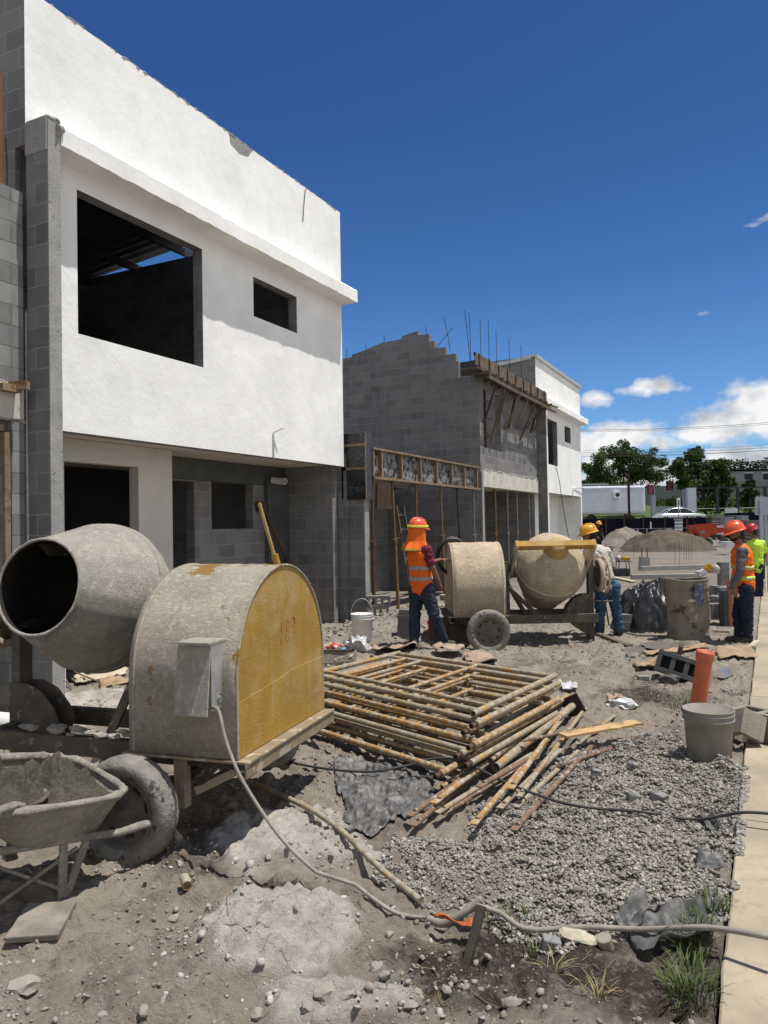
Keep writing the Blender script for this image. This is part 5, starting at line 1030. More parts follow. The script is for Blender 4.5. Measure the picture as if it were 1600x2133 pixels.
# 2: white shirt, yellow helmet, back turned, at the tilt wheel
D = 11.35; J = joints(D, dict(pelvis=(1263, 1216), chest=(1246, 1158), neck=(1234, 1136), head=(1228, 1114), sR=(1263, 1150, .02), sL=(1224, 1150, -.02), eR=(1275, 1182, .10), wR=(1268, 1208, .32), eL=(1218, 1180, .15), wL=(1226, 1200, .36), hR=(1277, 1229), hL=(1252, 1229), kR=(1284, 1272, .02), kL=(1250, 1276, .05), aR=(1291, 1312, .0), aL=(1249, 1316, .1), tR=(1287, 1325, -.14), tL=(1246, 1322, .26)))
J['tR'] = PD(1284, 1322, D + .12)
person('person in off-white shirt and yellow helmet, back turned, beside the tan mixer tilt wheel', G(1270, 1326, 0), J, F * .93 - R * .37, HATY, TEE, JEANB, 'short', look=F * .6 - R * .8, seed=11)
# 3: grey sleeves, orange vest, red helmet, side-on
D = 10.45; J = joints(D, dict(pelvis=(1550, 1216), chest=(1545, 1160), neck=(1541, 1137), head=(1533, 1110), sR=(1541, 1149, .17), sL=(1547, 1149, -.15), eR=(1535, 1185, .2), wR=(1527, 1217, .16), eL=(1541, 1190, -.20), wL=(1528, 1222, -.17), hR=(1548, 1233, .08), hL=(1553, 1233, -.08), kR=(1537, 1282, .09), kL=(1556, 1284, -.07), aR=(1540, 1324, .10), aL=(1559, 1327, -.08), tR=(1517, 1332, .12), tL=(1535, 1338, -.10)))
person('person in grey long sleeves, orange vest and orange-red helmet, standing side-on by the dented barrel', G(1548, 1340, 0), J, -R * .97 + F * .15, HATO, GREYS, NAVY, 'long', seed=21, vest=ORANGE, vb=[LIME, GREYB], beard=True, hands={'L': (-U * .9 + R * .25, -F, -R), 'R': (-U * .9, F, -R)})
# 4: lime shirt, red helmet, behind
D = 16.6; J = joints(D, dict(pelvis=(1577, 1180), chest=(1577, 1140), neck=(1572, 1122), head=(1566, 1106), sR=(1588, 1132, .02), sL=(1563, 1132, -.02), eR=(1594, 1154, .05), wR=(1590, 1172, .2), eL=(1560, 1156, .08), wL=(1565, 1174, .2), hR=(1583, 1188), hL=(1572, 1188), kR=(1583, 1216), kL=(1573, 1216), aR=(1583, 1245), aL=(1573, 1246), tR=(1581, 1250, .16), tL=(1570, 1251, .16)))
person('person in lime yellow shirt and dark red helmet, back turned, standing behind the side-on worker', G(1578, 1252, 0), J, F * .85 - R * .5, HATR, LIME, NAVY, 'short', look=F * .5 - R * .85, seed=31)
# 5: far worker
D = 36.5; J = joints(D, dict(pelvis=(1246, 1124), chest=(1246, 1107), neck=(1246, 1098), head=(1247, 1092), sR=(1241, 1102, 0), sL=(1251, 1102, 0), eR=(1239, 1113), wR=(1244, 1119, -.25), eL=(1254, 1112), wL=(1256, 1118, -.2), hR=(1243.5, 1128), hL=(1249, 1128), kR=(1243, 1142), kL=(1249, 1142), aR=(1243, 1156), aL=(1250, 1156), tR=(1243.5, 1159, -.16), tL=(1252, 1159, -.12)))
person('far person in dark clothes with lime straps and yellow helmet, by the sand heaps', G(1246, 1160, 0), J, R * .6 - F * .7, HATY, DKB, NAVY, 'long', seed=41, vest=None, size=1.0)
# ================================================================== things standing about the yard
def base(px, py): return GG(px, py)
BARR = mat('cement_stained_drum', (.25, .225, .18), (.17, .15, .12), 5, rough=.7, spec=.3, metal=.1, bump=.35, bscale=30, c3=(.075, .055, .04), s3=4.5, lo3=.60, hi3=.64)
p = base(1434, 1331); t = thing('steel_barrel', 'dented cement-stained steel barrel standing in the yard beside the side-on worker', 'barrel', p)
def barrel(m, r, h, ribs, dent, n=72, k=46, open_=True):
    vs = []; rr = []
    for i in range(k + 1):
        z = h * i / k; b = sum(.014 * math.exp(-((z - q * h) / .016) ** 2) for q in ribs)
        for j in range(n):
            a = 2 * math.pi * j / n; d = dent * float(fbm(a * 1.5 + 4, z * 2.4, .9, 120, 2)); d += -.05 * math.exp(-((math.atan2(math.sin(a - 5.9), math.cos(a - 5.9)) / .35) ** 2 + ((z - .16 * h / .85) / .13) ** 2)) - .025 * math.exp(-((math.atan2(math.sin(a - 5.6), math.cos(a - 5.6)) / .5) ** 2 + ((z - .72) / .06) ** 2))
            q = r + b + d; vs.append((p.x + q * math.cos(a), p.y + q * math.sin(a), p.z - .02 + z + .012 * math.sin(a * 2 + 1) * (i / k) ** 4))
    m.add(vs, [(i * n + j, i * n + (j + 1) % n, (i + 1) * n + (j + 1) % n, (i + 1) * n + j) for i in range(k) for j in range(n)], 0, True); return vs[-n:]
m = MB(); top = barrel(m, .285, .86, (.345, .66, .86), .05); sh_ = part('shell', m, BARR, t); so = sh_.modifiers.new('s', 'SOLIDIFY'); so.thickness = .006; so.offset = -1
m = MB(); m.tube(top + top[:2], .011, 8, cap=False); part('rim', m, BARR, sh_)
m = MB(); m.add([(p.x + .26 * math.cos(a), p.y + .26 * math.sin(a), p.z + .62) for a in np.linspace(0, 6.2832, 25)[:-1]], [tuple(range(24))]); part('water', m, mat('dirty_water', (.05, .045, .035), (.04, .035, .03), 5, rough=.08, spec=.5, bump=0), t)
m = MB(); c = Vector((p.x, p.y, 0)); m.grid(6, 8, lambda u, v: c + (lambda a: (-F * math.cos(a) + R * math.sin(a)) * .2985)(-.05 + u * .42 + .04 * math.sin(v * 9)) + U * (p.z + .50 + v * .30)); part('blue_paint', m, mat('blue_paint_patch', (.07, .08, .15), (.2, .185, .16), 18, bump=0, lo=.45, hi=.55), sh_)
def lumpy_heap(name, label, cat, c, rx, ry, h, m_, seed, amp=.12, n=90, yaw=0, fs=.35):
    m = MB(); cr, sr = math.cos(yaw), math.sin(yaw)
    def fn(u, v):
        x, y = (u - .5) * 2, (v - .5) * 2; d = math.hypot(x, y); k = max(0, 1 - d ** 2.2) ** .75
        wx, wy = x * rx, y * ry; X, Y = c.x + wx * cr - wy * sr, c.y + wx * sr + wy * cr
        n1 = float(fbm(X * 1.1 + Y * .3, Y * .8 - X * .5, fs, seed, 3)); rid = 1 - min(1, abs(n1) * 4.2); n2 = float(fbm(X, Y, fs * .45, seed + 9, 3))
        z = h * k * (1 + .5 * float(fbm(X, Y, .8, seed + 4, 2))) + amp * (rid - .4 + 1.2 * n2) * (.25 + k); return (X + amp * .8 * n2, Y + amp * .8 * n1, gz(X, Y) + max(z, .004) if d < 1 else gz(X, Y) - .01)
    m.grid(n, n, fn); return single(name, m, m_, label, cat, c)
lumpy_heap('plastic_sheeting', 'heap of shiny black plastic sheeting behind the barrel', 'sheeting', PD(1352, 1297, 11.9) * 1.0, .56, .46, .72, BAGB, 131, .11, 110, .4)
lumpy_heap('plastic_bag', 'small grey crumpled plastic piece between the white-shirted worker and the black sheeting heap', 'plastic bag', G(1312, 1270), .35, .2, .16, mat('grey_plastic', (.20, .20, .21), (.12, .12, .13), 8, rough=.5, spec=.4, bump=.3), 133, .06, 40)
def flatpiece(name, label, cat, pts, m_, th=.012, lift=.015, seed=0, warp=.03, n=14):
    """thin warped sheet over four ground pixels"""
    q = [base(*a) for a in pts]; m = MB()
    def fn(u, v):
        p = q[0].lerp(q[1], u).lerp(q[3].lerp(q[2], u), v); e = .03 * float(fbm(u * 4 + seed, v * 4, .7, seed, 3)); return Vector((p.x + e, p.y + e, max(gz(p.x, p.y), -.13) + lift + warp * (.6 + float(fbm(u * 1.3, v * 1.1 + seed, .9, seed, 3)) * 1.5)))
    m.grid(n, n, fn); o = single(name, m, m_, label, cat, q[0]); o.modifiers.new('s', 'SOLIDIFY').thickness = th; return o
CARD = mat('cardboard', (.36, .255, .165), (.25, .18, .115), 8, bump=.15); PAPER = mat('cement_bag_paper', (.38, .285, .215), (.26, .19, .145), 6, bump=.3, c3=(.38, .07, .06), s3=6, lo3=.66, hi3=.69); FILM = mat('clear_film', (.62, .62, .62), (.42, .42, .43), 14, rough=.25, spec=.6, bump=.5, bscale=30, bdist=.02)
flatpiece('cardboard', 'long torn cardboard sheet on the mud in front of the barrel', 'cardboard', ((1338, 1362), (1470, 1345), (1472, 1352), (1350, 1372)), CARD, seed=3)
flatpiece('cardboard', 'flat torn cardboard on the mud right of the orange pipe', 'cardboard', ((1490, 1358), (1560, 1352), (1578, 1372), (1500, 1378)), CARD, seed=5)
flatpiece('cardboard', 'folded cardboard scrap leaning under the tilted hollow block', 'cardboard', ((1320, 1385), (1390, 1385), (1395, 1398), (1328, 1402)), CARD, seed=6, warp=.06)
flatpiece('plastic_film', 'whitish plastic film lying at the foot of the black sheeting', 'plastic film', ((1312, 1290), (1390, 1300), (1392, 1316), (1330, 1305)), FILM, .003, seed=7, warp=.05)
flatpiece('plastic_film', 'thin white film rag on the dirt at the far corner of the frames', 'plastic film', ((1165, 1425), (1200, 1430), (1202, 1444), (1172, 1440)), FILM, .003, seed=8, warp=.03)
flatpiece('cement_bag', 'flattened cement paper bag under the far side of the frame stack', 'paper bag', ((895, 1390), (985, 1398), (990, 1418), (905, 1412)), PAPER, .004, seed=9, warp=.07)
flatpiece('cement_bag', 'second paper bag poking out behind the frame stack', 'paper bag', ((965, 1372), (1030, 1378), (1035, 1395), (968, 1392)), PAPER, .004, seed=19, warp=.07)
flatpiece('cement_bag', 'upright crumpled brown paper bag between bucket and orange-vested worker', 'paper bag', ((775, 1352), (862, 1346), (870, 1362), (778, 1370)), PAPER, .004, seed=10, warp=.14)
flatpiece('cement_bag', 'peaked brown paper bag at the feet of the orange-vested worker', 'paper bag', ((905, 1362), (962, 1358), (968, 1372), (910, 1378)), PAPER, .004, seed=12, warp=.12)
def crumple(name, label, c, r, m_, seed, cat, sc3=(1, 1, .8)):
    m = MB(); m.ico(c + U * r * .6 * sc3[2], r, 3, .22, sc3, rnd=random.Random(seed)); v = np.array(m.v); d = fbm(v[:, 0] * 1.3 + v[:, 2], v[:, 1] + v[:, 2] * .7, r * 1.1, seed, 3)[:, None] * r * 1.2; m.v = [tuple(q) for q in v + (v - np.array(c)) / r * d]; return single(name, m, m_, label, cat, c)
crumple('plastic_bag', 'translucent white plastic bag in front of the white bucket', base(748, 1362), .15, FILM, 3, 'plastic bag', (1.1, .8, 1.1)); crumple('plastic_bag', 'white plastic film twisted round brown paper on the dirt beyond the torn board', base(1300, 1475), .085, FILM, 4, 'plastic bag', (1.3, 1, .6)); crumple('paper_scrap', 'brown crumpled paper under the white film beyond the torn board', base(1284, 1467), .075, PAPER, 5, 'paper')
crumple('packet', 'red and white crumpled packet left of the translucent bag', base(705, 1358), .10, mat('red_packet', (.45, .04, .035), (.55, .45, .4), 9, rough=.4, spec=.5, bump=.1, lo=.48, hi=.52), 6, 'packet', (1.4, .8, .5)); crumple('packet', 'small blue packet beside the translucent bag', base(722, 1362), .05, mat('blue_packet', (.05, .25, .40), (.08, .3, .45), 9, rough=.4), 7, 'packet', (1, 1, .7))
crumple('packet', 'bright red plastic packet behind the orange-vested worker, between the legs', base(905, 1318), .10, mat('coral_packet', (.70, .13, .09), (.6, .1, .07), 9, rough=.5), 8, 'packet', (1.1, .4, .9))
m = MB(); q = base(925, 1338); m.box((q.x, q.y, q.z + .17), (.42, .02, .36), M=Matrix.Rotation(.5, 3, 'Z') @ Matrix.Rotation(-.25, 3, 'X')); m.box((q.x + .02, q.y + .12, q.z + .14), (.02, .26, .28), M=Matrix.Rotation(.5, 3, 'Z')); single('cardboard_box', m, mat('brown_box', (.16, .085, .05), (.11, .06, .04), 6), 'opened brown cardboard box behind the legs of the orange-vested worker', 'box', q)
m = MB(); q = base(952, 1340); m.prism([q, q + R * .26, q + R * .14 + U * .30, q + R * .05 + U * .36, q - R * .10 + U * .34, q - R * .1], F * .015 + U * 0); single('steel_plate', m, SKIND, 'bent dark steel plate propped against the tan mixer wheel', 'plate', q)
# buckets
def bucket(name, label, c, r, h, m_, handle=True, sides=40):
    t = thing(name, label, 'bucket', c); M = Matrix.Translation(c); m = MB()
    m.lathe([(.001, 0), (r * .82, 0), (r * .86, .01), (r * .97, h * .80), (r * 1.04, h * .805), (r * 1.04, h * .825), (r * .975, h * .835), (r * .98, h * .90), (r * 1.04, h * .905), (r * 1.04, h * .925), (r * .985, h * .93), (r, h), (r * 1.035, h), (r * 1.035, h * .985), (r * .96, h * .985), (r * .82, .03), (.001, .03)], sides, M); part('pail', m, m_, t)
    if handle:
        m = MB(); m.tube([c + U * h * .86 + R * (r * 1.05 * math.cos(q)) + U * (h * .68 * math.sin(q)) + F * .02 for q in np.linspace(0, math.pi, 17)], .0035, 6); part('handle', m, GALV, t)
    return t
bucket('bucket', 'white plastic bucket with raised wire handle on the spoil by the block pier', base(755, 1335), .155, .38, PVC)
bucket('bucket', 'cement-grey bucket standing on the gravel by the orange pipe', base(1478, 1584), .165, .36, mat('cement_coated_plastic', (.27, .255, .225), (.2, .19, .17), 8, bump=.4), False)
bucket('bucket', 'small dull bucket behind the props, beside the tan mixer hood', G(931, 1275, -.0), .13, .33, mat('dull_plastic', (.34, .31, .26), (.26, .24, .2), 8), False)
q = base(846, 1332); m = MB(); m.prism([q - R * .13, q + R * .16, q + R * .13 + U * .40, q - R * .09 + U * .42], F * .24); m.prism([q - R * .125 + U * .30 - F * .012, q + R * .15 + U * .29 - F * .012, q + R * .147 + U * .33 - F * .012, q - R * .118 + U * .34 - F * .012], F * .3); single('tub', m, mat('grey_tub', (.16, .16, .155), (.12, .12, .115), 7, rough=.6, bump=.15), 'square grey tub standing left of the orange-vested worker', 'tub', q)
# sieve
t = thing('sieve', 'wooden framed wire mesh sieve lying between the near mixer and the frame stack', 'sieve', base(700, 1385)); a, b, c, d = [base(*x) + U * .05 for x in ((630, 1368), (742, 1366), (738, 1392), (610, 1402))]
for p0, p1 in ((a, b), (b, c), (c, d), (d, a)):
    m = MB(); m.bar(p0, p1, .03, .07); part('board', m, WOODG, t)
m = MB()
for i in range(1, 40): m.tube([a.lerp(b, i / 40), d.lerp(c, i / 40)], .0013, 4, cap=False, smooth=False)
for i in range(1, 26): m.tube([a.lerp(d, i / 26), b.lerp(c, i / 26)], .0013, 4, cap=False, smooth=False)
part('mesh', m, REBAR, t)
# concrete blocks
def block(name, label, loc, rot=(0, 0, 0), group=None, s=1.0, L=.39, cells=2, m_=None):
    w, h, k = .19, .19, .042; m = MB()
    m.box((0, w / 2 - k / 2, 0), (L, k, h)); m.box((0, -w / 2 + k / 2, 0), (L, k, h))
    for i in range(cells + 1): m.box((-L / 2 + k / 2 + (L - k) * i / cells, 0, 0), (k, w - 2 * k, h - (.0 if i in (0, cells) else .006)))
    if m_ is BLOCKW: m.box((0, 0, -h / 2 + .014), (L - .02, w - .02, .02))
    o = link(name, m.mesh(name, m_ or BLOCKP), None, .004); o.location = loc; o.rotation_euler = rot; o.scale = (s, s, s); OFF[o.name] = Vector(loc); return tag(o, label, 'concrete block', group)
BLOCKP = mat('concrete_block', (.20, .195, .185), (.14, .137, .132), 6, bump=.6, bscale=90, bdist=.006); BLOCKW = mat('wet_dark_block', (.065, .065, .063), (.10, .10, .097), 7, bump=.6, bscale=90); BLOCKT = mat('tan_block', (.27, .235, .185), (.2, .175, .14), 6, bump=.7, bscale=70, bdist=.008)
q = base(1415, 1415); block('concrete_block', 'dark hollow block lying tilted on rubble in front of the orange pipe', q + U * .13, (1.35, .28, YAW * .5 - .15), m_=BLOCKW, s=1.18, cells=3)
q = base(1395, 1425); m = MB(); m.ico(q + U * .05, .09, 2, .25, (1.1, .8, .7)); single('rubble_lump', m, BLOCKW, 'dark rubble lump under the tilted hollow block', 'rubble', q)
q = base(1340, 1420); m = MB(); m.box(q + U * .03, (.11, .08, .07), .4); single('block_fragment', m, BLOCKL, 'grey block fragment left of the tilted hollow block', 'block fragment', q, bevel=.006)
m = MB(); a, b = base(1408, 1388), PD(1420, 1343, 8.2); m.tube([a, a.lerp(b, .6), b], [.03, .024, .028], 8); single('post_stub', m, WOODG, 'short weathered stick standing behind the tilted hollow block', 'stick', a)
q = G(1580, 1540, 0); block('concrete_block', 'tan hollow block lying across the path edge behind the grey bucket', Vector((q.x + .04, q.y + .02, .105)), (0, 0, 2.6), m_=BLOCKT, s=1.08)
q = base(1535, 1550); block('concrete_block', 'tan hollow block propped up on end between bucket and path block', q + U * .12, (.5, .35, 2.3), m_=BLOCKT, s=1.0)
for k, (x, y, z, lb) in enumerate(((786, 1290, .09, 'hollow block on the spoil heap by the pier, lower of two'), (785, 1275, .27, 'hollow block on the spoil heap by the pier, upper of two'))):
    q = base(786, 1290); block('concrete_block', lb, q + U * z + R * (.03 * k), (math.radians(90), 0, YAW), 'hollow blocks by the pier', cells=3)
# block piles beyond the barrel
for i, (px, py, D, w, h, d_, m_, lb) in enumerate(((1452, 1224, 14.2, .44, .24, .2, BLOCKP, 'solid grey block in the pile behind the barrel, beneath the yellow saw'), (1500, 1226, 14.0, .2, .24, .4, BLOCKP, 'narrow grey block end-on in the pile beside the saw block'), (1478, 1250, 13.2, .42, .2, .2, BLOCKW, 'dark block in the pile below the saw block'),
        (1482, 1277, 12.2, .32, .25, .2, BLOCKP, 'pale-topped block just right of the barrel'), (1510, 1300, 12.0, .12, .55, .2, BLOCKW, 'dark upright block edge behind the orange post'), (1298, 1242, 13.8, .36, .18, .2, BLOCKW, 'dark block beside the white-shirted worker, left of the sheeting'), (1288, 1302, 11.6, .36, .24, .2, BLOCKP, 'grey block behind the legs of the white-shirted worker'), (1502, 1195, 16.5, .18, .5, .2, BLOCKP, 'tall grey block stack behind the side-on worker vest'))):
    q = PD(px, py, D); q.z = gz(q.x, q.y); X = R.copy(); m = MB(); zt = h; c = q + X * w / 2 + F * d_ / 2 + U * (PD(px, py, D).z * .5 + h / 2)
    m.box(c, (w, d_, h), M=Matrix((R, F, U)).transposed()); m.box(c + U * (h * .0) - F * (d_ / 2 + .002), (w * .98, .006, .012), M=Matrix((R, F, U)).transposed()); single('concrete_block', m, m_, lb, 'concrete block', q, bevel=.008)
for i, (px, py, s, lb) in enumerate(((1462, 1262, .07, 'broken block chips on the pile right of the barrel, upper'), (1490, 1245, .06, 'broken block chips on the pile by the orange post'), (1505, 1238, .05, 'small pale chip at the top of the pile'))):
    q = PD(px, py, 12.8); m = MB(); r_ = random.Random(i)
    m.ico(q, s, 2, .3, (1.6, 1, .7), rnd=r_); m.ico(q + R * s, s * .7, 2, .3, (1, 1, .8), rnd=r_); single('block_rubble', m, BLOCKP, lb, 'rubble', q)
t = thing('circular_saw', 'yellow circular saw resting on the grey block pile behind the barrel', 'saw', PD(1478, 1190, 14.2)); q = PD(1478, 1184, 14.2); SAWY = mat('saw_yellow', (.55, .30, .02), (.4, .2, .015), 20, rough=.5)
m = MB(); m.box(q, (.16, .12, .12), M=Matrix((R, F, U)).transposed() @ Matrix.Rotation(.6, 3, 'Y')); m.tube([q + R * .02 + U * .06, q + R * .12 + U * .02, q + R * .12 - U * .06], .025, 8); part('motor_body', m, SAWY, t, bevel=.015)
m = MB(); m.lathe([(.001, -.012), (.07, -.012), (.074, 0), (.07, .012), (.001, .012)], 24, Matrix.Translation(q + R * .08 - F * .09 - U * .01) @ RX); part('blade_guard', m, GALV, t)
m = MB(); m.box(q - U * .085, (.3, .16, .015), M=Matrix((R, F, U)).transposed()); part('shoe', m, GALV, t)
# terracotta-coloured post and ribbed pipe
q = base(1525, 1305); m = MB(); m.tube([q - U * .05, q + U * .72], .06, 20, hollow=.9); single('pipe', m, mat('salmon_pipe', (.42, .19, .12), (.36, .16, .10), 8, rough=.6), 'salmon plastic pipe standing upright beside the side-on worker', 'pipe', q)
t = thing('corrugated_pipe', 'bright orange ribbed pipe standing tilted out of the gravel behind the grey bucket', 'pipe', base(1453, 1484)); a = base(1450, 1492) - U * .03; b = PD(1470, 1356, 6.5); d = (b - a); L = d.length; d.normalize(); x = d.cross(F).normalized(); Mx = Matrix.Translation(a) @ Matrix((x, d.cross(x), d)).transposed().to_4x4(); OPIPE = mat('orange_pipe', (.60, .155, .07), (.48, .125, .06), 6, rough=.5, spec=.4, bump=.1, c3=(.34, .2, .13), s3=5, lo3=.6, hi3=.72)
prof = []; nr = 30
for i in range(nr): z = (L - .09) * i / nr; prof += [(.060, z), (.067, z + .004), (.067, z + .010), (.060, z + .014)]
prof += [(.066, L - .085), (.074, L - .08), (.074, L - .015), (.070, L), (.064, L), (.064, L - .08), (.056, L - .1), (.056, .1)]
m = MB(); m.lathe(prof, 32, Mx); part('pipe_wall', m, OPIPE, t)
# puddles
for pts, nm in (([(1492, 1402), (1505, 1392), (1528, 1395), (1530, 1408), (1512, 1418), (1496, 1414)], 'puddle'), ([(1335, 1346), (1370, 1336), (1450, 1338), (1465, 1346), (1400, 1356), (1345, 1354)], 'puddle'), ([(1290, 1352), (1340, 1348), (1352, 1364), (1310, 1372)], 'puddle')):
    q = [base(*x) for x in pts]; c = sum(q, Vector()) / len(q); z = c.z + .024; m = MB(); n = 40; ring_ = []
    for i in range(n):
        u = i / n * len(q); k = int(u); p = q[k].lerp(q[(k + 1) % len(q)], u - k); p = c + (p - c) * (1 + .25 * float(fbm(p.x, p.y, .12, 140, 3))); ring_.append((p.x, p.y, z))
    m.add(ring_, [tuple(range(n))]); struct(nm, m, mat('muddy_water', (.20, .185, .155), (.15, .135, .11), 6, rough=.22, spec=.4, bump=0))
# planks, footings, starter bars out on the lot
for (a, b, w, h, lb) in (((1335, 1188), (1482, 1184), .15, .14, 'long low concrete footing strip across the lot, the farther one'), ((1315, 1205), (1452, 1203), .15, .12, 'low concrete footing strip across the lot, the nearer one'), ((1452, 1202), (1486, 1186), .12, .16, 'short concrete footing running away towards the yellow saw')):
    p0, p1 = base(*a), base(*b); m = MB(); m.bar(p0 + U * h / 2, p1 + U * h / 2, w, h); single('footing', m, CONC, lb, 'footing', p0, bevel=.01)
for (a, b, w, lb) in (((1272, 1203), (1322, 1214), .16, 'pale plank lying beside the white-shirted worker, the wider one'), ((1270, 1196), (1345, 1203), .07, 'thin pale batten lying beyond the wider plank'), ((1190, 1240), (1235, 1244), .05, 'white batten on the dirt under the tan drum, upper'), ((1185, 1246), (1236, 1250), .05, 'white batten on the dirt under the tan drum, lower'), ((1352, 1306), (1393, 1311), .04, 'white batten at the foot of the black sheeting'), ((1484, 1318), (1520, 1320), .04, 'white batten on the mud before the side-on worker'), ((1565, 1352), (1578, 1340), .07, 'short white profile by the path edge'), ((1240, 1322), (1312, 1350), .09, 'dirty plank half sunk in the mud at the tan mixer leg')):
    p0, p1 = base(*a), base(*b); m = MB(); m.bar(p0 + U * .03, p1 + U * .03, w, .03); single('plank', m, WOODG if 'dirty' in lb else mat('pale_plank', (.50, .43, .33), (.38, .33, .25), 6), lb, 'plank', p0)
sp = []
for k, (px, py, h) in enumerate(((1406, 1176, 46), (1416, 1178, 50), (1425, 1170, 42), (1430, 1169, 44), (1435, 1166, 40), (1441, 1164, 40))):
    b = base(px, py); D_ = b.dot(F); sp.append(((b, b + U * (h / FPX * D_) + R * .02), 'thin starter bar standing in the open lot before the dark sand heap'))
rods(sp, 0, 'starter bars in the open lot')
b = base(1320, 1162); rods([((b, b + U * .75), 'lone starter bar left of the dark sand heap')], 0, None)
sp = []
for px, py in ((1588, 1196), (1593, 1200), (1598, 1190), (1602, 1200), (1584, 1206)): b = PD(px, py, 17.5); b.z = 0; sp.append(((b, b + U * 1.1), 'starter bar in the cluster at the edge beyond the lime-shirted worker'))
rods(sp, 0, 'starter bars by the path')
q = base(1345, 1186); t = thing('pedestal', 'grey concrete pedestal with two rusty pegs out on the lot', 'pedestal', q); m = MB(); m.prism([q - R * .16, q + R * .17, q + R * .15 + U * .42, q - R * .13 + U * .45], F * .3); part('block_body', m, CONC, t)
for x in (-.07, .12):
    m = MB(); m.tube([q + R * x + F * .15 + U * .4, q + R * x + F * .15 + U * .75], .02, 6); part('peg', m, STEELR, t)
q = base(1300, 1198); t = thing('saw_stand', 'yellow cutting saw on a thin rusty stand beside the white-shirted worker', 'saw', q); m = MB()
for x in (-.18, .2): m.tube([q + R * x, q + R * (x * .8) + U * .42], .015, 6); m.tube([q + R * x + F * .3, q + R * (x * .8) + F * .3 + U * .42], .015, 6)
m.box(q + U * .43 + F * .15, (.5, .34, .02), M=Matrix((R, F, U)).transposed()); part('stand', m, STEELR, t); m = MB(); m.box(q + U * .52 + R * .1 + F * .1, (.26, .14, .12), M=Matrix((R, F, U)).transposed()); part('saw_body', m, SAWY, t, bevel=.03); m = MB(); m.lathe([(.001, -.008), (.095, -.008), (.095, .008), (.001, .008)], 20, Matrix.Translation(q + U * .52 - R * .14 + F * .1) @ RX); part('disc', m, GALV, t)
m = MB(); q = base(1285, 1200); m.box(q + U * .12, (.7, .4, .24), M=Matrix((R, F, U)).transposed()); single('tub', m, BAGB, 'black mortar tub on the ground under the yellow cutting saw', 'tub', q, bevel=.03)
pp = [PD(1262, 1262, 11.0), PD(1268, 1300, 11.05)] + [base(*x) + U * .02 for x in ((1290, 1318), (1330, 1327), (1390, 1328))]; m = MB(); m.tube(pp, .012, 7); single('hose', m, mat('green_hose', (.03, .05, .04), (.05, .07, .055), 8, rough=.5), 'thin green hose trailing from the tan mixer wheel to the barrel', 'hose', pp[-1])
# pipes and scraps behind the near mixer
m = MB(); a = G(-60, 1520, -.0); b = G(46, 1530, .0); m.tube([a + U * .08, b + U * .08], .085, 20, hollow=.92); single('pipe', m, PVC, 'wide white plastic pipe lying behind the wheelbarrow', 'pipe', b)
# scrap on the spoil behind the near mixer
flatpiece('board', 'pale splintered board lying behind the near mixer, under its drum', 'board', ((150, 1418), (262, 1398), (268, 1408), (158, 1430)), mat('pale_plank', (.50, .43, .33), (.38, .33, .25), 6), .015, .02, seed=23, warp=.015)
flatpiece('cardboard', 'flattened brown card behind the near mixer hood corner', 'cardboard', ((205, 1428), (272, 1416), (276, 1426), (212, 1440)), CARD, .006, .015, seed=24, warp=.02)
for i, (a, b, zz, lb) in enumerate(((( 82, 1408), (232, 1432), .14, 'thin bent rod crossing the spoil under the near drum'), ((112, 1392), (150, 1440), .10, 'short stick stuck in the spoil beside the party wall'))):
    p0, p1 = base(*a), base(*b); m = MB(); m.tube([p0 + U * zz, p0.lerp(p1, .5) + U * (zz * .8), p1 + U * .01], .009, 6); single('rod', m, WOODG, lb, 'rod', p0)
# ================================================================== far edge of the site and beyond
LEAF = mat('tree_leaves', (.065, .105, .022), (.028, .055, .014), 1.2, rough=.65, spec=.2, bump=0, c3=(.10, .15, .03), s3=3, lo3=.55, hi3=.7); LEAFD = mat('shrub_leaves', (.028, .05, .014), (.016, .03, .01), 1.5, rough=.65, bump=0); LEAFG = mat('hedge_leaves', (.11, .18, .03), (.06, .11, .02), 1.2, rough=.65, bump=0); BARK = mat('bark', (.07, .055, .04), (.045, .035, .028), 5, bump=.3)
def leaves(mb, c, rad, n, size, r):
    """small leaf faces through an uneven clump"""
    for _ in range(n):
        while True:
            v = Vector((r.uniform(-1, 1), r.uniform(-1, 1), r.uniform(-1, 1)))
            if .25 < v.length < 1: break
        p = Vector(c) + Vector((v.x * rad[0], v.y * rad[1], v.z * rad[2])); a = Vector((r.gauss(0, 1), r.gauss(0, 1), r.gauss(0, .6))).normalized(); b = a.cross(Vector((r.gauss(0, 1), r.gauss(0, 1), r.gauss(0, 1)))).normalized(); s = size * r.uniform(.6, 1.3)
        mb.add([p - a * s, p + b * s * .5, p + a * s, p - b * s * .5], [(0, 1, 2, 3)])
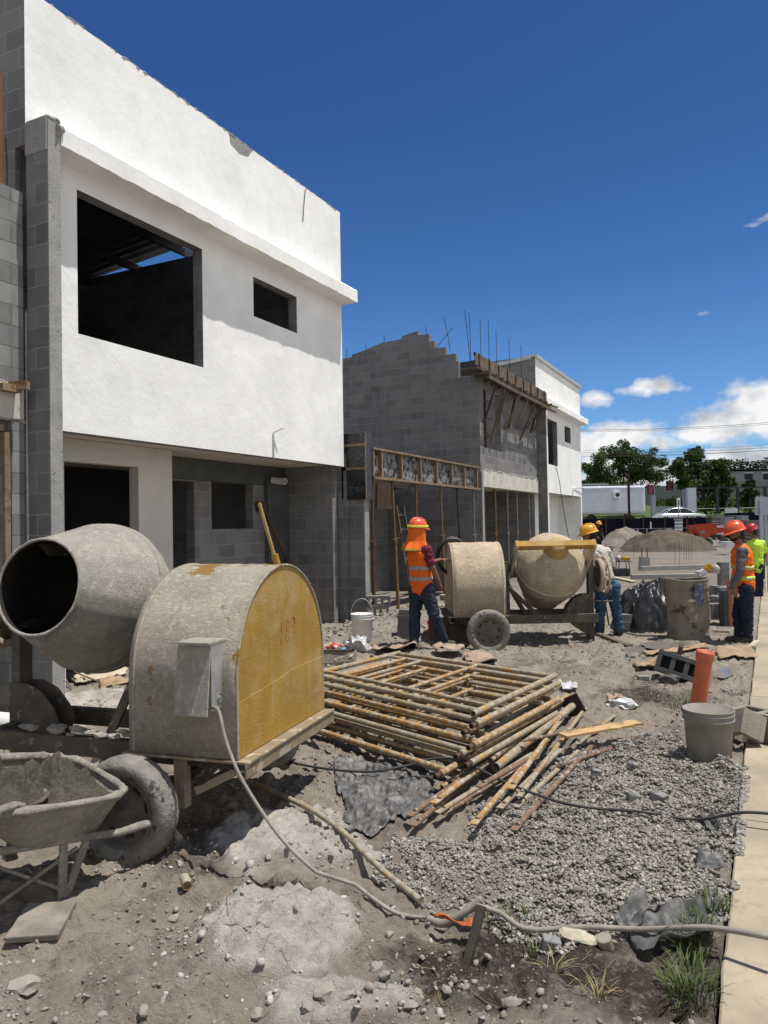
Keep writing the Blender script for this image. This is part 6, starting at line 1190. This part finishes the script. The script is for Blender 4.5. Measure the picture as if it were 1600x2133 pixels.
def tree(label, foot, outline, top_n, seed, depth=3.0, leaf=.135, m_=LEAF, group='trees beyond the site', D=88, nclump=46):
    """outline: (px, py, radius px) blobs giving the crown; each becomes leaf clumps spread in depth"""
    r = random.Random(seed); g = PD(*foot, D); g.z = float(gbase(g.x, g.y)); t = thing('tree', label, 'tree', g, group); k = D / FPX; mb = MB(); limbs = MB()
    fork = g + U * 1.6; limbs.tube([g - U * .3, g + U * .8 + R * .1, fork], [.22, .18, .15], 8)
    for px, py, pr in outline:
        c = PD(px, py, D + r.uniform(-.5, .5) * depth); rr = pr * k
        limbs.tube([fork, fork.lerp(c, .5) + Vector((r.uniform(-.4, .4), r.uniform(-.4, .4), .2)), c], [.10, .07, .02], 6)
        for _ in range(13):
            o = Vector((r.gauss(0, .5), r.gauss(0, .5), r.gauss(0, .42))) * rr; s = rr * r.uniform(.38, .68); leaves(mb, c + o, (s, s * 1.1, s * .75), int(top_n * 3.4 * r.uniform(.6, 1.2)), leaf, r)
    part('crown', mb, m_, t); part('trunk', limbs, BARK, t); return t
rr = random.Random(3)
tree('broad dark green tree rising behind the white trailer, left of the pair', (1300, 1020), [(1228, 985, 18), (1245, 968, 22), (1262, 990, 24), (1275, 952, 22), (1300, 945, 20), (1296, 972, 26), (1322, 958, 24), (1340, 975, 26), (1362, 962, 22), (1318, 995, 26), (1350, 998, 24), (1240, 1004, 20), (1285, 1005, 22), (1372, 994, 12)], 46, 5, D=88)
tree('broad dark green tree with a visible trunk, right of the pair, before the grey building', (1468, 1050), [(1412, 965, 16), (1430, 978, 22), (1447, 952, 20), (1440, 998, 22), (1462, 972, 24), (1480, 990, 26), (1490, 970, 18), (1502, 985, 20), (1512, 1002, 16), (1465, 1008, 26), (1490, 1014, 20), (1425, 1010, 14), (1448, 940, 10)], 46, 9, D=86)
tree('narrow dark shrub tree standing before the grey retaining wall', (1562, 1056), [(1562, 1012, 9), (1558, 1024, 11), (1566, 1030, 11), (1560, 1044, 12), (1564, 1004, 6)], 40, 12, D=84, m_=LEAFD, leaf=.11, group=None); tree('dark climbing bush around the fence post between tree and shrub', (1512, 1055), [(1508, 1020, 10), (1514, 1035, 11), (1508, 1050, 12), (1500, 1030, 10)], 40, 14, D=83, m_=LEAFD, leaf=.11, group=None)
for i, (px0, px1, py, lb) in enumerate(((1365, 1425, 1047, 'bright green hedge strip between the gate pillars'), (1450, 1530, 1047, 'bright green scrub right of the tall gate pillar'), (1530, 1620, 1042, 'bright green scrub below the grey retaining wall'))):
    mb = MB(); r = random.Random(40 + i); n = int((px1 - px0) / 2.2)
    for k in range(n): c = PD(px0 + (px1 - px0) * (k + .5) / n, py + r.uniform(-2, 14), 86 + r.uniform(-1, 1)); leaves(mb, c, (.6, .7, .6 + .2 * r.random()), 90, .13, r)
    c = PD((px0 + px1) / 2, py + 12, 90); single('hedge', mb, LEAFG, lb, 'hedge', c)
mb = MB(); r = random.Random(77)
for k in range(70): px = 1385 + k * 3.6; c = PD(px, 978 - 7 * math.sin(k * .21) - (8 if px > 1540 else 0) - (px - 1385) * .02 + (12 if px < 1500 else 0), 150); leaves(mb, c, (1.6, 1.5, 1.3), 30, .32, r)
o = link('far_trees', mb.mesh('far_trees', LEAFD)); tag(o, 'dark tree line on the rise behind the grey building', 'far wood', kind='stuff')
def fbox(name, label, cat, px0, px1, py0, py1, D, d, m_, parent=None, bevel=0, z0=None):
    a = PD(px0, py1, D); b = PD(px1, py0, D); w = (b - a).dot(R); zb = a.z if z0 is None else z0; h = b.z - zb; c = a + R * w / 2 + F * d / 2; c.z = zb + h / 2
    m = MB(); m.box(c, (w, d, h), M=Matrix((R, F, U)).transposed())
    return part(name, m, m_, parent, bevel=bevel) if parent else single(name, m, m_, label, cat, Vector((c.x, c.y, zb)), bevel=bevel)
# building and retaining wall
GREYW = plaster_mat('grey_render', (.30, .32, .34)); GREYD = plaster_mat('dark_grey_wall', (.17, .19, .185))
t = thing('building', 'low grey building with two small windows on the rise at the far edge', 'building', PD(1580, 1005, 106)); fbox('wall', '', '', 1515, 1690, 979, 1010, 106, 8, GREYW, t); fbox('roof_edge', '', '', 1508, 1695, 974.5, 979, 105.5, 9, DARK, t)
for a, b in ((1551, 1568), (1590, 1604)):
    w = fbox('window', '', '', a, b, 986, 999, 105.98, .1, DARK, t); fbox('lintel', '', '', a - 2, b + 2, 984.3, 986, 105.8, .2, WHITE, w)
fbox('wall', 'dark grey retaining wall behind the hedges and trees', 'wall', 1398, 1700, 1000, 1042, 101, .4, GREYD, z0=1); fbox('wall', 'grey boundary wall left of the gate, behind the red banners', 'wall', 1180, 1400, 1012, 1042, 100, .4, GREYD, z0=1)
# trailer
t = thing('trailer', 'long white box trailer parked behind the black site fence', 'trailer', PD(1290, 1080, 71)); TRW = mat('trailer_white', (.58, .61, .68), (.52, .55, .62), 2, rough=.5, bump=.05)
fbox('body', '', '', 1150, 1345, 1011, 1073, 71, 3, TRW, t, .25); fbox('underframe', '', '', 1150, 1343, 1073.5, 1079, 71.2, 2.5, DARK, t); fbox('roof_unit', '', '', 1195, 1268, 1006.5, 1011, 71.4, 1.4, GREYW, t); fbox('roof_edge', '', '', 1150, 1344, 1010, 1012.2, 70.97, .05, GREYW, t); ac = fbox('cooling_unit', '', '', 1280.5, 1291.5, 1024, 1037, 70.6, .4, WHITE, t)
m = MB(); m.lathe([(.001, 0), (.2, 0), (.2, .02), (.001, .02)], 20, Matrix.Translation(PD(1286.5, 1030.5, 70.58)) @ Matrix.Rotation(YAW, 4, 'Z') @ RX); part('fan', m, DARK, ac)
for px in (1232, 1310):
    m = MB(); c = PD(px, 1083, 71.5); m.lathe([(.15, -.15), (.5, -.15), (.5, .15), (.15, .15)], 20, Matrix.Translation(c) @ Matrix.Rotation(YAW, 4, 'Z') @ RX, closed=True); part('tyre', m, DARK, t)
# black site fence and posts
BLK = mat('black_mesh_fence', (.007, .007, .014), (.011, .011, .02), 1.5, rough=.95, spec=.05, bump=.1); t = thing('site_fence', 'tall black mesh site fence across the far side of the lot', 'fence', PD(1350, 1125, 62))
fbox('mesh_panel', '', '', 1120, 1482, 1077, 1125, 62, .04, BLK, t, z0=-.1)
for px in (1262, 1300, 1340, 1385, 1430, 1478): fbox('post', '', '', px, px + 1.6, 1076, 1125, 61.9, .06, REBAR, t, z0=-.1)
fbox('post', 'slender dark red pole rising in front of the white trailer', 'pole', 1309, 1311.6, 985, 1080, 64, .1, mat('dark_red_steel', (.07, .02, .02), (.05, .018, .018), 4))
# gate pillars, tall railing, signs
fbox('gate_pillar', 'slim pale gate pillar under the red banner', 'pillar', 1359, 1366, 1032, 1078, 76, .5, GREYW); fbox('gate_pillar', 'broad pale gate pillar beside the parked car', 'pillar', 1434, 1450, 1016, 1066, 78, .6, mat('pale_grey_paint', (.52, .54, .60), (.48, .5, .56), 2)); fbox('gate_pillar', 'narrow grey post left of the broad gate pillar', 'pillar', 1426, 1433, 1019, 1066, 78.5, .5, GREYW)
t = thing('railing', 'tall black railing along the raised road', 'railing', PD(1540, 1068, 80))
for px in (1493, 1535, 1593, 1640): fbox('post', '', '', px, px + 4, 1013, 1070, 80, .15, DARK, t)
fbox('top_rail', '', '', 1440, 1660, 1014.5, 1016, 80.05, .05, DARK, t)
fbox('wall', 'low pale parapet wall below the hedge by the car', 'wall', 1366, 1432, 1054, 1066, 82, .4, GREYW); fbox('kerb', '', 'kerb', 1450, 1660, 1056.5, 1059, 82.5, .3, WHITE)['label'] = 'white-edged kerb of the raised road behind the railing'
m = MB()
for k in range(9): a = PD(1470 + k * 18, 1064 + k * .1, 79); m.box((a.x, a.y, float(gbase(a.x, a.y)) + .02), (.9, .12, .012), M=Matrix((R, F, U)).transposed())
struct('road_marking', m, WHITE)
BAN = mat('red_banner', (.16, .02, .03), (.12, .016, .024), 3)
for px, py, D, lb in ((1349, 1010, 84, 'dark red banner on a pole just right of the trailer'), (1388, 1002, 88, 'dark red banner on a pole between the two trees')):
    t = thing('banner', lb, 'banner', PD(px, 1050, D)); b = fbox('flag', '', '', px, px + 14, py, py + 19, D, .05, BAN, t); fbox('pole', '', '', px + 14.2, px + 15.4, py - 4, py + 50, D, .07, GREYW, t)
    for z in (4, 8, 12, 15): fbox('lettering', '', '', px + 3, px + (12 if z != 12 else 9), py + z, py + z + 1.4, D - .06, .02, mat('banner_print', (.4, .25, .25), (.3, .18, .18), 9), b)
t = thing('sign', 'small white roadside sign on a post in front of the parked car', 'sign', PD(1413, 1075, 70)); fbox('board', '', '', 1410.5, 1417, 1037, 1056, 70, .04, WHITE, t); fbox('inset', '', '', 1412.3, 1415.6, 1041, 1053, 69.97, .02, GREYD, t); fbox('post', '', '', 1413, 1414.4, 1056, 1080, 70, .05, GREYW, t)
fbox('sign_board', 'blank white board standing behind the orange dumper', 'board', 1511, 1537, 1059, 1071, 66, .08, mat('pale_grey_paint', (.52, .54, .60)))
t = thing('road_sign', 'grey back of a road sign on a metal post at the edge', 'road sign', PD(1590, 1180, 27)); SGN = mat('sign_back', (.34, .39, .43), (.3, .35, .39), 3, rough=.5, metal=.2)
a = [PD(x, y, 27) for x, y in ((1573, 1037), (1576, 1034.5), (1596, 1034.5), (1614, 1046), (1614, 1073), (1573, 1073))]; m = MB(); m.prism(a, F * .01); part('plate', m, SGN, t); fbox('post', '', '', 1586, 1589.5, 1042, 1182, 26.95, .06, SGN, t, z0=0)
fbox('post', 'second metal post beside the road sign, at the very edge', 'post', 1596, 1599, 1073, 1185, 27.5, .06, SGN, z0=0)
# parked car
def car(label, px0, px1, D):
    a, b = PD(px0, 1075, D), PD(px1, 1075, D); L = (b - a).dot(R); g = float(gbase(a.x, a.y)); t = thing('parked_car', label, 'car', (a.x + (b - a).x / 2, a.y + (b - a).y / 2, g)); O = a.copy(); O.z = PD(px0, 1059, D).z - 1.42; B = lambda u, w, z: O + R * (u * L) + F * (w * .86 + .86) + U * z
    body = [(0, .55, .3, .72), (.02, .78, .3, .9), (.10, .92, .25, .95), (.22, .97, .25, .97), (.5, .96, .25, 1), (.72, .93, .25, .99), (.85, .88, .25, .96), (.96, .78, .28, .9), (1, .58, .3, .75)]; SIL = mat('silver_car_paint', (.60, .62, .63), (.57, .59, .60), 2, rough=.22, spec=.6, metal=.5, bump=0); GLS = mat('car_glass', (.012, .014, .017), (.015, .017, .02), 2, rough=.08, spec=.6, bump=0)
    def loft(sec, m_):
        m = MB(); vs = []; n = 12
        for u, zt, zb, w in sec:
            for j in range(n): q = 2 * math.pi * j / n + .26; c, s = math.cos(q), math.sin(q); vs.append(B(u, w * math.copysign(abs(c) ** .35, c), (zt + zb) / 2 + (zt - zb) / 2 * math.copysign(abs(s) ** .45, s)))
        k = len(sec); m.add(vs, [(i * n + j, i * n + (j + 1) % n, (i + 1) * n + (j + 1) % n, (i + 1) * n + j) for i in range(k - 1) for j in range(n)] + [tuple(range(n)), tuple((k - 1) * n + j for j in range(n))], 0, True); return m
    part('body', loft(body, SIL), SIL, t); part('cabin_glass', loft([(.15, .95, .8, .7), (.30, 1.34, .8, .70), (.45, 1.41, .8, .70), (.58, 1.36, .8, .70), (.76, .96, .8, .74)], GLS), GLS, t); part('roof', loft([(.27, 1.33, 1.29, .62), (.34, 1.40, 1.30, .66), (.46, 1.44, 1.32, .66), (.56, 1.41, 1.30, .66), (.60, 1.34, 1.29, .62)], SIL), SIL, t)
    for w in (-1.02, 1.0):
        m = MB(); m.tube([B(.145, w * .74, .93), B(.29, w * .7, 1.33), B(.46, w * .69, 1.42), B(.59, w * .7, 1.35), B(.77, w * .76, .95)], .045, 6); m.tube([B(.46, w * .71, 1.4), B(.47, w * .78, .95)], .035, 6); part('window_pillars', m, SIL, t)
    for u in (.19, .81):
        for w in (-.9, .9): m = MB(); m.lathe([(.001, -.1), (.22, -.1), (.31, -.09), (.31, .09), (.22, .1), (.001, .1)], 20, Matrix.Translation(B(u, w, .31)) @ Matrix.Rotation(YAW, 4, 'Z') @ RX); part('wheel', m, DARK, t)
    m = MB(); m.ico(B(.70, -1.08, 1.0), .10, 2, .05, (1, .6, .7), smooth=True); part('wing_mirror', m, SIL, t)
car('silver sedan parked on the raised road behind the black fence', 1369, 1476, 74)
# dumper
D = 49.5; t = thing('dumper', 'orange-red site dumper with raised skip beside the dark sand heap', 'dumper', PD(1475, 1141, D)); DUM = mat('orange_red_paint', (.52, .075, .03), (.42, .06, .025), 3, rough=.5, bump=.1)
P = lambda x, y, d=0: PD(x, y, D + d)
m = MB(); m.prism([P(1449, 1094), P(1488, 1091), P(1494, 1100), P(1520, 1100), P(1516, 1108), P(1492, 1112), P(1470, 1120), P(1460, 1123)], F * 1.6); sk = part('skip', m, DUM, t, bevel=.03)
m = MB(); m.prism([P(1451, 1095.3, .06), P(1487, 1092.5, .06), P(1488, 1093.2, .06), P(1452, 1096.2, .06)], F * 1.45); m.bar(P(1448, 1093.6, -.02), P(1489, 1090.6, -.02), .06, .05); m.bar(P(1489, 1091, -.02), P(1494, 1100, -.02), .06, .05); m.bar(P(1494, 1100, -.02), P(1521, 1100, -.02), .06, .05); part('skip_lip', m, DUM, sk)
for (x0, x1, y0, y1, c) in ((1459, 1469, 1105, 1113, 'marking_plate'), (1459, 1464, 1116, 1118, 'marking_plate')): fbox(c, '', '', x0, x1, y0, y1, D - .03, .02, mat('faded_plate', (.30, .28, .22), (.12, .1, .08), 14), sk)
fbox('chassis', '', '', 1428, 1510, 1113, 1126, D + .4, .8, SKIND, t); fbox('engine_cover', '', '', 1428, 1443, 1108, 1122, D + .3, 1.0, DUM, t)
for px, r_ in ((1473, 12), (1510, 11)):
    for dd in (.15, 1.5): wheel(t, P(px, 1141 - r_, dd), r_ / FPX * D, .3, 1 if dd > 1 else -1, 28)
m = MB(); m.bar(P(1434, 1112, .3), P(1432, 1076, .3), .05, .05); m.bar(P(1452, 1100, .2), P(1442, 1076, .3), .05, .05); m.bar(P(1484, 1092, 1.4), P(1478, 1076, 1.2), .05, .05); part('canopy_posts', m, REBAR, t); m = MB(); m.box(P(1455, 1075, .9), (1.5, 1.6, .05), M=Matrix((R, F, U)).transposed()); part('canopy', m, GREYD, t)
m = MB(); m.bar(P(1490, 1120, -.1), P(1514, 1139, -.3), .10, .05); m.bar(P(1487, 1124, -.1), P(1510, 1141, -.3), .10, .05); part('ramp', m, GALV, t)
# sand heaps
def heap(label, px0, px1, py0, py1, D, m_, seed, ry=2.0):
    a, b = PD(px0, py1, D), PD(px1, py1, D); c = (a + b) / 2; w = (b - a).length / 2; h = PD((px0 + px1) / 2, py0, D).z - float(gbase(c.x, c.y)); m = MB()
    def fn(u, v):
        x, y = u * 2 - 1, v * 2 - 1; d = math.hypot(x, y); p = c + R * x * w + F * y * ry; n1 = float(fbm(p.x, p.y, .9, seed, 4)); k = max(0, 1 - d) ; z = h * 1.12 * (1 - math.exp(-(2.1 * k * (1 + .3 * n1)))) * (.95 + .25 * n1) + .08 * n1 * (d < 1); return Vector((p.x, p.y, float(gbase(p.x, p.y)) - .05 + max(0, z)))
    m.grid(80, 50, fn); return single('sand_heap', m, m_, label, 'sand heap', c)
heap('dark brown sand heap in front of the orange dumper', 1290, 1490, 1102, 1146, 45, mat('brown_sand', (.105, .08, .057), (.072, .055, .04), 2.5, bump=.6, bscale=14, bdist=.05), 151, 2.6); heap('paler gravel heap left of the dark sand heap', 1236, 1372, 1104, 1140, 50, mat('pale_gravel_heap', (.21, .185, .15), (.16, .14, .11), 2.5, bump=.6, bscale=14, bdist=.05), 157, 2.4)
t = thing('steel_rack', 'thin pale open steel rack standing behind the gravel heap', 'rack', PD(1340, 1108, 54))
for x0, x1, y0, y1 in ((1306, 1432, 1100, 1101.5), (1306, 1307.5, 1100, 1110), (1313, 1314.5, 1101, 1110), (1328, 1329.5, 1101, 1110), (1347, 1348.5, 1101, 1110)): fbox('rail', '', '', x0, x1, y0, y1, 54, .06, GALV, t)
fbox('stick', 'pale stick leaning behind the sand heap', 'stick', 1355, 1357, 1087, 1102, 55, .05, PVC)
# stacks of blocks and pallets near the far right
t = thing('block_pallet', 'tall narrow pallet of pale blocks by the fence, left of the dumper', 'pallet', PD(1417, 1112, 56))
for k in range(8): fbox('block_row', '', '', 1411, 1422, 1083 + k * 3.6, 1086.2 + k * 3.6, 56, .5, WHITE if k % 2 else GREYW, t)
fbox('cover_board', '', '', 1410, 1423, 1080, 1083, 55.9, .6, GREYW, t)
for i, (x0, x1, y0, y1, D_, m_, lb) in enumerate(((1481, 1510, 1072, 1095, 50, GREYD, 'corrugated grey container panel behind the dumper skip'), (1510, 1530, 1077, 1094, 49, GREYW, 'grey block stack right of the container panel'), (1522, 1552, 1073, 1084, 52, GREYD, 'dark grey block stack under the blank white board'), (1545, 1560, 1074, 1084, 51, GREYW, 'pale end block stack right of the dark stack'), (1555, 1600, 1083, 1096, 44, BLOCKP, 'grey block pallet above the dark red helmet'), (1566, 1604, 1094, 1130, 38, BLOCKP, 'grey block pallet beside the road sign post'), (1514, 1528, 1128, 1143, 38, PVC, 'white water container behind the side-on worker'))):
    t = thing('block_stack', lb, 'block stack', PD((x0 + x1) / 2, y1, D_))
    nr = 3 if y1 - y0 < 14 else 5
    for k in range(nr): fbox('row', '', '', x0 + (k % 2), x1 - (k % 2), y0 + (y1 - y0) * k / nr, y0 + (y1 - y0) * (k + .9) / nr, D_, .8, m_, t)
fbox('shed', 'black shed standing behind the block pallets', 'shed', 1545, 1640, 1066, 1100, 58, 3, BLK, z0=-.1)
# power lines
for (ya, yb, D_, r_, lb) in ((897, 876, 82, .022, 'highest pair-spaced power line across the clouds, upper wire'), (899.5, 880, 83, .018, 'highest pair-spaced power line, lower wire'), (938, 924, 84, .014, 'thin power line above the trees, uppermost of the lower group'), (943, 930, 84, .02, 'power line above the trees, second of the lower group'), (951, 935, 85, .026, 'thickest power line just above the trees'), (946, 937, 86, .014, 'thin power line crossing behind the thickest one')):
    p0, p1 = PD(1120, ya + 3, D_), PD(1760, yb - 6, D_); m = MB(); m.tube([p0.lerp(p1, i / 16) - U * (1.1 * (1 - (2 * i / 16 - 1) ** 2) - .55) * .5 for i in range(17)], r_, 5); single('power_line', m, REBAR, lb, 'power line', p0, 'power lines beyond the site')
# ================================================================== cables, sheets, plants
def lay(pts, r, off=0.0, n=60):
    """smooth line through pixels lying on the ground (third value: height above it)"""
    P = []
    for px, py, h in pts:
        p = G(px, py, -.09 + h); p.z = (gz(p.x, p.y) if h < .2 else p.z - h) + h + r * .8 + off; 
        if h >= .2: p = G(px, py, h - .1)
        P.append(p)
    out = []
    for i in range(len(P) - 1):
        p0, p1, p2, p3 = P[max(i - 1, 0)], P[i], P[i + 1], P[min(i + 2, len(P) - 1)]
        for k in range(10):
            t = k / 10; out.append(.5 * ((2 * p1) + (p2 - p0) * t + (2 * p0 - 5 * p1 + 4 * p2 - p3) * t * t + (3 * p1 - p0 - 3 * p2 + p3) * t ** 3))
    out.append(P[-1])
    return [Vector((q.x, q.y, max(q.z, gz(q.x, q.y) + r * .6))) for q in out]
CABG = mat('dusty_grey_cable', (.30, .27, .23), (.2, .18, .155), 14, rough=.8, bump=.3); CABB = mat('black_cable', (.035, .035, .037), (.07, .068, .065), 8, rough=.6, bump=.1)
b0 = at(A, .12, .68, .83); cp = [b0] + [PD(*q) for q in ((455, 1480, 4.05), (470, 1540, 3.98), (497, 1610, 3.9), (545, 1690, 3.82), (600, 1762, 3.72), (665, 1822, 3.62))]
cab = []
for i in range(len(cp) - 1):
    p0, p1, p2, p3 = cp[max(i - 1, 0)], cp[i], cp[i + 1], cp[min(i + 2, len(cp) - 1)]
    for k_ in range(8): t = k_ / 8; cab.append(.5 * ((2 * p1) + (p2 - p0) * t + (2 * p0 - 5 * p1 + 4 * p2 - p3) * t * t + (3 * p1 - p0 - 3 * p2 + p3) * t ** 3))
cab += lay([(740, 1869, .02), (830, 1890, 0), (940, 1888, .03), (992, 1892, .05)], .011)
m = MB(); m.tube(cab, .0095, 8); single('cable', m, CABG, 'grey power cable hanging from the switch box and running over the dirt to the stake', 'cable', b0)
q_ = [GG(*a) for a in ((522, 1640), (640, 1700), (780, 1822), (892, 1900))]; pp = [q_[k].lerp(q_[k + 1], i / 12) for k in range(3) for i in range(12)] + [q_[3]]; zz = [gz(p.x, p.y) for p in pp]; zz = [max(zz[max(0, i - 3):i + 4]) for i in range(len(zz))]; zz = [sum(zz[max(0, i - 4):i + 5]) / len(zz[max(0, i - 4):i + 5]) + .014 for i in range(len(zz))]; pp = [Vector((sum(q.x for q in pp[max(0, i - 3):i + 4]) / len(pp[max(0, i - 3):i + 4]), sum(q.y for q in pp[max(0, i - 3):i + 4]) / len(pp[max(0, i - 3):i + 4]), zz[i])) for i in range(len(pp))]; m = MB(); m.tube(pp, .0165, 12); single('pipe', m, PIPEG, 'long crusted grey pipe lying on the dirt between mixer and gravel', 'pipe', pp[0])
pp = lay([(892, 1900, .02), (925, 1910, .02), (965, 1900, .05), (1002, 1880, .09)], .021); m = MB(); m.tube(pp, .0175, 12); single('pipe', m, CABG, 'bent grey pipe end rising to the top of the wooden stake', 'pipe', pp[0])
pp = lay([(992, 1896, .07), (1040, 1918, .03), (1100, 1942, .02), (1220, 1958, .02), (1340, 1968, .03), (1480, 1980, .09), (1620, 2010, .12)], .0135); m = MB(); m.tube(pp, .0115, 8); single('cable', m, CABG, 'pale grey cable running from the stake across the gravel edge to the path', 'cable', pp[0])
pp = lay([(560, 1570, .02), (640, 1595, .02), (760, 1612, .04), (850, 1592, .10), (900, 1582, .13), (960, 1590, .13), (1050, 1618, .10), (1160, 1672, .06), (1240, 1692, .035), (1330, 1705, .03), (1450, 1712, .03), (1560, 1718, .10), (1700, 1730, .11)], .009); m = MB(); m.tube(pp, .009, 8); single('cable', m, CABB, 'thin black cable running over the tubes and gravel to the path', 'cable', pp[0])
a, b = GG(968, 2008), G(1004, 1886, .08); m = MB(); m.bar(a - U * .03, b, .035, .028); single('stake', m, mat('dark_wet_wood', (.04, .035, .028), (.07, .06, .05), 14, bump=.5), 'dark wooden stake leaning in the soil beside the orange scrap', 'stake', a, bevel=.004)
m = MB(); p0, p1 = G(905, 1912, -.06), G(985, 1935, -.05); m.grid(16, 6, lambda u, v: p0.lerp(p1, u) + F * (-.03 + .045 * v) * (.4 + u) + U * (.02 + .03 * float(fbm(u, v, .4, 95, 3)))); o = single('plastic_scrap', m, mat('orange_plastic', (.48, .12, .04), (.34, .09, .035), 10, rough=.5, bump=.2), 'torn orange plastic scrap beside the wooden stake', 'scrap', p0); o.modifiers.new('s', 'SOLIDIFY').thickness = .003
def strip(label, p0, p1, w, curl, seed, m_=SHEET, name='plastic_strip', h0=.0):
    m = MB(); s = (p1 - p0).cross(U).normalized()
    m.grid(26, 10, lambda u, v: (lambda q: Vector((q.x, q.y, max(gz(q.x, q.y), -.13 if q.x < -.2 else 0) + .012 + h0 + curl * (2 * abs(v - .5)) ** 2 * (.4 + .5 * float(fbm(u * 2 + seed, v, .8, seed, 2)) + .4 * u) + .012 * float(fbm(u * 3, v * 2, .3, seed, 3)))))(p0.lerp(p1, u) + s * (v - .5) * w * (1 + .35 * float(fbm(u + seed, 0, .2, seed, 2)))))
    o = single(name, m, m_, label, 'plastic strip', p0); o.modifiers.new('s', 'SOLIDIFY').thickness = .003; return o
strip('black plastic strip curling up at the gravel corner beside the grass', G(1320, 2000, -.1), G(1480, 1955, -.02), .17, .10, 3); strip('black plastic strip standing up out of the gravel, left of the curled corner', G(1300, 1965, -.08), G(1362, 1900, -.0), .10, .10, 5)
strip('black plastic strip on the gravel beside the path, beyond the grass', G(1478, 1835, -.08), G(1482, 1785, -.02), .11, .06, 6); strip('narrow black plastic strip along the path edge near the grass', G(1490, 1930, -.05), G(1480, 1865, -.04), .06, .03, 7); strip('small black plastic strip on the gravel by the cable', G(1490, 1735, -.05), G(1470, 1690, -.03), .07, .05, 8)
# grass tufts
def tuft(name, label, c, n, hgt, rad, m_, seed, group=None, lean=.5):
    rr = random.Random(seed); m = MB()
    for i in range(n):
        q = rr.uniform(0, 6.283); r0 = rad * math.sqrt(rr.random()); b = Vector((c.x + .8 * r0 * math.cos(q), c.y + 1.3 * r0 * math.sin(q), 0)); b.z = max(gz(b.x, b.y), -.14) - .005
        if b.x > -.19: b.z = -.02; b.x = -.2
        q2 = q + rr.uniform(-1, 1); L = hgt * rr.uniform(.5, 1.15); o = Vector((math.cos(q2), math.sin(q2), 0)); s = Vector((-o.y, o.x, 0)) * rr.uniform(.0016, .0034); k = lean * rr.uniform(.4, 1.6)
        pts = [b + o * (L * k * t * t) + U * (L * (t - .45 * k * t * t)) for t in (0, .3, .6, .85, 1)]; vs = []
        for j, p in enumerate(pts): w = (1, 1, .8, .5, .06)[j]; vs += [p - s * w, p + s * w]
        m.add(vs, [(2 * j, 2 * j + 1, 2 * j + 3, 2 * j + 2) for j in range(4)], 0, True)
    return single(name, m, m_, label, 'grass', c, group)
GRASS = mat('green_grass', (.065, .11, .028), (.10, .12, .045), 30, rough=.6, bump=0, c3=(.20, .18, .07), s3=30, lo3=.58, hi3=.7); DRYG = mat('dry_straw', (.30, .24, .12), (.22, .17, .08), 20, bump=0)
for px, py, n, h, r_, sd, lb in ((1060, 1925, 80, .07, .13, 1, 'low green grass tuft behind the stake at the gravel edge'), (1430, 2090, 110, .085, .11, 2, 'large green grass tuft against the path in the near corner'), (1448, 2010, 130, .10, .10, 3, 'green grass tuft under the curled black strip'), (1486, 1935, 90, .11, .07, 4, 'tall grass tuft leaning over the path edge beyond the black strip'), (1440, 2120, 120, .10, .11, 5, 'grass tuft at the very bottom beside the path'), (1118, 2000, 24, .10, .07, 6, 'thin grass sprig on the dark soil'), (1425, 1500, 70, .16, .13, 7, 'flattened weeds at the foot of the ribbed orange pipe')):
    tuft('grass_tuft', lb, G(px, py, -.1), n, h, r_, GRASS, sd, 'grass tufts')
for px, py, sd, lb in ((1240, 2110, 11, 'dry straw tuft on the dark soil near the bottom'), (1150, 2050, 12, 'few dry stalks on the dark soil left of the straw tuft')): tuft('dry_grass', lb, G(px, py, -.1), 16, .10, .05, DRYG, sd, None, .9)
rr = random.Random(33); m = MB()
for i in range(40):
    p = G(rr.uniform(230, 1300), rr.uniform(1880, 2130), -.1); q = rr.uniform(0, 6.28); L = rr.uniform(.05, .22); pts = []
    for t in np.linspace(-.5, .5, 6): x, y = p.x + L * t * math.cos(q) - .12 * L * math.sin(6 * t) * math.sin(q), p.y + L * t * math.sin(q) + .12 * L * math.sin(6 * t); pts.append((x, y, gz(x, y) + .006))
    m.tube(pts, .0014, 4, cap=False)
o = link('straw', m.mesh('straw', DRYG)); tag(o, 'loose dry stalks scattered over the dirt', 'straw', kind='stuff')
